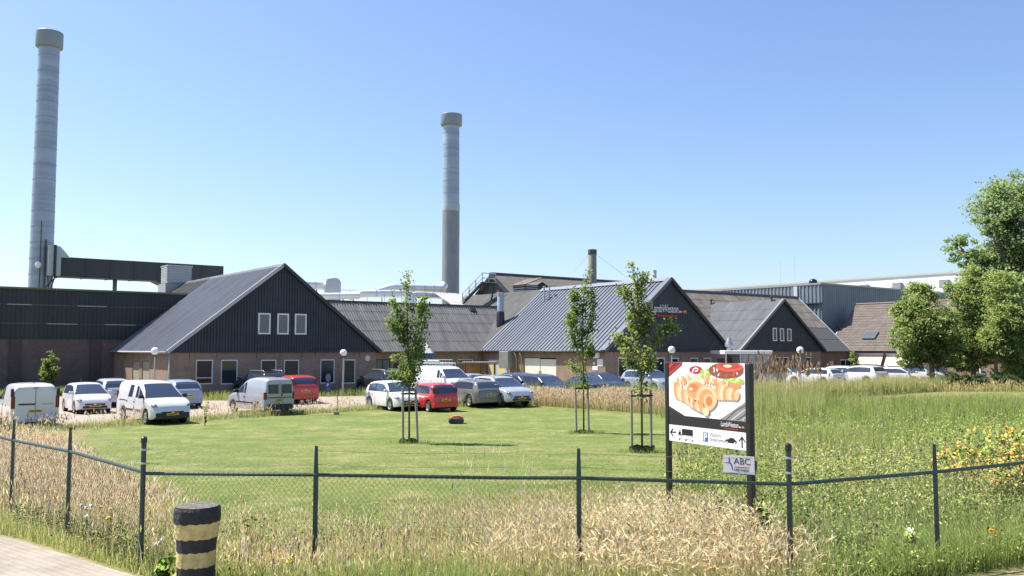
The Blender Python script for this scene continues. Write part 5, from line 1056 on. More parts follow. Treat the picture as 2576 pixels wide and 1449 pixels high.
        f = MB().box(xp_ - .012, xp_, -.26, .26, zp - .055, zp + .055).build('number_plate', PLATE, o); MB().box(xp_ - .014, xp_ - .0115, -.2, .2, zp - .025, zp + .025).build('plate_mark', PLATEM, f)
        bm_ = bumper or p; mb = MB(); mb.rbox(-hx - .03, -hx + .2, -W * .44, W * .44, S['sill'] + .06, S['sill'] + .3, .08); mb.build('rear_bumper', bm_, o, True, 40)
        if bumper: MB().rbox(hx - .2, hx + .02, -W * .43, W * .43, S['sill'] + .02, S['sill'] + .3, .09).build('front_bumper', bumper, o, True, 40)
        for s in (1, -1):
            for xd in ((.1, -.8) if kind != 'combo' else (.05,)):
                yd = sec(xd)[5][0]; MB().box(xd - .12, xd + .03, s * yd - .015, s * yd + .02 if s > 0 else s * yd + .015, belt - .16, belt - .12).build('door_handle', PLAS if bumper or trim else p, o)
            if trim: 
                yd = sec(0)[4][0]; a, b_ = (S['xr'] + ra + .05, S['xf'] - ra - .05); MB().box(a, b_, min(s * (yd - .03), s * (yd + .014)), max(s * (yd - .03), s * (yd + .014)), .55, .62).build('side_trim', PLAS, o)
            # door shut lines
            mb = MB()
            for xd in (S['side'][0][0] + .0 if vanlike else S['side'][0][1] + .05, S['side'][-1][1] - .05 if not vanlike else .05):
                c_ = sec(xd); mb.tube([(xd, s * (c_[3][0] + .001), c_[3][1]), (xd, s * (c_[4][0] + .001), c_[4][1]), (xd, s * (c_[6][0] + .001), c_[6][1])], .011, 4)
            mb.build('door_gap', PLAS, o)
    if rear_win:   # two windows in the rear doors
        for s in (1, -1): MB().rbox(-hx - .012, -hx + .02, s * W * .215 - W * .165, s * W * .215 + W * .165, 1.06, 1.52, .05).build('rear_window', CGLASS, o, True, 30)
        MB().box(-hx - .014, -hx, -W * .4, W * .4, .84, .885).build('door_strip', PLAS, o); MB().ball((-hx - .01, -.1, .98), (.03, .07, .045), 10, 6).build('door_handle', PLAS, o)
    if vanlike: MB().box(-hx - .008, -hx + .01, -.008, .008, .5, 1.62).build('door_gap', PLAS, o)
    if side_extra:  # sliding door window and rail
        for s in (1, -1):
            c_ = sec(-.55); y0, y1 = c_[7][0], c_[8][0]; z0, z1 = c_[7][1] + .02, c_[8][1] - .02
            mb = MB(); mb.rings([[(-.78, s * (y0 + .006), z0), (-.28, s * (y0 + .006), z0), (-.26, s * (y1 + .006), z1), (-.7, s * (y1 + .006), z1)], [(-.78, s * (y0 - .02), z0), (-.28, s * (y0 - .02), z0), (-.26, s * (y1 - .02), z1), (-.7, s * (y1 - .02), z1)]], True, True); mb.build('side_window', CGLASS, o)
            MB().box(-1.75, -1.0, min(s * c_[5][0] - .01, s * (c_[5][0] + .012)), max(s * c_[5][0] - .01, s * (c_[5][0] + .012)), .96, .995).build('door_rail', PLAS, o)
    if rails:
        for s in (1, -1):
            x0, x1 = S['side'][0][0] + .1, S['side'][-1][0]; y = s * (sec(0)[11][0] + .03); zr = roof + .045
            MB().tube([(x0 - .1, y, lerp_list(top, x0) - .0), (x0 + .12, y, zr), (0, y, zr + .015), (x1 - .2, y, zr - .02), (x1, y, lerp_list(top, x1))], .022, 6).build('roof_rail', rails, o, True)
    if rack:
        rk = MB(); zr = roof + .14
        for x in (-2.1, -1.3, -.5, .3): rk.tube([(x, -W * .4, roof - .05), (x, -W * .4, zr), (x, W * .4, zr), (x, W * .4, roof - .05)], .022, 6)
        for y in (-W * .4, W * .4, -W * .1): rk.tube([(-2.15, y, zr + .03), (.35, y, zr + .03)], .022, 6)
        rk.build('roof_rack', mat('rack aluminium', (.6, .6, .6), .4, .6), o, True, 40)
        MB().lathe([(.09, -2.0), (.09, .3)], 10, (0, -W * .25, zr + .14), 'x').build('roof_tube', PIPE, o, True, 40)
    if vanlike: MB().tube([(-1.7, 0, roof), (-1.75, 0, roof + .08)], .02, 5).build('antenna', PLAS, o)
    else: MB().tube([(S['side'][0][0] + .25, 0, roof - .01), (S['side'][0][0] + .0, 0, roof + .16)], .008, 4).build('antenna', PLAS, o)
    return o
def fit_h(x0, x1, kind, Y, h0):
    """heading near h0 at which a car of this kind at distance Y spans photo columns x0..x1; returns point, heading"""
    best = None
    for k in range(-60, 61):
        h = h0 + k * .5; X, Yc = fit(0, x1, kind, h, Y); L, W = KINDS[kind]['L'], KINDS[kind]['W'] * .97; c, s = math.cos(R(h)), math.sin(R(h))
        m = min(CX + F * (X + a * L / 2 * c - b_ * W / 2 * s) / (Yc + a * L / 2 * s + b_ * W / 2 * c) for a in (-1, 1) for b_ in (-1, 1)); e = abs(m - x0) + abs(k) * .05
        if best is None or e < best[0]: best = (e, (X, Yc), h)
    return best[1], best[2]
def fit(x0, x1, kind, head, Y=None):
    """ground point where a car of this kind spans photo columns x0..x1 (at distance Y if given, from its right end)"""
    L, W = KINDS[kind]['L'], KINDS[kind]['W'] * .97; h = R(head); c, s = math.cos(h), math.sin(h)
    cs = [(a * L / 2 * c - b_ * W / 2 * s, a * L / 2 * s + b_ * W / 2 * c) for a in (-1, 1) for b_ in (-1, 1)]
    def span(X, Yc):
        px = [CX + F * (X + a) / (Yc + b_) for a, b_ in cs]; return min(px), max(px)
    def X_for(Yc):
        lo_, hi = -80.0, 80.0
        for _ in range(50):
            m = (lo_ + hi) / 2
            if span(m, Yc)[1] < x1: lo_ = m
            else: hi = m
        return lo_
    if Y is None:
        a, b_ = 20.0, 120.0
        for _ in range(50):
            m = (a + b_) / 2; q = span(X_for(m), m)
            if q[1] - q[0] > x1 - x0: a = m
            else: b_ = m
        Y = a
    return (X_for(Y), Y)
WP = paint('white', (.64, .645, .65)); SLV = paint('silver', (.42, .44, .47), .3, .15); SLVB = paint('silver blue', (.3, .36, .42), .3, .1); REDP = paint('red', (.55, .03, .03)); REDW = paint('dull red', (.45, .05, .04)); DKP = paint('dark grey', (.02, .021, .024), .2); DKB = paint('dark blue', (.02, .03, .06), .2); GRY = paint('warm grey', (.17, .165, .155), .3, .1); LG = paint('light metallic', (.55, .57, .6), .3, .3)
HV = 127.5; HF = -52.5
V1 = car('white panel van seen from behind, cut by the left frame edge, with closed rear doors', 'van', 'van', WP, (-20.85, 37.8), HV, name='parked_van', bumper=paint('white bumper', (.7, .7, .7)), mirror=PLAS)
for s_ in (1, -1):
    MB().rbox(-2.212, -2.06, s_ * .84 - .05, s_ * .84 + .055, 1.34, 1.66, .02).build('rear_pillar_trim', PLAS, V1)
MB().box(-2.208, -2.19, -.09, .09, 1.66, 1.69).build('brake_light', TAILL, V1)
MB().rbox(-2.225, -2.2, .0, .62, .99, 1.05, .01).build('door_handle', PLAS, V1); MB().box(-2.206, -2.19, -.66, -.2, 1.0, 1.03).build('red_lettering_strip', mat('faded red print', (.5, .2, .17), .5), V1)
P2, h2 = fit_h(160, 291, 'hatch', 46.0, HF); car('white small hatchback facing forward between the two white vans', 'car', 'hatch', WP, P2, h2)
P4, h4 = fit_h(300, 490, 'van', 39.8, HF); car('white delivery van with sliding door window and black front bumper, facing forward', 'van', 'van', WP, P4, h4, name='parked_van', bumper=PLAS, mirror=PLAS, side_extra=True, trim=True)
car('pale silver hatchback mostly hidden between the white hatchback and the white delivery van', 'car', 'hatch', LG, fit(0, 345, 'hatch', HV, 50.5), HV, mirror=LG)
car('silver blue hatchback seen from behind, peeking out behind the white delivery van', 'car', 'hatch', SLVB, fit(0, 519, 'hatch', HV, 49.5), HV)
P7, h7 = fit_h(572, 744, 'combo', 45.5, HV); car('silver grey older panel van with two dark rear windows, seen from behind', 'van', 'combo', paint('silver van', (.36, .38, .41), .35, .15), P7, h7, name='parked_van', bumper=PLAS, mirror=PLAS, rear_win=True, trim=True)
car('red family car seen from behind, beside the silver panel van', 'car', 'mpv', REDW, fit(0, 809, 'mpv', HV - 6, 52.8), HV - 6)
car('black sport utility car with silver roof rails behind the silver panel van', 'car', 'suv', DKP, fit(0, 735, 'suv', HV + 8, 57), HV + 8, rails=RAILM)
car('black sport utility car by the glazed doors, left of the first lawn tree', 'car', 'suv', DKP, fit(0, 1032, 'suv', HV, 60), HV, rails=RAILM)
# white hatchback with a printed rear side
m, nt, b = nodes_of('car paint printed'); N = nt.nodes; L_ = nt.links; tc = N.new('ShaderNodeTexCoord'); sp = N.new('ShaderNodeSeparateXYZ'); L_.new(tc.outputs['Object'], sp.inputs[0])
nz = N.new('ShaderNodeTexNoise'); nz.inputs['Scale'].default_value = 2.2; nz.inputs['Detail'].default_value = 4; L_.new(tc.outputs['Object'], nz.inputs[0]); cr = N.new('ShaderNodeValToRGB'); L_.new(nz.outputs[0], cr.inputs[0])
cr.color_ramp.elements[0].position = .36; cr.color_ramp.elements[0].color = (.09, .15, .25, 1); cr.color_ramp.elements[1].position = .66; cr.color_ramp.elements[1].color = (.78, .78, .78, 1); e = cr.color_ramp.elements.new(.5); e.color = (.3, .42, .55, 1); e = cr.color_ramp.elements.new(.58); e.color = (.75, .62, .3, 1)
mr = N.new('ShaderNodeMapRange'); mr.inputs[1].default_value = -.35; mr.inputs[2].default_value = -.65; L_.new(sp.outputs[0], mr.inputs[0]); mr2 = N.new('ShaderNodeMapRange'); mr2.inputs[1].default_value = 1.0; mr2.inputs[2].default_value = .86; L_.new(sp.outputs[2], mr2.inputs[0])
mu = N.new('ShaderNodeMath'); mu.operation = 'MULTIPLY'; L_.new(mr.outputs[0], mu.inputs[0]); L_.new(mr2.outputs[0], mu.inputs[1]); mx = N.new('ShaderNodeMix'); mx.data_type = 'RGBA'; mx.inputs[6].default_value = (.78, .78, .78, 1); L_.new(mu.outputs[0], mx.inputs[0]); L_.new(cr.outputs[0], mx.inputs[7]); L_.new(mx.outputs[2], b.inputs['Base Color']); b.inputs['Roughness'].default_value = .3; b.inputs['Coat Weight'].default_value = .6
car('white hatchback with blue and yellow print on its rear side, behind the first lawn tree', 'car', 'hatch', m, *fit_h(917, 1069, 'hatch', 48.0, -58), mirror=WP)
car('small bright red city car seen from behind, right of the first lawn tree', 'car', 'city', REDP, fit(0, 1157, 'city', 122, 47.3), 122, trim=False)
van = car('tall white van with roof rack parked behind the red city car', 'van', 'bigvan', WP, fit(0, 1200, 'bigvan', -52, 57.5), -52, name='parked_van', mirror=WP, rack=True)
text('2', 'lettering', van, (-.9, -.955, 1.35), .3, mat('pale blue print', (.15, .5, .6), .5), rot=(PI / 2, 0, 0), ext=.002)
car('grey estate car seen from behind, beside the red city car', 'car', 'estate', GRY, fit(0, 1269, 'estate', 122, 50.5), 122, rails=RAILM)
car('silver sport utility car facing forward, right of the grey estate', 'car', 'suv', SLV, fit(0, 1346, 'suv', -56, 50.5), -56, rails=RAILM)
car('pale blue car with only its roof showing behind the grey estate', 'car', 'sedan', SLVB, fit(0, 1262, 'sedan', -56, 58.5), -56)
car('dark blue family car half hidden by the silver utility car', 'car', 'mpv', DKB, fit(0, 1398, 'mpv', -56, 55), -56)
car('dark blue hatchback before the cream double doors', 'car', 'mpv', DKB, fit(0, 1452, 'mpv', -56, 53.5), -56)
car('black sedan seen from behind with one red tail light showing above the dry grass', 'car', 'sedan', DKP, fit(0, 1549, 'sedan', 122, 54.5), 122)
car('dark blue car behind the black sedan with sun glints on its windscreen', 'car', 'hatch', DKB, fit(0, 1590, 'hatch', -56, 58.5), -56)
car('grey blue boxy car just left of the billboard', 'car', 'suv', SLVB, fit(0, 1712, 'suv', -56, 62), -56)
G2 = 'vehicles on the right hand parking'
car('silver white car with only its roof above the reeds, right of the billboard', 'car', 'hatch', LG, fit(0, 1952, 'hatch', HV, 73), HV, G2)
car('pale grey car behind the reeds at the second globe lamp from the right', 'car', 'hatch', SLV, fit(0, 2040, 'hatch', HF, 80), HF, G2)
car('white estate car showing its whole side above the reeds', 'car', 'estate', WP, fit(0, 2122, 'estate', HV, 75), HV, G2)
car('silver car with large rear window directly behind the white estate', 'car', 'mpv', LG, fit(0, 2168, 'mpv', HV, 78), HV, G2)
car('white hatchback with dark red tail lights facing away, before the salmon awnings', 'car', 'suv', WP, fit(0, 2234, 'suv', HV - 8, 76), HV - 8, G2)
car('dark blue car behind the white hatchback with red tail lights', 'car', 'mpv', DKB, fit(0, 2228, 'mpv', HV, 85), HV, G2)
car('white car under the left salmon awning', 'car', 'sedan', WP, fit(0, 2268, 'sedan', HF, 89), HF, G2)
car('white estate car facing right behind the last clear globe lamp', 'car', 'estate', WP, fit(0, 2342, 'estate', HF + 6, 77), HF + 6, G2)
car('white car with sloping windscreen between the estate and the first tree trunk', 'car', 'hatch', WP, fit(0, 2375, 'hatch', HF + 6, 82), HF + 6, G2)
car('grey car under the pale awning behind the white estate', 'car', 'hatch', SLV, fit(0, 2305, 'hatch', HV, 88), HV, G2)
car('black car at the far right of the row by the brick corner', 'car', 'hatch', DKP, fit(0, 2402, 'hatch', HF, 87), HF, G2)
# ------------------------------------------------------------------ vegetation
GRASSM = leaf_mat('grass blades', .6, .55, .2, 1.0); LEAFM = leaf_mat('leaves', .5, .5, .3, .6); STRAWM = leaf_mat('dry stems', .7, .55, .15, 1.0)
BARK = mat('bark', (.13, .11, .085), .9, noise=(6, .3, (1, 1, .3)), bump=(30, .5)); STAKEM = mat('weathered stake', (.32, .29, .22), .85, noise=(5, .25, (1, 1, .2)))
def mesh_np(name, V, loops, sizes, col, m, smooth=False):
    me = bpy.data.meshes.new(name); nv, nl, nf = len(V), len(loops), len(sizes)
    me.vertices.add(nv); me.vertices.foreach_set('co', V.astype(np.float32).ravel()); me.loops.add(nl); me.loops.foreach_set('vertex_index', loops.astype(np.int32))
    me.polygons.add(nf); st = np.zeros(nf, np.int32); st[1:] = np.cumsum(sizes)[:-1]; me.polygons.foreach_set('loop_start', st); me.polygons.foreach_set('loop_total', sizes.astype(np.int32))
    a = me.color_attributes.new('Col', 'FLOAT_COLOR', 'POINT'); a.data.foreach_set('color', np.concatenate([col, np.ones((nv, 1))], 1).astype(np.float32).ravel())
    me.materials.append(m); me.update(calc_edges=True); o = bpy.data.objects.new(name, me); COL.objects.link(o); return o
def vn(P, s, seed=0):
    """cheap smooth noise in -1..1"""
    x, y = P[:, 0] / s + seed * 1.7, P[:, 1] / s - seed * 2.3
    return (np.sin(x * 1.9 + np.sin(y * 1.3) * 1.2) + np.sin(y * 2.3 + np.sin(x * .9 + 1) * 1.5) + np.sin((x + y) * 3.1 + seed) * .6 + np.sin((x - y) * 4.7) * .4) / 3
def scatter(poly, n, rng):
    p = np.array(poly); lo_, hi = p.min(0), p.max(0); out = np.zeros((0, 2))
    while len(out) < n:
        q = lo_ + rng.random((n * 2, 2)) * (hi - lo_); out = np.concatenate([out, q[pip(q, poly)]])
    return out[:n]
def pick(cols, n, rng, var=.18):
    c = np.array(cols)[rng.integers(0, len(cols), n)]; return np.clip(c * (1 + rng.normal(0, var, (n, 1))) * (1 + rng.normal(0, .06, (n, 3))), .004, .85)
def grass(P, h, w, cols, rng, lean=.35, tipcols=None, head=0.0, headcols=None, hl=(.07, .14), hw=.011, name='grass', m=None, droop=.0):
    n = len(P); z = gzv(P[:, 1]) - .01; a = rng.random(n) * 2 * PI; d = np.stack([np.cos(a), np.sin(a)], 1); wa = rng.random(n) * 2 * PI; s = np.stack([np.cos(wa), np.sin(wa)], 1) * (w * .5)[:, None]
    ln = np.abs(rng.normal(0, lean, n)) * h
    base = np.concatenate([P, z[:, None]], 1); mid = np.concatenate([P + d * (ln * .3)[:, None], (z + h * .55)[:, None]], 1); tip = np.concatenate([P + d * ln[:, None], (z + np.sqrt(np.maximum(h * h - (ln * .8) ** 2, (h * .35) ** 2)))[:, None]], 1)
    s3 = np.concatenate([s, np.zeros((n, 1))], 1); V = np.stack([base - s3, base + s3, mid - s3 * .75, mid + s3 * .75, tip], 1).reshape(-1, 3)
    c0 = pick(cols, n, rng); c1 = c0 if tipcols is None else pick(tipcols, n, rng); C = np.stack([c0, c0, (c0 + c1) / 2, (c0 + c1) / 2, c1], 1).reshape(-1, 3)
    i = (np.arange(n) * 5)[:, None]; lp = np.concatenate([i + np.array([[0, 1, 3, 2]]), i + np.array([[2, 3, 4]])], 1).ravel(); sz = np.tile([4, 3], n)
    if head > 0:
        k = np.where(rng.random(n) < head)[0]; t = tip[k]; dd = tip[k] - mid[k]; dd /= np.linalg.norm(dd, axis=1)[:, None]
        if droop: dd = dd + np.concatenate([d[k] * droop, -np.full((len(k), 1), droop * .8)], 1) * rng.random((len(k), 1)); dd /= np.linalg.norm(dd, axis=1)[:, None]
        L_ = rng.uniform(*hl, len(k)) ; ww = hw * rng.uniform(.7, 1.4, len(k)); hc = pick(headcols, len(k), rng, .16); off = len(V); VV, LL = [], []
        for q in (0, 1):
            b2 = wa[k] + q * PI / 2; sd = np.stack([np.cos(b2), np.sin(b2), np.zeros(len(k))], 1) * ww[:, None]
            VV.append(np.stack([t - dd * (L_ * .15)[:, None], t + dd * (L_ * .4)[:, None] - sd, t + dd * L_[:, None], t + dd * (L_ * .4)[:, None] + sd], 1).reshape(-1, 3)); LL.append((off + (np.arange(len(k)) * 4)[:, None] + np.arange(4)[None] + q * len(k) * 4).ravel())
        V = np.concatenate([V] + VV); C = np.concatenate([C, np.repeat(hc, 4, 0), np.repeat(hc, 4, 0)]); lp = np.concatenate([lp] + LL); sz = np.concatenate([sz, np.full(2 * len(k), 4)])
    o = mesh_np(name, V, lp, sz, C, m or GRASSM); o['kind'] = 'stuff'; return o
GREEN = [(0.185, 0.269, 0.059), (0.235, 0.319, 0.076), (0.143, 0.218, 0.05), (0.302, 0.353, 0.101)]; LIME = [(0.284, 0.374, 0.075), (0.239, 0.329, 0.067), (0.344, 0.404, 0.113)]; STRAW = [(0.743, 0.586, 0.29), (0.624, 0.501, 0.224), (0.8, 0.686, 0.37), (0.535, 0.458, 0.185)]; PINK = [(.81, .63, .41), (.75, .56, .34), (.84, .69, .47), (.69, .52, .31)]; PALE = [(0.713, 0.598, 0.368), (0.632, 0.506, 0.287), (0.782, 0.667, 0.437)]; OLV = [(0.354, 0.354, 0.12), (0.419, 0.402, 0.149), (0.29, 0.322, 0.09), (0.483, 0.435, 0.194)]; BLUEG = [(0.135, 0.21, 0.09), (0.18, 0.255, 0.12)]
rg = np.random.default_rng(21)
ZL = [(-14.6, 27), (-12.5, 24.8), (-7.9, 17.2), (-6.0, 14.8), (-4.4, 12.8), (-3.5, 10.3), (-4.2, 10.25), (-5.25, 11.2), (-6.8, 12.55), (-9.5, 14.35), (-13.4, 16.9), (-22, 21.5), (-22, 27)]   # left bank
ZC = [(-4.1, 10.2), (-3.4, 9.55), (-2.4, 9.0), (2.0, 8.65), (3.4, 8.7), (3.4, 12.5), (2.4, 14.6), (.6, 14.2), (-.8, 13.6), (-2.2, 12.9), (-3.2, 12.4), (-3.9, 13.0), (-4.7, 13.4), (-5.2, 12)]                      # centre verge
ZR = [(3.0, 8.9), (4.5, 9.8), (6.6, 10.95), (11.7, 13.7), (25, 19.4), (40, 40), (38, 58), (30, 60), (24, 62), (12, 60), (6.9, 47), (7.1, 40), (5.4, 30), (3.7, 21), (2.6, 14.8)]         # right meadow
def g_(poly, n, h, w, cols, seed, patch=None, **kw):
    r = np.random.default_rng(seed); P = scatter(poly, n, r)
    if patch: 
        s, thr, soft = patch; k = r.random(n) < np.clip((vn(P, s, seed) - thr) / soft, 0.02, 1); P = P[k]
    nn = len(P); hh = r.uniform(h[0], h[1], nn) * (1 + .25 * vn(P, 1.3, seed + 3)); return grass(P, hh, r.uniform(w[0], w[1], nn), cols, r, **kw)
# left bank: pink straw tops, green undergrowth with bluish patches
g_(ZL, 36000, (.1, .3), (.006, .014), OLV + GREEN[:2], 31)
g_(ZL, 12000, (.15, .36), (.006, .012), BLUEG + GREEN, 32, (1.6, .15, .4))
g_([(-14.6, 27), (-12.5, 24.8), (-7.9, 17.2), (-6.0, 14.8), (-4.6, 12.6), (-5.6, 12.2), (-8, 14.2), (-13.6, 18), (-22, 22.5), (-22, 27)], 22000, (.36, .64), (.002, .005), STRAW, 35, tipcols=PINK, head=.9, headcols=PINK, hl=(.08, .15), hw=.009, m=STRAWM, lean=.28)
g_(ZL, 9000, (.3, .55), (.002, .005), STRAW, 33, tipcols=PINK, head=.8, headcols=PINK, hl=(.07, .14), hw=.007, m=STRAWM, lean=.28)
g_([(-4.2, 10.15), (-3.4, 9.5), (-3.6, 10.8), (-5.1, 12.0), (-7.3, 13.8), (-9.8, 15.4), (-10.0, 14.7), (-6.9, 12.5), (-5.35, 11.15)], 9000, (.05, .2), (.006, .012), LIME + OLV, 34)
# centre verge
g_(ZC, 30000, (.06, .2), (.006, .013), OLV + LIME[:2], 41)
g_(ZC, 8000, (.25, .52), (.002, .004), STRAW + OLV, 42, (1.5, -.3, .6), tipcols=STRAW, head=.75, headcols=PINK + STRAW, hl=(.06, .12), hw=.006, m=STRAWM, lean=.25)
g_([(-.4, 9.0), (2.0, 8.7), (3.2, 8.9), (3.2, 12.3), (2.2, 13.8), (.6, 13.0), (-.2, 11.2)], 5000, (.35, .62), (.002, .0045), STRAW + OLV, 43, tipcols=STRAW, head=.7, headcols=PALE + PINK, hl=(.07, .14), hw=.007, m=STRAWM, lean=.34, droop=.7)
g_([(.9, 9.1), (2.6, 9.0), (3.1, 10.2), (2.7, 12.2), (1.7, 12.5), (1.0, 10.8)], 2700, (.3, .72), (.002, .005), STRAW + OLV, 44, tipcols=PALE, head=.8, headcols=PALE, hl=(.07, .14), hw=.009, m=STRAWM, lean=.45, droop=1.4)
g_(ZC, 8500, (.25, .5), (.002, .0045), STRAW + OLV + GREEN, 47, (1.0, -.2, .6), tipcols=PINK, head=.75, headcols=PINK + STRAW, hl=(.05, .11), hw=.007, m=STRAWM, lean=.26)
g_([(-.9, 10.3), (.15, 10.2), (.5, 10.8), (-.7, 11.0)], 40, (.75, 1.15), (.003, .005), PALE, 45, tipcols=PALE, head=1, headcols=[(.8, .68, .45), (.75, .62, .4)], hl=(.12, .24), hw=.006, m=STRAWM, lean=.2)
g_([(-3.5, 9.6), (-2.4, 9.0), (2.0, 8.65), (3.2, 8.8), (3, 9.6), (-3.6, 9.8)], 22000, (.1, .36), (.005, .011), LIME + GREEN + OLV, 46, lean=.3)
# right meadow: dense green with pale reeds behind
near = [(3.0, 8.9), (4.5, 9.75), (6.6, 10.9), (11.7, 13.65), (16, 17), (12, 22), (4.2, 22), (3.3, 17), (2.6, 14.8)]
g_(near, 42000, (.15, .42), (.006, .013), GREEN + LIME, 51, lean=.3); g_(near, 9000, (.35, .68), (.006, .012), LIME + GREEN, 52, (1.4, -.1, .5), lean=.4)
g_(near, 2800, (.4, .75), (.002, .005), STRAW, 53, (1.6, -.1, .5), tipcols=PALE, head=.7, headcols=PALE + STRAW, hl=(.06, .12), hw=.006, m=STRAWM, lean=.4, droop=.6)
g_([(4.0, 9.6), (6.5, 10.95), (9.8, 12.7), (8, 12.8), (4.4, 11)], 14000, (.2, .45), (.004, .009), LIME, 57, lean=.4)
far = [(4.2, 22), (12, 22), (16, 17), (25, 19.4), (40, 40), (38, 54), (24, 54), (20, 58), (9, 52), (6.9, 47), (7.1, 40), (5.4, 30)]
g_(far, 46000, (.3, .65), (.012, .024), GREEN + LIME + OLV, 54, lean=.25); g_(far, 7000, (.35, .75), (.006, .012), OLV, 55, (3.5, -.1, .5), tipcols=OLV + STRAW, head=.4, headcols=STRAW + PALE[:1], hl=(.1, .18), hw=.014, m=STRAWM, lean=.2)
g_([(10.0, 30), (20, 32), (27, 40), (24, 48), (13, 46), (9, 38)], 14000, (.7, 1.15), (.014, .026), LIME + GREEN[:2], 56, (3.0, -.1, .4), lean=.25, name='reeds')
g_([(9.0, 36), (12.5, 36), (16.5, 46), (15, 51), (12, 50), (8.8, 45)], 9000, (1.1, 1.6), (.012, .022), OLV + GREEN[:2] + LIME, 58, lean=.14, tipcols=OLV + LIME, name='reeds')
g_([(12, 43), (15.2, 44.5), (17.2, 48), (14.5, 50), (12.2, 47)], 420, (1.9, 2.55), (.01, .016), OLV + STRAW, 59, tipcols=STRAW, head=.6, headcols=[(.3, .2, .12), (.36, .26, .16)], hl=(.2, .34), hw=.05, m=STRAWM, lean=.08, name='reeds')
g_([(7.4, 51), (12.5, 53.6), (20.5, 59.4), (31, 67), (33, 65.5), (24, 58), (15, 52), (8.6, 49)], 14000, (.75, 1.3), (.016, .03), OLV + LIME + GREEN[:2], 68, lean=.2, tipcols=OLV + STRAW[:1])
g_([(5.2, 15), (9, 15), (16, 24), (14, 33), (8, 33), (6, 26)], 11000, (.65, 1.15), (.008, .016), LIME + GREEN[:2], 89, (1.9, .1, .35), lean=.3, tipcols=LIME + OLV)
# leafy forbs mixed into the meadow grass
def forbs(poly, n, hmax, size, cols, seed, s=1.6):
    r = np.random.default_rng(seed); P = scatter(poly, n // 14, r); P = P[r.random(len(P)) < np.clip(.45 + .7 * vn(P, s, seed), .03, 1)]; hh = hmax * r.uniform(.5, 1, len(P)) * (1 + .3 * vn(P, 2.2, seed + 1))
    m_ = 14; t = r.random((len(P), m_)); C = np.stack([P[:, :1] + r.normal(0, .05, (len(P), m_)), P[:, 1:] + r.normal(0, .05, (len(P), m_)), gzv(P[:, 1])[:, None] + t ** .7 * hh[:, None] + .02], 2).reshape(-1, 3)
    V, c = leaves(C, size, cols, r); o = mesh_np('meadow_forbs', V, np.arange(len(V)), np.full(len(C), 4), c, LEAFM); o['kind'] = 'stuff'
def _later_forbs():
    forbs(near, 80000, .5, (.018, .048), GREEN + OLV[:2] + LIME[:1], 81); forbs([(3.4, 17), (12, 19), (22, 21), (30, 34), (18, 36), (7.5, 34), (5.4, 29)], 70000, .6, (.03, .08), GREEN + OLV[:2] + LIME[:1], 82, 2.4)
    forbs([(-8.5, 14.4), (-5, 11), (-4.2, 10), (-5, 12.5), (-7, 16)], 8000, .34, (.02, .045), GREEN + OLV, 83, 1.2); forbs(ZC, 20000, .34, (.018, .045), GREEN + LIME + OLV, 84, .9)
    forbs([(3.4, 11.4), (6.5, 12), (10.5, 19), (5.2, 20), (3.0, 15)], 22000, .95, (.02, .06), GREEN + LIME + OLV, 85, 1.1); forbs([(2.3, 13.2), (3.3, 13.2), (4.2, 19), (3.4, 20)], 6000, .7, (.02, .05), GREEN + OLV, 86, .8); forbs([(7.5, 24), (14, 22), (22, 34), (10, 34)], 20000, 1.0, (.04, .09), GREEN + LIME, 87, 3)
    g_([(5.5, 11.5), (10, 14), (14, 20), (6, 20), (4, 14)], 2600, (.6, .95), (.003, .006), OLV + STRAW, 88, (1.8, .1, .5), tipcols=STRAW, head=.8, headcols=PALE + PINK, hl=(.08, .16), hw=.008, m=STRAWM, lean=.35, droop=.6)
# dry grass strip behind the lawn, ragged edge along the paving, green strip under the wall
ST = [(E3.x - .7, E3.y + .6), (E3.x + .3, E3.y), (E4.x, E4.y + .1), (E5.x, E5.y), (9.4, 44), (8.8, 51), (4, 53.5), (1, 52.5)]
g_(ST, 20000, (.45, .85), (.008, .014), OLV + GREEN[:2] + STRAW[:2], 61, tipcols=PINK, head=.7, headcols=PINK, hl=(.12, .2), hw=.016, m=STRAWM, lean=.2)
g_([(E3.x - .6, E3.y + .9), (E3.x + .6, E3.y + .3), (2.2, 52.4), (8.4, 52), (8.6, 53.5), (2, 54)], 3500, (.8, 1.35), (.015, .03), GREEN + LIME, 62)
ED = [(-26, 26.4), (E0.x - 1, E0.y - .9), (E1.x, E1.y - .5), (E2.x, E2.y - .5), (E3.x, E3.y - .4), (E3.x, E3.y + .9), (E2.x - .4, E2.y + .9), (E1.x - .7, E1.y + .9), (E0.x - 1, E0.y + 1.1), (E0.x - 5.4, E0.y - 2.2), (-27, 28)]
g_(ED, 15000, (.12, .4), (.012, .024), OLV + GREEN + LIME[:1], 63, lean=.35); g_(ED, 4500, (.2, .6), (.004, .008), STRAW, 64, (1.7, -.2, .5), tipcols=PINK, head=.8, headcols=PINK, hl=(.1, .2), hw=.018, m=STRAWM, lean=.2)
g_([(-19.4, 29.2), (-17.9, 30.2), (-17.6, 31.2), (-19.2, 30.4)], 2600, (.4, .95), (.012, .022), OLV + GREEN, 65, lean=.2, tipcols=OLV + PINK, head=.4, headcols=PINK, hl=(.1, .2), hw=.02)
g_([(-28, 58), (-21.5, 53.2), (-17, 53.7), (-12.5, 56.7), (-9.5, 58), (-4, 61), (-5.5, 64), (-10, 64.5), (-21.5, 55.6), (-29.5, 66), (-36, 62), (-45, 50)], 26000, (.2, .6), (.015, .03), LIME + OLV + GREEN, 66)
g_([(26, 62.5), (34, 63), (60, 63), (60, 66), (30, 66.5), (22, 63)], 6000, (.3, .7), (.02, .04), OLV + LIME, 67, tipcols=STRAW, head=.3, headcols=STRAW, hl=(.15, .3), hw=.03, m=STRAWM)
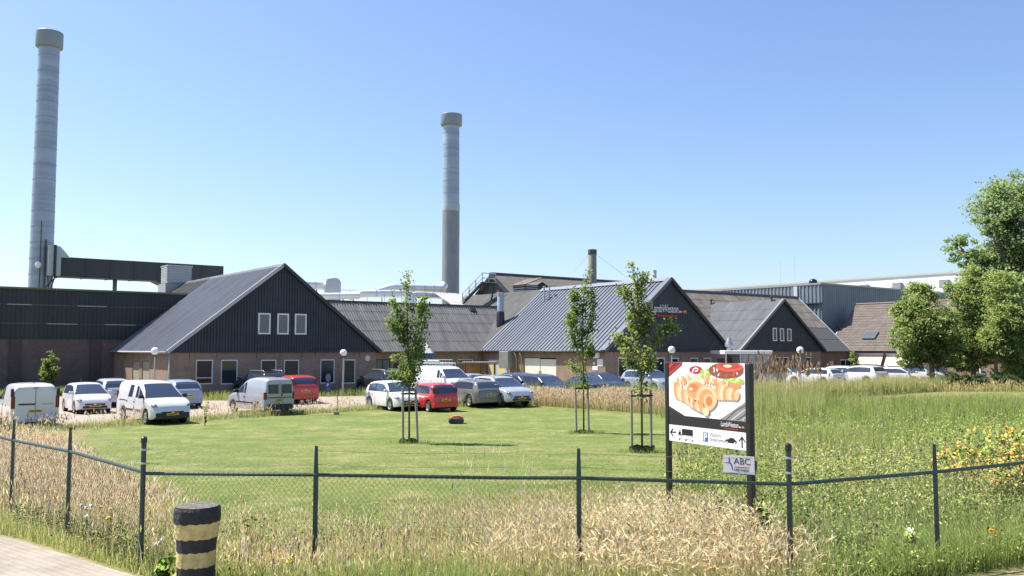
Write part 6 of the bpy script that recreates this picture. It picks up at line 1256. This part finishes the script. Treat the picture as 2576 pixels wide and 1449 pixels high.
# lawn blades in the nearer half, clover-green tufts
LP = [(-5.6, 14.0), (-3, 12.2), (2.3, 13.6), (3.6, 20.5), (5.2, 29), (6.5, 36), (-10, 36), (-13.5, 27.5), (-8.2, 18)]
r = np.random.default_rng(70); P = scatter(LP, 150000, r); P = P[r.random(len(P)) < np.clip((36 - P[:, 1]) / 20, 0, 1) ** 1.3]; k = vn(P, 3.1, 2) + .5 * vn(P, 1.1, 5)
for sel, cols in ((k > .12, [(.27, .23, .09), (.33, .28, .13), (.2, .2, .06)]), (k <= .12, [(.15, .18, .04), (.12, .16, .03), (.2, .2, .055), (.25, .22, .08)])):
    q = P[sel]; grass(q, r.uniform(.02, .05, len(q)), r.uniform(.006, .012, len(q)), cols, r, lean=.7)
LP = LP[:4]
g_(LP, 14000, (.025, .06), (.006, .012), [(.17, .18, .04), (.13, .16, .03), (.22, .21, .06), (.27, .23, .09)], 71, lean=.6)
# ------------------------------------------------------------------ trees
def leaves(C, size, cols, rng, up=.35, squash=.6):
    n = len(C); a = rng.normal(0, 1, (n, 3)); a /= np.linalg.norm(a, axis=1)[:, None]; nrm = rng.normal(0, 1, (n, 3)); nrm[:, 2] = np.abs(nrm[:, 2]) + up; b = np.cross(nrm, a); b /= np.linalg.norm(b, axis=1)[:, None]
    s = rng.uniform(size[0], size[1], n)[:, None] * .5; V = np.stack([C - a * s, C - b * s * squash + a * s * .1, C + a * s, C + b * s * squash + a * s * .1], 1).reshape(-1, 3)
    col = np.repeat(pick(cols, n, rng, .2), 4, 0); return V, col
_later_forbs()
def crown_obj(name, C, size, cols, rng, parent, m=None, **k):
    V, c = leaves(C, size, cols, rng, **k); o = mesh_np(name, V, np.arange(len(V)), np.full(len(C), 4), c, m or LEAFM); o.parent = parent; return o
def branch_tree(label, base, branches, nl, spread, size, cols, seed, trunk_r=.035, group='staked young trees on the lawn', low=1.6):
    """branches: polylines in metres relative to the base; first one is the leader"""
    rng = np.random.default_rng(seed); o = thing('young_tree', label, 'tree', base, 0, group); mb = MB(); Cs = []
    for bi, br_ in enumerate(branches):
        pts = [Vector(p) for p in br_]; r0 = trunk_r if bi == 0 else trunk_r * .5
        mb.tube(pts, [max(.005, r0 * (1 - .85 * i / (len(pts) - 1))) for i in range(len(pts))], 7)
        P = np.array([tuple(p) for p in pts]); seg = np.linalg.norm(np.diff(P, axis=0), axis=1); cum = np.concatenate([[0], np.cumsum(seg)]); n = int(nl * cum[-1] * (.7 if bi == 0 else 1.25))
        nc = max(4, int(cum[-1] * 9)); cc = []
        for _ in range(nc * 3):
            t = (.3 + .7 * rng.random() if bi else rng.random()) * cum[-1]; i = min(len(seg) - 1, np.searchsorted(cum, t) - 1 if t > 0 else 0); q = P[i] + (P[i + 1] - P[i]) * ((t - cum[i]) / seg[i])
            if q[2] < low: continue
            taper = (1.0 - .72 * (t / cum[-1])) if bi == 0 else 1.0 - .45 * (t / cum[-1]); off = rng.normal(0, 1, 3); off /= np.linalg.norm(off); off[2] *= .7; cc.append((q + off * spread * taper * rng.uniform(.15, 1), taper))
            if len(cc) >= nc: break
        if not cc: continue
        idx = rng.integers(0, len(cc), n); cen = np.array([c[0] for c in cc])[idx]; tp = np.array([c[1] for c in cc])[idx]; Cs.append(cen + rng.normal(0, 1, (n, 3)) * (.07 + .05 * tp)[:, None])
        for c, tpr in cc[::2]: 
            q = P[np.argmin(np.linalg.norm(P - c, axis=1))]; mb.tube([Vector(q), Vector(c)], [.006, .003], 4, caps=False)
    mb.build('trunk', BARK, o, True); crown_obj('crown', np.concatenate(Cs), size, cols, rng, o); return o
TREEG = [(0.187, 0.286, 0.049), (0.243, 0.34, 0.057), (0.131, 0.215, 0.039), (0.337, 0.429, 0.09)]; TREEY = [(0.23, 0.302, 0.057), (0.302, 0.374, 0.086), (0.159, 0.23, 0.043), (0.374, 0.431, 0.122)]
def zp(pts, k, bx, by, dep=0): return [((x - bx) * k, d, (by - y) * k) for x, y, d in pts]
b1 = gp(1032, 1112); k1 = .00400 * b1.y / 27.2
branch_tree('first lawn tree, wide forked crown of dark green leaves in front of the white hatchback', b1, [
    zp([(210, 1345, 0), (207, 1000, 0), (200, 700, 0), (185, 350, .05), (180, 150, 0), (190, 25, 0)], k1, 210, 1345),
    zp([(200, 720, 0), (140, 480, .1), (85, 260, .1), (55, 155, .1)], k1, 210, 1345), zp([(190, 640, 0), (110, 470, -.1), (50, 400, -.2), (0, 345, -.2)], k1, 210, 1345),
    zp([(205, 760, 0), (250, 500, .1), (290, 330, .15), (330, 200, .1)], k1, 210, 1345), zp([(210, 800, 0), (270, 600, -.15), (310, 430, -.2), (345, 340, -.2)], k1, 210, 1345),
    zp([(205, 860, 0), (170, 760, .2), (110, 700, .3), (65, 690, .3)], k1, 210, 1345), zp([(205, 920, 0), (150, 860, -.1), (95, 810, -.2), (60, 835, -.2)], k1, 210, 1345), zp([(208, 940, 0), (240, 800, .2), (280, 690, .3), (290, 600, .3)], k1, 210, 1345), zp([(208, 960, 0), (225, 850, -.2), (260, 760, -.25)], k1, 210, 1345)],
    190, .2, (.07, .14), TREEG, 101)
b2 = gp(1467, 1087); k2 = .0039 * b2.y / 30.9; X2, Y2 = 1636, 1920
branch_tree('middle lawn tree with narrow spindle crown before the blue grey roof', b2, [
    zp([(1636, 1920, 0), (1636, 1400, 0), (1625, 1000, 0), (1640, 700, 0), (1668, 560, 0), (1682, 465, 0)], k2, X2, Y2),
    zp([(1630, 1250, 0), (1580, 1000, .1), (1560, 800, .15), (1565, 640, .1)], k2, X2, Y2), zp([(1632, 1200, 0), (1700, 950, -.1), (1725, 800, -.15), (1700, 650, -.1)], k2, X2, Y2), zp([(1635, 1380, 0), (1560, 1330, .2), (1520, 1310, .25)], k2, X2, Y2),
    zp([(1633, 1300, 0), (1550, 1100, -.2), (1515, 900, -.25), (1530, 850, -.2)], k2, X2, Y2), zp([(1634, 1350, 0), (1690, 1250, .2), (1715, 1150, .3), (1705, 1050, .3)], k2, X2, Y2)],
    270, .19, (.07, .13), TREEG, 102)
b3 = gp(1612, 1135); k3 = .00307 * b3.y / 24.3; X3, Y3 = 249, 2057
branch_tree('third lawn tree, open light green crown with wide side branches left of the billboard', b3, [
    zp([(249, 2057, 0), (250, 1500, 0), (245, 1100, 0), (235, 800, 0), (215, 560, 0), (180, 430, 0), (163, 355, 0)], k3, X3, Y3), zp([(240, 900, 0), (262, 700, .1), (270, 560, .1), (288, 450, .1)], k3, X3, Y3),
    zp([(240, 1000, 0), (170, 760, -.1), (110, 620, -.15), (80, 545, -.15)], k3, X3, Y3), zp([(248, 1250, 0), (150, 1100, .15), (70, 1040, .2), (5, 1005, .2)], k3, X3, Y3), zp([(248, 1300, 0), (340, 1100, -.1), (440, 1000, -.2), (500, 920, -.2), (545, 945, -.2)], k3, X3, Y3),
    zp([(248, 1200, 0), (300, 950, .2), (330, 800, .25), (320, 720, .2)], k3, X3, Y3), zp([(247, 1150, 0), (190, 950, .25), (180, 800, .3)], k3, X3, Y3), zp([(249, 1350, 0), (130, 1230, -.2), (70, 1130, -.25)], k3, X3, Y3), zp([(249, 1380, 0), (330, 1260, .25), (390, 1170, .3)], k3, X3, Y3), zp([(249, 1400, 0), (280, 1250, -.3), (300, 1100, -.35)], k3, X3, Y3)],
    205, .18, (.07, .135), TREEY, 103)
def stakes(label, xs_, ytop, base, leanx, strap):
    o = thing('tree_stakes', label, 'tree support', base, 0, 'stakes round the lawn trees'); s = F / base.y
    for x, lx in zip(xs_, leanx):
        xx = (x - (CX + F * base.x / base.y)) / s; zt_ = z_at(ytop, base.y) - base.z; MB().tube([(xx, .05, -.1), (xx + lx, .05, zt_)], [.043, .04], 10).build('stake', STAKEM, o, True, 40)
    zs = z_at(strap, base.y) - base.z; xa, xb = [(x - (CX + F * base.x / base.y)) / s for x in xs_]; f = zs / (z_at(ytop, base.y) - base.z)
    xa += leanx[0] * f; xb += leanx[1] * f; mb = MB(); mb.tube([(xa - .06, .0, zs), (xa + .05, -.0, zs), (0, .03, zs + .02), (xb - .05, .0, zs), (xb + .06, 0, zs)], .024, 6); mb.tube([(xa, .09, zs - .03), (0, .06, zs - .02), (xb, .09, zs - .03)], .02, 6)
    mb.build('strap', BLACK, o, True)
stakes('two stakes tied to the first lawn tree', (1016, 1053), 978, b1, (-.02, -.09), 989); stakes('two slim stakes tied to the middle lawn tree', (1449, 1480), 968, b2, (-.04, -.04), 976); stakes('two pale stakes tied to the third lawn tree', (1587, 1635.5), 980, b3, (.0, .0), 994)
def ring(label, base, w, h, tilt):
    o = thing('root_ring', label, 'planting ring', base, tilt, 'black planting rings'); mb = MB(); n = 22; rr = random.Random(int(w * 100)); R1 = []; R2 = []
    for k in range(n): a = 2 * PI * k / n; rj = w * (1 + rr.uniform(-.06, .06)); hh = h * (1 + rr.uniform(-.25, .25)); R1.append((rj * math.cos(a), rj * .8 * math.sin(a), -.03)); R2.append((rj * 1.02 * math.cos(a), rj * .82 * math.sin(a), hh))
    mb.rings([R1, R2]); mb.rings([[(x * .96, y * .96, z) for x, y, z in R2], [(x * .96, y * .96, z) for x, y, z in R1]]); mb.rings([R2, [(x * .96, y * .96, z) for x, y, z in R2]]); mb.build('collar', BLACK, o)
    mb = MB(); mb.poly([(x * .95, y * .95, .04) for x, y, z in R1]); mb.build('soil', mat('planting soil', (.06, .045, .03), .95, noise=(12, .4)), o)
ring('black planting ring at the foot of the first lawn tree', b1, .32, .13, 0); ring('black planting ring at the foot of the middle lawn tree', b2, .38, .1, .2); ring('black planting ring at the foot of the third lawn tree', b3, .36, .17, -.2)
rg = np.random.default_rng(77)
for b_, n in ((b1, 500), (b2, 900), (b3, 700)):
    P = np.stack([b_.x + rg.normal(.05, .45, n), b_.y - .1 + rg.normal(0, .3, n)], 1); grass(P, rg.uniform(.05, .2, n), rg.uniform(.006, .014, n), LIME + GREEN, rg, lean=.4)
def big_tree(label, base, H, trunk_h, trunk_r, blobs, n, size, cols, seed, name='tree', cat='tree', group=None, fork=2.0):
    """blobs: (dx, dy, z, rx, rz) crown masses; leaves sit in sub-clumps so that gaps show"""
    rng = np.random.default_rng(seed); o = thing(name, label, cat, base, 0, group); mb = MB()
    if trunk_h: mb.tube([(0, 0, -.2), (.02, 0, trunk_h * .5), (0, .02, trunk_h)], [trunk_r * 1.25, trunk_r, trunk_r * .85], 10)
    tot = sum(b[3] ** 2 * b[4] for b in blobs); Cs = []
    for dx, dy, z, rx, rz in blobs:
        if trunk_h:
            s = Vector((0, 0, min(trunk_h, max(fork, z * .5)))); e = Vector((dx, dy, z)); mid = s.lerp(e, .5) + Vector((0, 0, -.05 * (e - s).length)); mb.tube([s, mid, e, e + (e - s).normalized() * rz * .4], [trunk_r * .5, trunk_r * .35, trunk_r * .18, trunk_r * .06], 6)
        m_ = max(60, int(n * rx * rx * rz / tot)); nc = max(8, m_ // 55); d = rng.normal(0, 1, (nc, 3)); d /= np.linalg.norm(d, axis=1)[:, None]; rr = rng.uniform(.45, 1.08, nc) ** .6
        cen = np.array([dx, dy, z]) + d * rr[:, None] * np.array([rx, rx, rz]); cs = rng.uniform(.12, .24, nc) * (rx + rz) / 2; idx = rng.integers(0, nc, m_); q = rng.normal(0, 1, (m_, 3)); q[:, 2] *= .6; Cs.append(cen[idx] + q * cs[idx][:, None])
    if mb.v: mb.build('trunk', BARK, o, True)
    C = np.concatenate(Cs); C = C[C[:, 2] > .05]; crown_obj('crown', C, size, cols, rng, o); return o
ASH = [(0.284, 0.376, 0.103), (0.371, 0.456, 0.13), (0.196, 0.289, 0.077), (0.48, 0.555, 0.172)]; ASHB = [(0.261, 0.38, 0.135), (0.337, 0.442, 0.167), (0.187, 0.292, 0.106), (0.43, 0.532, 0.211)]
Y1 = 70; s1 = Y1 / F
bx = lambda x, y, Y, bxp: ((x - bxp) * Y / F, z_at(y, Y))
def blob(x, y, Y, bxp, rx, rz, dy=0): q = bx(x, y, Y, bxp); return (q[0], dy, q[1], rx * Y / F, rz * Y / F)
pb = at(2345, 975, Y1); T1 = [blob(2300, 800, Y1, 2345, 42, 50), blob(2330, 745, Y1, 2345, 34, 38, .5), blob(2268, 850, Y1, 2345, 34, 30, -.6), blob(2345, 830, Y1, 2345, 48, 52, -.5), blob(2385, 860, Y1, 2345, 34, 40), blob(2330, 885, Y1, 2345, 46, 26, .8), blob(2280, 775, Y1, 2345, 22, 28, .2), blob(2395, 800, Y1, 2345, 26, 40, .6)]
big_tree('mid sized round tree before the tiled wing, single straight trunk', (pb.x, Y1, 0), 8, 3.2, .2, T1 + [blob(2300, 905, Y1, 2345, 36, 22, .4), blob(2375, 905, Y1, 2345, 34, 20, -.4)], 34000, (.12, .26), ASH, 201, group='trees at the right edge')
Y2_ = 72; pb = at(2450, 975, Y2_); T2 = [blob(2440, 760, Y2_, 2450, 34, 60), blob(2425, 850, Y2_, 2450, 38, 44, .5), blob(2470, 830, Y2_, 2450, 36, 50, -.5), blob(2455, 700, Y2_, 2450, 26, 30), blob(2480, 890, Y2_, 2450, 40, 28, .5), blob(2410, 730, Y2_, 2450, 16, 34, .2)]
big_tree('slender airy tree between the round tree and the great tree', (pb.x, Y2_, 0), 9, 3.6, .19, T2 + [blob(2440, 905, Y2_, 2450, 44, 26, .6)], 24000, (.12, .25), ASH, 202, group='trees at the right edge')
Y3_ = 80; pb = at(2560, 960, Y3_); T3 = [blob(2545, 520, Y3_, 2560, 70, 62), blob(2500, 555, Y3_, 2560, 45, 40, -1), blob(2590, 480, Y3_, 2560, 60, 50, 1), blob(2600, 600, Y3_, 2560, 80, 90, -1), blob(2540, 640, Y3_, 2560, 60, 50, 1), blob(2432, 625, Y3_, 2560, 38, 34), blob(2460, 650, Y3_, 2560, 34, 30, 1), blob(2425, 665, Y3_, 2560, 28, 22, -1), blob(2520, 740, Y3_, 2560, 62, 70, -1.5), blob(2590, 760, Y3_, 2560, 70, 80, 0), blob(2540, 840, Y3_, 2560, 66, 60, -2), blob(2620, 850, Y3_, 2560, 60, 80, -1), blob(2490, 700, Y3_, 2560, 40, 44, .5), blob(2700, 650, Y3_, 2560, 90, 120, 0), blob(2560, 890, Y3_, 2560, 50, 30, -1)]
big_tree('great broad tree filling the right edge, highest of all', (pb.x, Y3_, 0), 18, 7, .5, T3 + [blob(2610, 915, Y3_, 2560, 60, 40, 1.5), blob(2480, 850, Y3_, 2560, 50, 60, 2), blob(2470, 770, Y3_, 2560, 36, 50, 1), blob(2560, 700, Y3_, 2560, 80, 80, 2)], 90000, (.17, .36), ASHB, 203, group='trees at the right edge', fork=4)
Y4_ = 69; pb = at(2507, 975, Y4_); T4 = [blob(2510, 860, Y4_, 2507, 36, 46), blob(2540, 800, Y4_, 2507, 44, 56, -.5), blob(2530, 730, Y4_, 2507, 34, 50, .4), blob(2570, 870, Y4_, 2507, 44, 50, .4)]
big_tree('dark tree with thin trunk directly before the great tree', (pb.x, Y4_, 0), 9, 3.4, .13, T4, 22000, (.12, .26), ASH, 204, group='trees at the right edge')
HEDG = [(.06, .1, .03), (.08, .125, .035), (.05, .08, .025)]; Yh = 66
for (x, w_, yt, lab, cols, sd) in ((2375, 46, 941, 'low dark hedge clump under the round tree', HEDG, 1), (2440, 40, 938, 'low dark shrub clump under the slender tree', HEDG, 2), (2545, 40, 915, 'bright green shrub at the right edge under the great tree', LIME, 3), (2530, 42, 942, 'dark shrub before the bright green shrub', HEDG, 4)):
    Yq = Yh + (4 if sd == 3 else 0); pb = at(x, 970, Yq); h = z_at(yt, Yq) / 2; big_tree(lab, (pb.x, Yq, 0), 1, 0, .1, [(-.6 * w_ * Yq / F, 0, h, w_ * .55 * Yq / F, h * .95), (.2, -.2, h * .95, w_ * .6 * Yq / F, h), (.6 * w_ * Yq / F, .2, h, w_ * .5 * Yq / F, h * .9)], 2600, (.1, .24), cols, 210 + sd, 'shrub', 'shrub', 'shrubs below the right trees')
# conical shrub by the hall, small clipped tree by the glazed entrance
Yk = 58; pb = at(123, 985, Yk); big_tree('pale green conical tree standing alone before the long dark hall', (pb.x, Yk, 0), 2.6, 1.2, .05, [blob(123, 896, Yk, 123, 9, 14), blob(123, 912, Yk, 123, 15, 18), blob(122, 932, Yk, 123, 20, 22), blob(124, 950, Yk, 123, 18, 16)], 3200, (.08, .17), TREEY + TREEG, 221, 'small_tree')
Yk = 84; pb = at(2150, 960, Yk); big_tree('tiny oval clipped tree beside the left salmon awning', (pb.x, Yk, 0), 2.6, 1.3, .05, [blob(2150, 900, Yk, 2150, 9, 18), blob(2150, 915, Yk, 2150, 10, 12)], 1300, (.08, .16), ASH, 222, 'small_tree')
# orange flowering bush at the right
Yf = 16.5; pb = at(2520, 1190, Yf); o = thing('flowering_bush', 'green bush covered with orange yellow blossoms at the right frame edge', 'bush', (pb.x, Yf, gz(Yf))); r = np.random.default_rng(230); n = 9000
bl = [(-.7, 0, .5, .55, .45), (0, .2, .7, .8, .6), (.8, -.1, .75, .7, .6), (1.5, .3, .7, .8, .6), (-.2, -.5, .4, .6, .4)]; C = []
for dx, dy, z, rx, rz in bl:
    d = r.normal(0, 1, (n // 5, 3)); d /= np.linalg.norm(d, axis=1)[:, None]; C.append(np.array([dx, dy, z]) + d * (r.random((n // 5, 1)) ** .4) * [rx, rx, rz])
C = np.concatenate(C); C = C[C[:, 2] > .02]; crown_obj('foliage', C, (.05, .11), GREEN + LIME, r, o)
D = []
for dx, dy, z, rx, rz in bl:
    d = r.normal(0, 1, (110, 3)); d[:, 2] = np.abs(d[:, 2]) * .8; d[:, 1] -= .6; d /= np.linalg.norm(d, axis=1)[:, None]; q = np.array([dx, dy, z]) + d * 1.03 * [rx, rx, rz]; D.append(np.repeat(q, 3, 0) + r.normal(0, .022, (330, 3)))
crown_obj('blossoms', np.concatenate(D), (.04, .07), [(.85, .5, .1), (.85, .58, .17), (.8, .4, .08)], r, o, squash=.9)
# broad weeds and stray plants
def weed(label, x, y, Y, h, w, n, cols, sd, size=(.05, .12), cat='plant', flower=None):
    r = np.random.default_rng(sd); g = Vector(((x - CX) * Y / F, Y, gz(Y))); o = thing('wild_plant', label, cat, g, 0, 'single weeds'); mb = MB()
    st = [(r.uniform(-w, w), r.uniform(-w, w) * .6, h * r.uniform(.7, 1)) for _ in range(4)]
    for s in st: mb.tube([(s[0] * .2, s[1] * .2, 0), (s[0] * .6, s[1] * .6, s[2] * .6), s], [.007, .005, .002], 5)
    mb.build('stem', mat('weed stem', (.12, .16, .05), .7), o)
    C = np.concatenate([np.stack([np.interp(t := r.random(n // 4), [0, .6, 1], [s[0] * .2, s[0] * .6, s[0]]), np.interp(t, [0, .6, 1], [s[1] * .2, s[1] * .6, s[1]]), t * s[2]], 1) + r.normal(0, .03, (n // 4, 3)) for s in st]); C[:, 2] = np.maximum(C[:, 2], .02); crown_obj('leaves', C, size, cols, r, o)
    if flower: crown_obj('flowers', np.concatenate([np.array(s) + r.normal(0, .025, (7, 3)) for s in st]), (.035, .06), flower, r, o, squash=.9)
weed('bright lime weed against the left side of the striped bollard', 431, 0, 9.25, .42, .05, 150, [(.26, .4, .06), (.2, .33, .05)], 301, (.06, .13))
weed('tall green weed at the paving edge right of the white delivery van', 521, 0, 37.6, 1.05, .16, 72, LIME, 302, (.08, .15))
weed('dock plant seeding dark green at the right foot of the billboard', 1930, 0, 11.0, .75, .3, 420, GREEN, 303, (.07, .16)); weed('leafy dark weed between the billboard posts', 1790, 0, 12.2, .7, .3, 380, GREEN, 304, (.06, .14))
weed('pale umbel weed right of the right corner post', 2262, 0, 10.6, .5, .12, 130, LIME, 305, (.05, .1), flower=[(.6, .62, .4)])
ORF = [(.8, .36, .03), (.78, .42, .05)]; YEF = [(.75, .6, .05)]; WHF = [(.75, .72, .78)]
for i, (x, Y, h, c, lab) in enumerate(((292, 10.9, .62, ORF, 'orange poppies left of the left corner post'), (640, 10.9, .5, ORF, 'orange poppies below the rail right of the bollard'), (236, 11.3, .62, WHF, 'white and lilac flowers left of the orange poppies'), (1440, 10.3, .5, [(.65, .06, .03)], 'single red poppy beside a thin fence post'), (400, 10.0, .42, WHF, 'pale lilac flowers just left of the bollard'), (745, 10.0, .4, WHF, 'pale lilac flowers left of the second thin post'), (725, 9.6, .3, YEF, 'yellow flowers low before the mesh near the second thin post'), (1780, 9.3, .25, YEF, 'yellow flowers at the bottom edge below the billboard'), (2480, 10.6, .42, ORF, 'yellow orange flowers low at the right bottom corner'))):
    r = np.random.default_rng(400 + i); o = thing('wild_flowers', lab, 'flowers', ((x - CX) * Y / F, Y, gz(Y)), 0, 'wild flowers in the verge'); mb = MB(); T_ = []
    for k in range(5 if 'single' not in lab else 1): p = (r.normal(0, .07), r.normal(0, .05), h * r.uniform(.85, 1.1)); mb.tube([(p[0] * .3, p[1] * .3, 0), p], .003, 4); T_.append(p)
    mb.build('stem', mat('weed stem', (.12, .16, .05), .7), o); crown_obj('petals', np.repeat(np.array(T_), 6, 0) + r.normal(0, .009, (6 * len(T_), 3)), (.024, .042), c, r, o, squash=.95)
# ------------------------------------------------------------------ camera, sun, sky
cd = bpy.data.cameras.new('camera'); cam = bpy.data.objects.new('camera', cd); COL.objects.link(cam); cam.location = (0, 0, CAMZ); cam.rotation_euler = (PI / 2 + PITCH, 0, 0)
cd.sensor_width = 36; cd.lens = 36 * F / 2576; cd.clip_end = 6000; cd.clip_start = .1; SC.camera = cam
EL = R(57); to = Vector((-.95 * math.cos(EL) / 1.0, .31 * math.cos(EL), math.sin(EL))).normalized()
ld = bpy.data.lights.new('sun', 'SUN'); ld.energy = 4.7; ld.angle = R(.55); ld.color = (1, .95, .86); sun = bpy.data.objects.new('sun', ld); COL.objects.link(sun); sun.rotation_euler = to.to_track_quat('Z', 'Y').to_euler()
w = bpy.data.worlds.new('World'); SC.world = w; w.use_nodes = True; nt = w.node_tree; bg = nt.nodes['Background']; sk = nt.nodes.new('ShaderNodeTexSky'); sk.sky_type = 'NISHITA'; sk.sun_disc = False
sk.sun_elevation = EL; sk.sun_rotation = math.atan2(to.x, to.y); sk.altitude = 0; sk.air_density = 1.0; sk.dust_density = 1.0; sk.ozone_density = 3.2
tint = nt.nodes.new('ShaderNodeMix'); tint.data_type = 'RGBA'; tint.blend_type = 'MULTIPLY'; tint.inputs[0].default_value = 1; tint.inputs[7].default_value = (.95, .96, 1.06, 1); nt.links.new(sk.outputs[0], tint.inputs[6]); nt.links.new(tint.outputs[2], bg.inputs[0]); bg.inputs[1].default_value = .104
SC.view_settings.view_transform = 'Standard'; SC.view_settings.look = 'None'; SC.view_settings.exposure = .9; SC.view_settings.gamma = 1; SC.view_settings.use_curve_mapping = False
SC.cycles.max_bounces = 6; SC.cycles.transparent_max_bounces = 4; SC.cycles.use_denoising = True
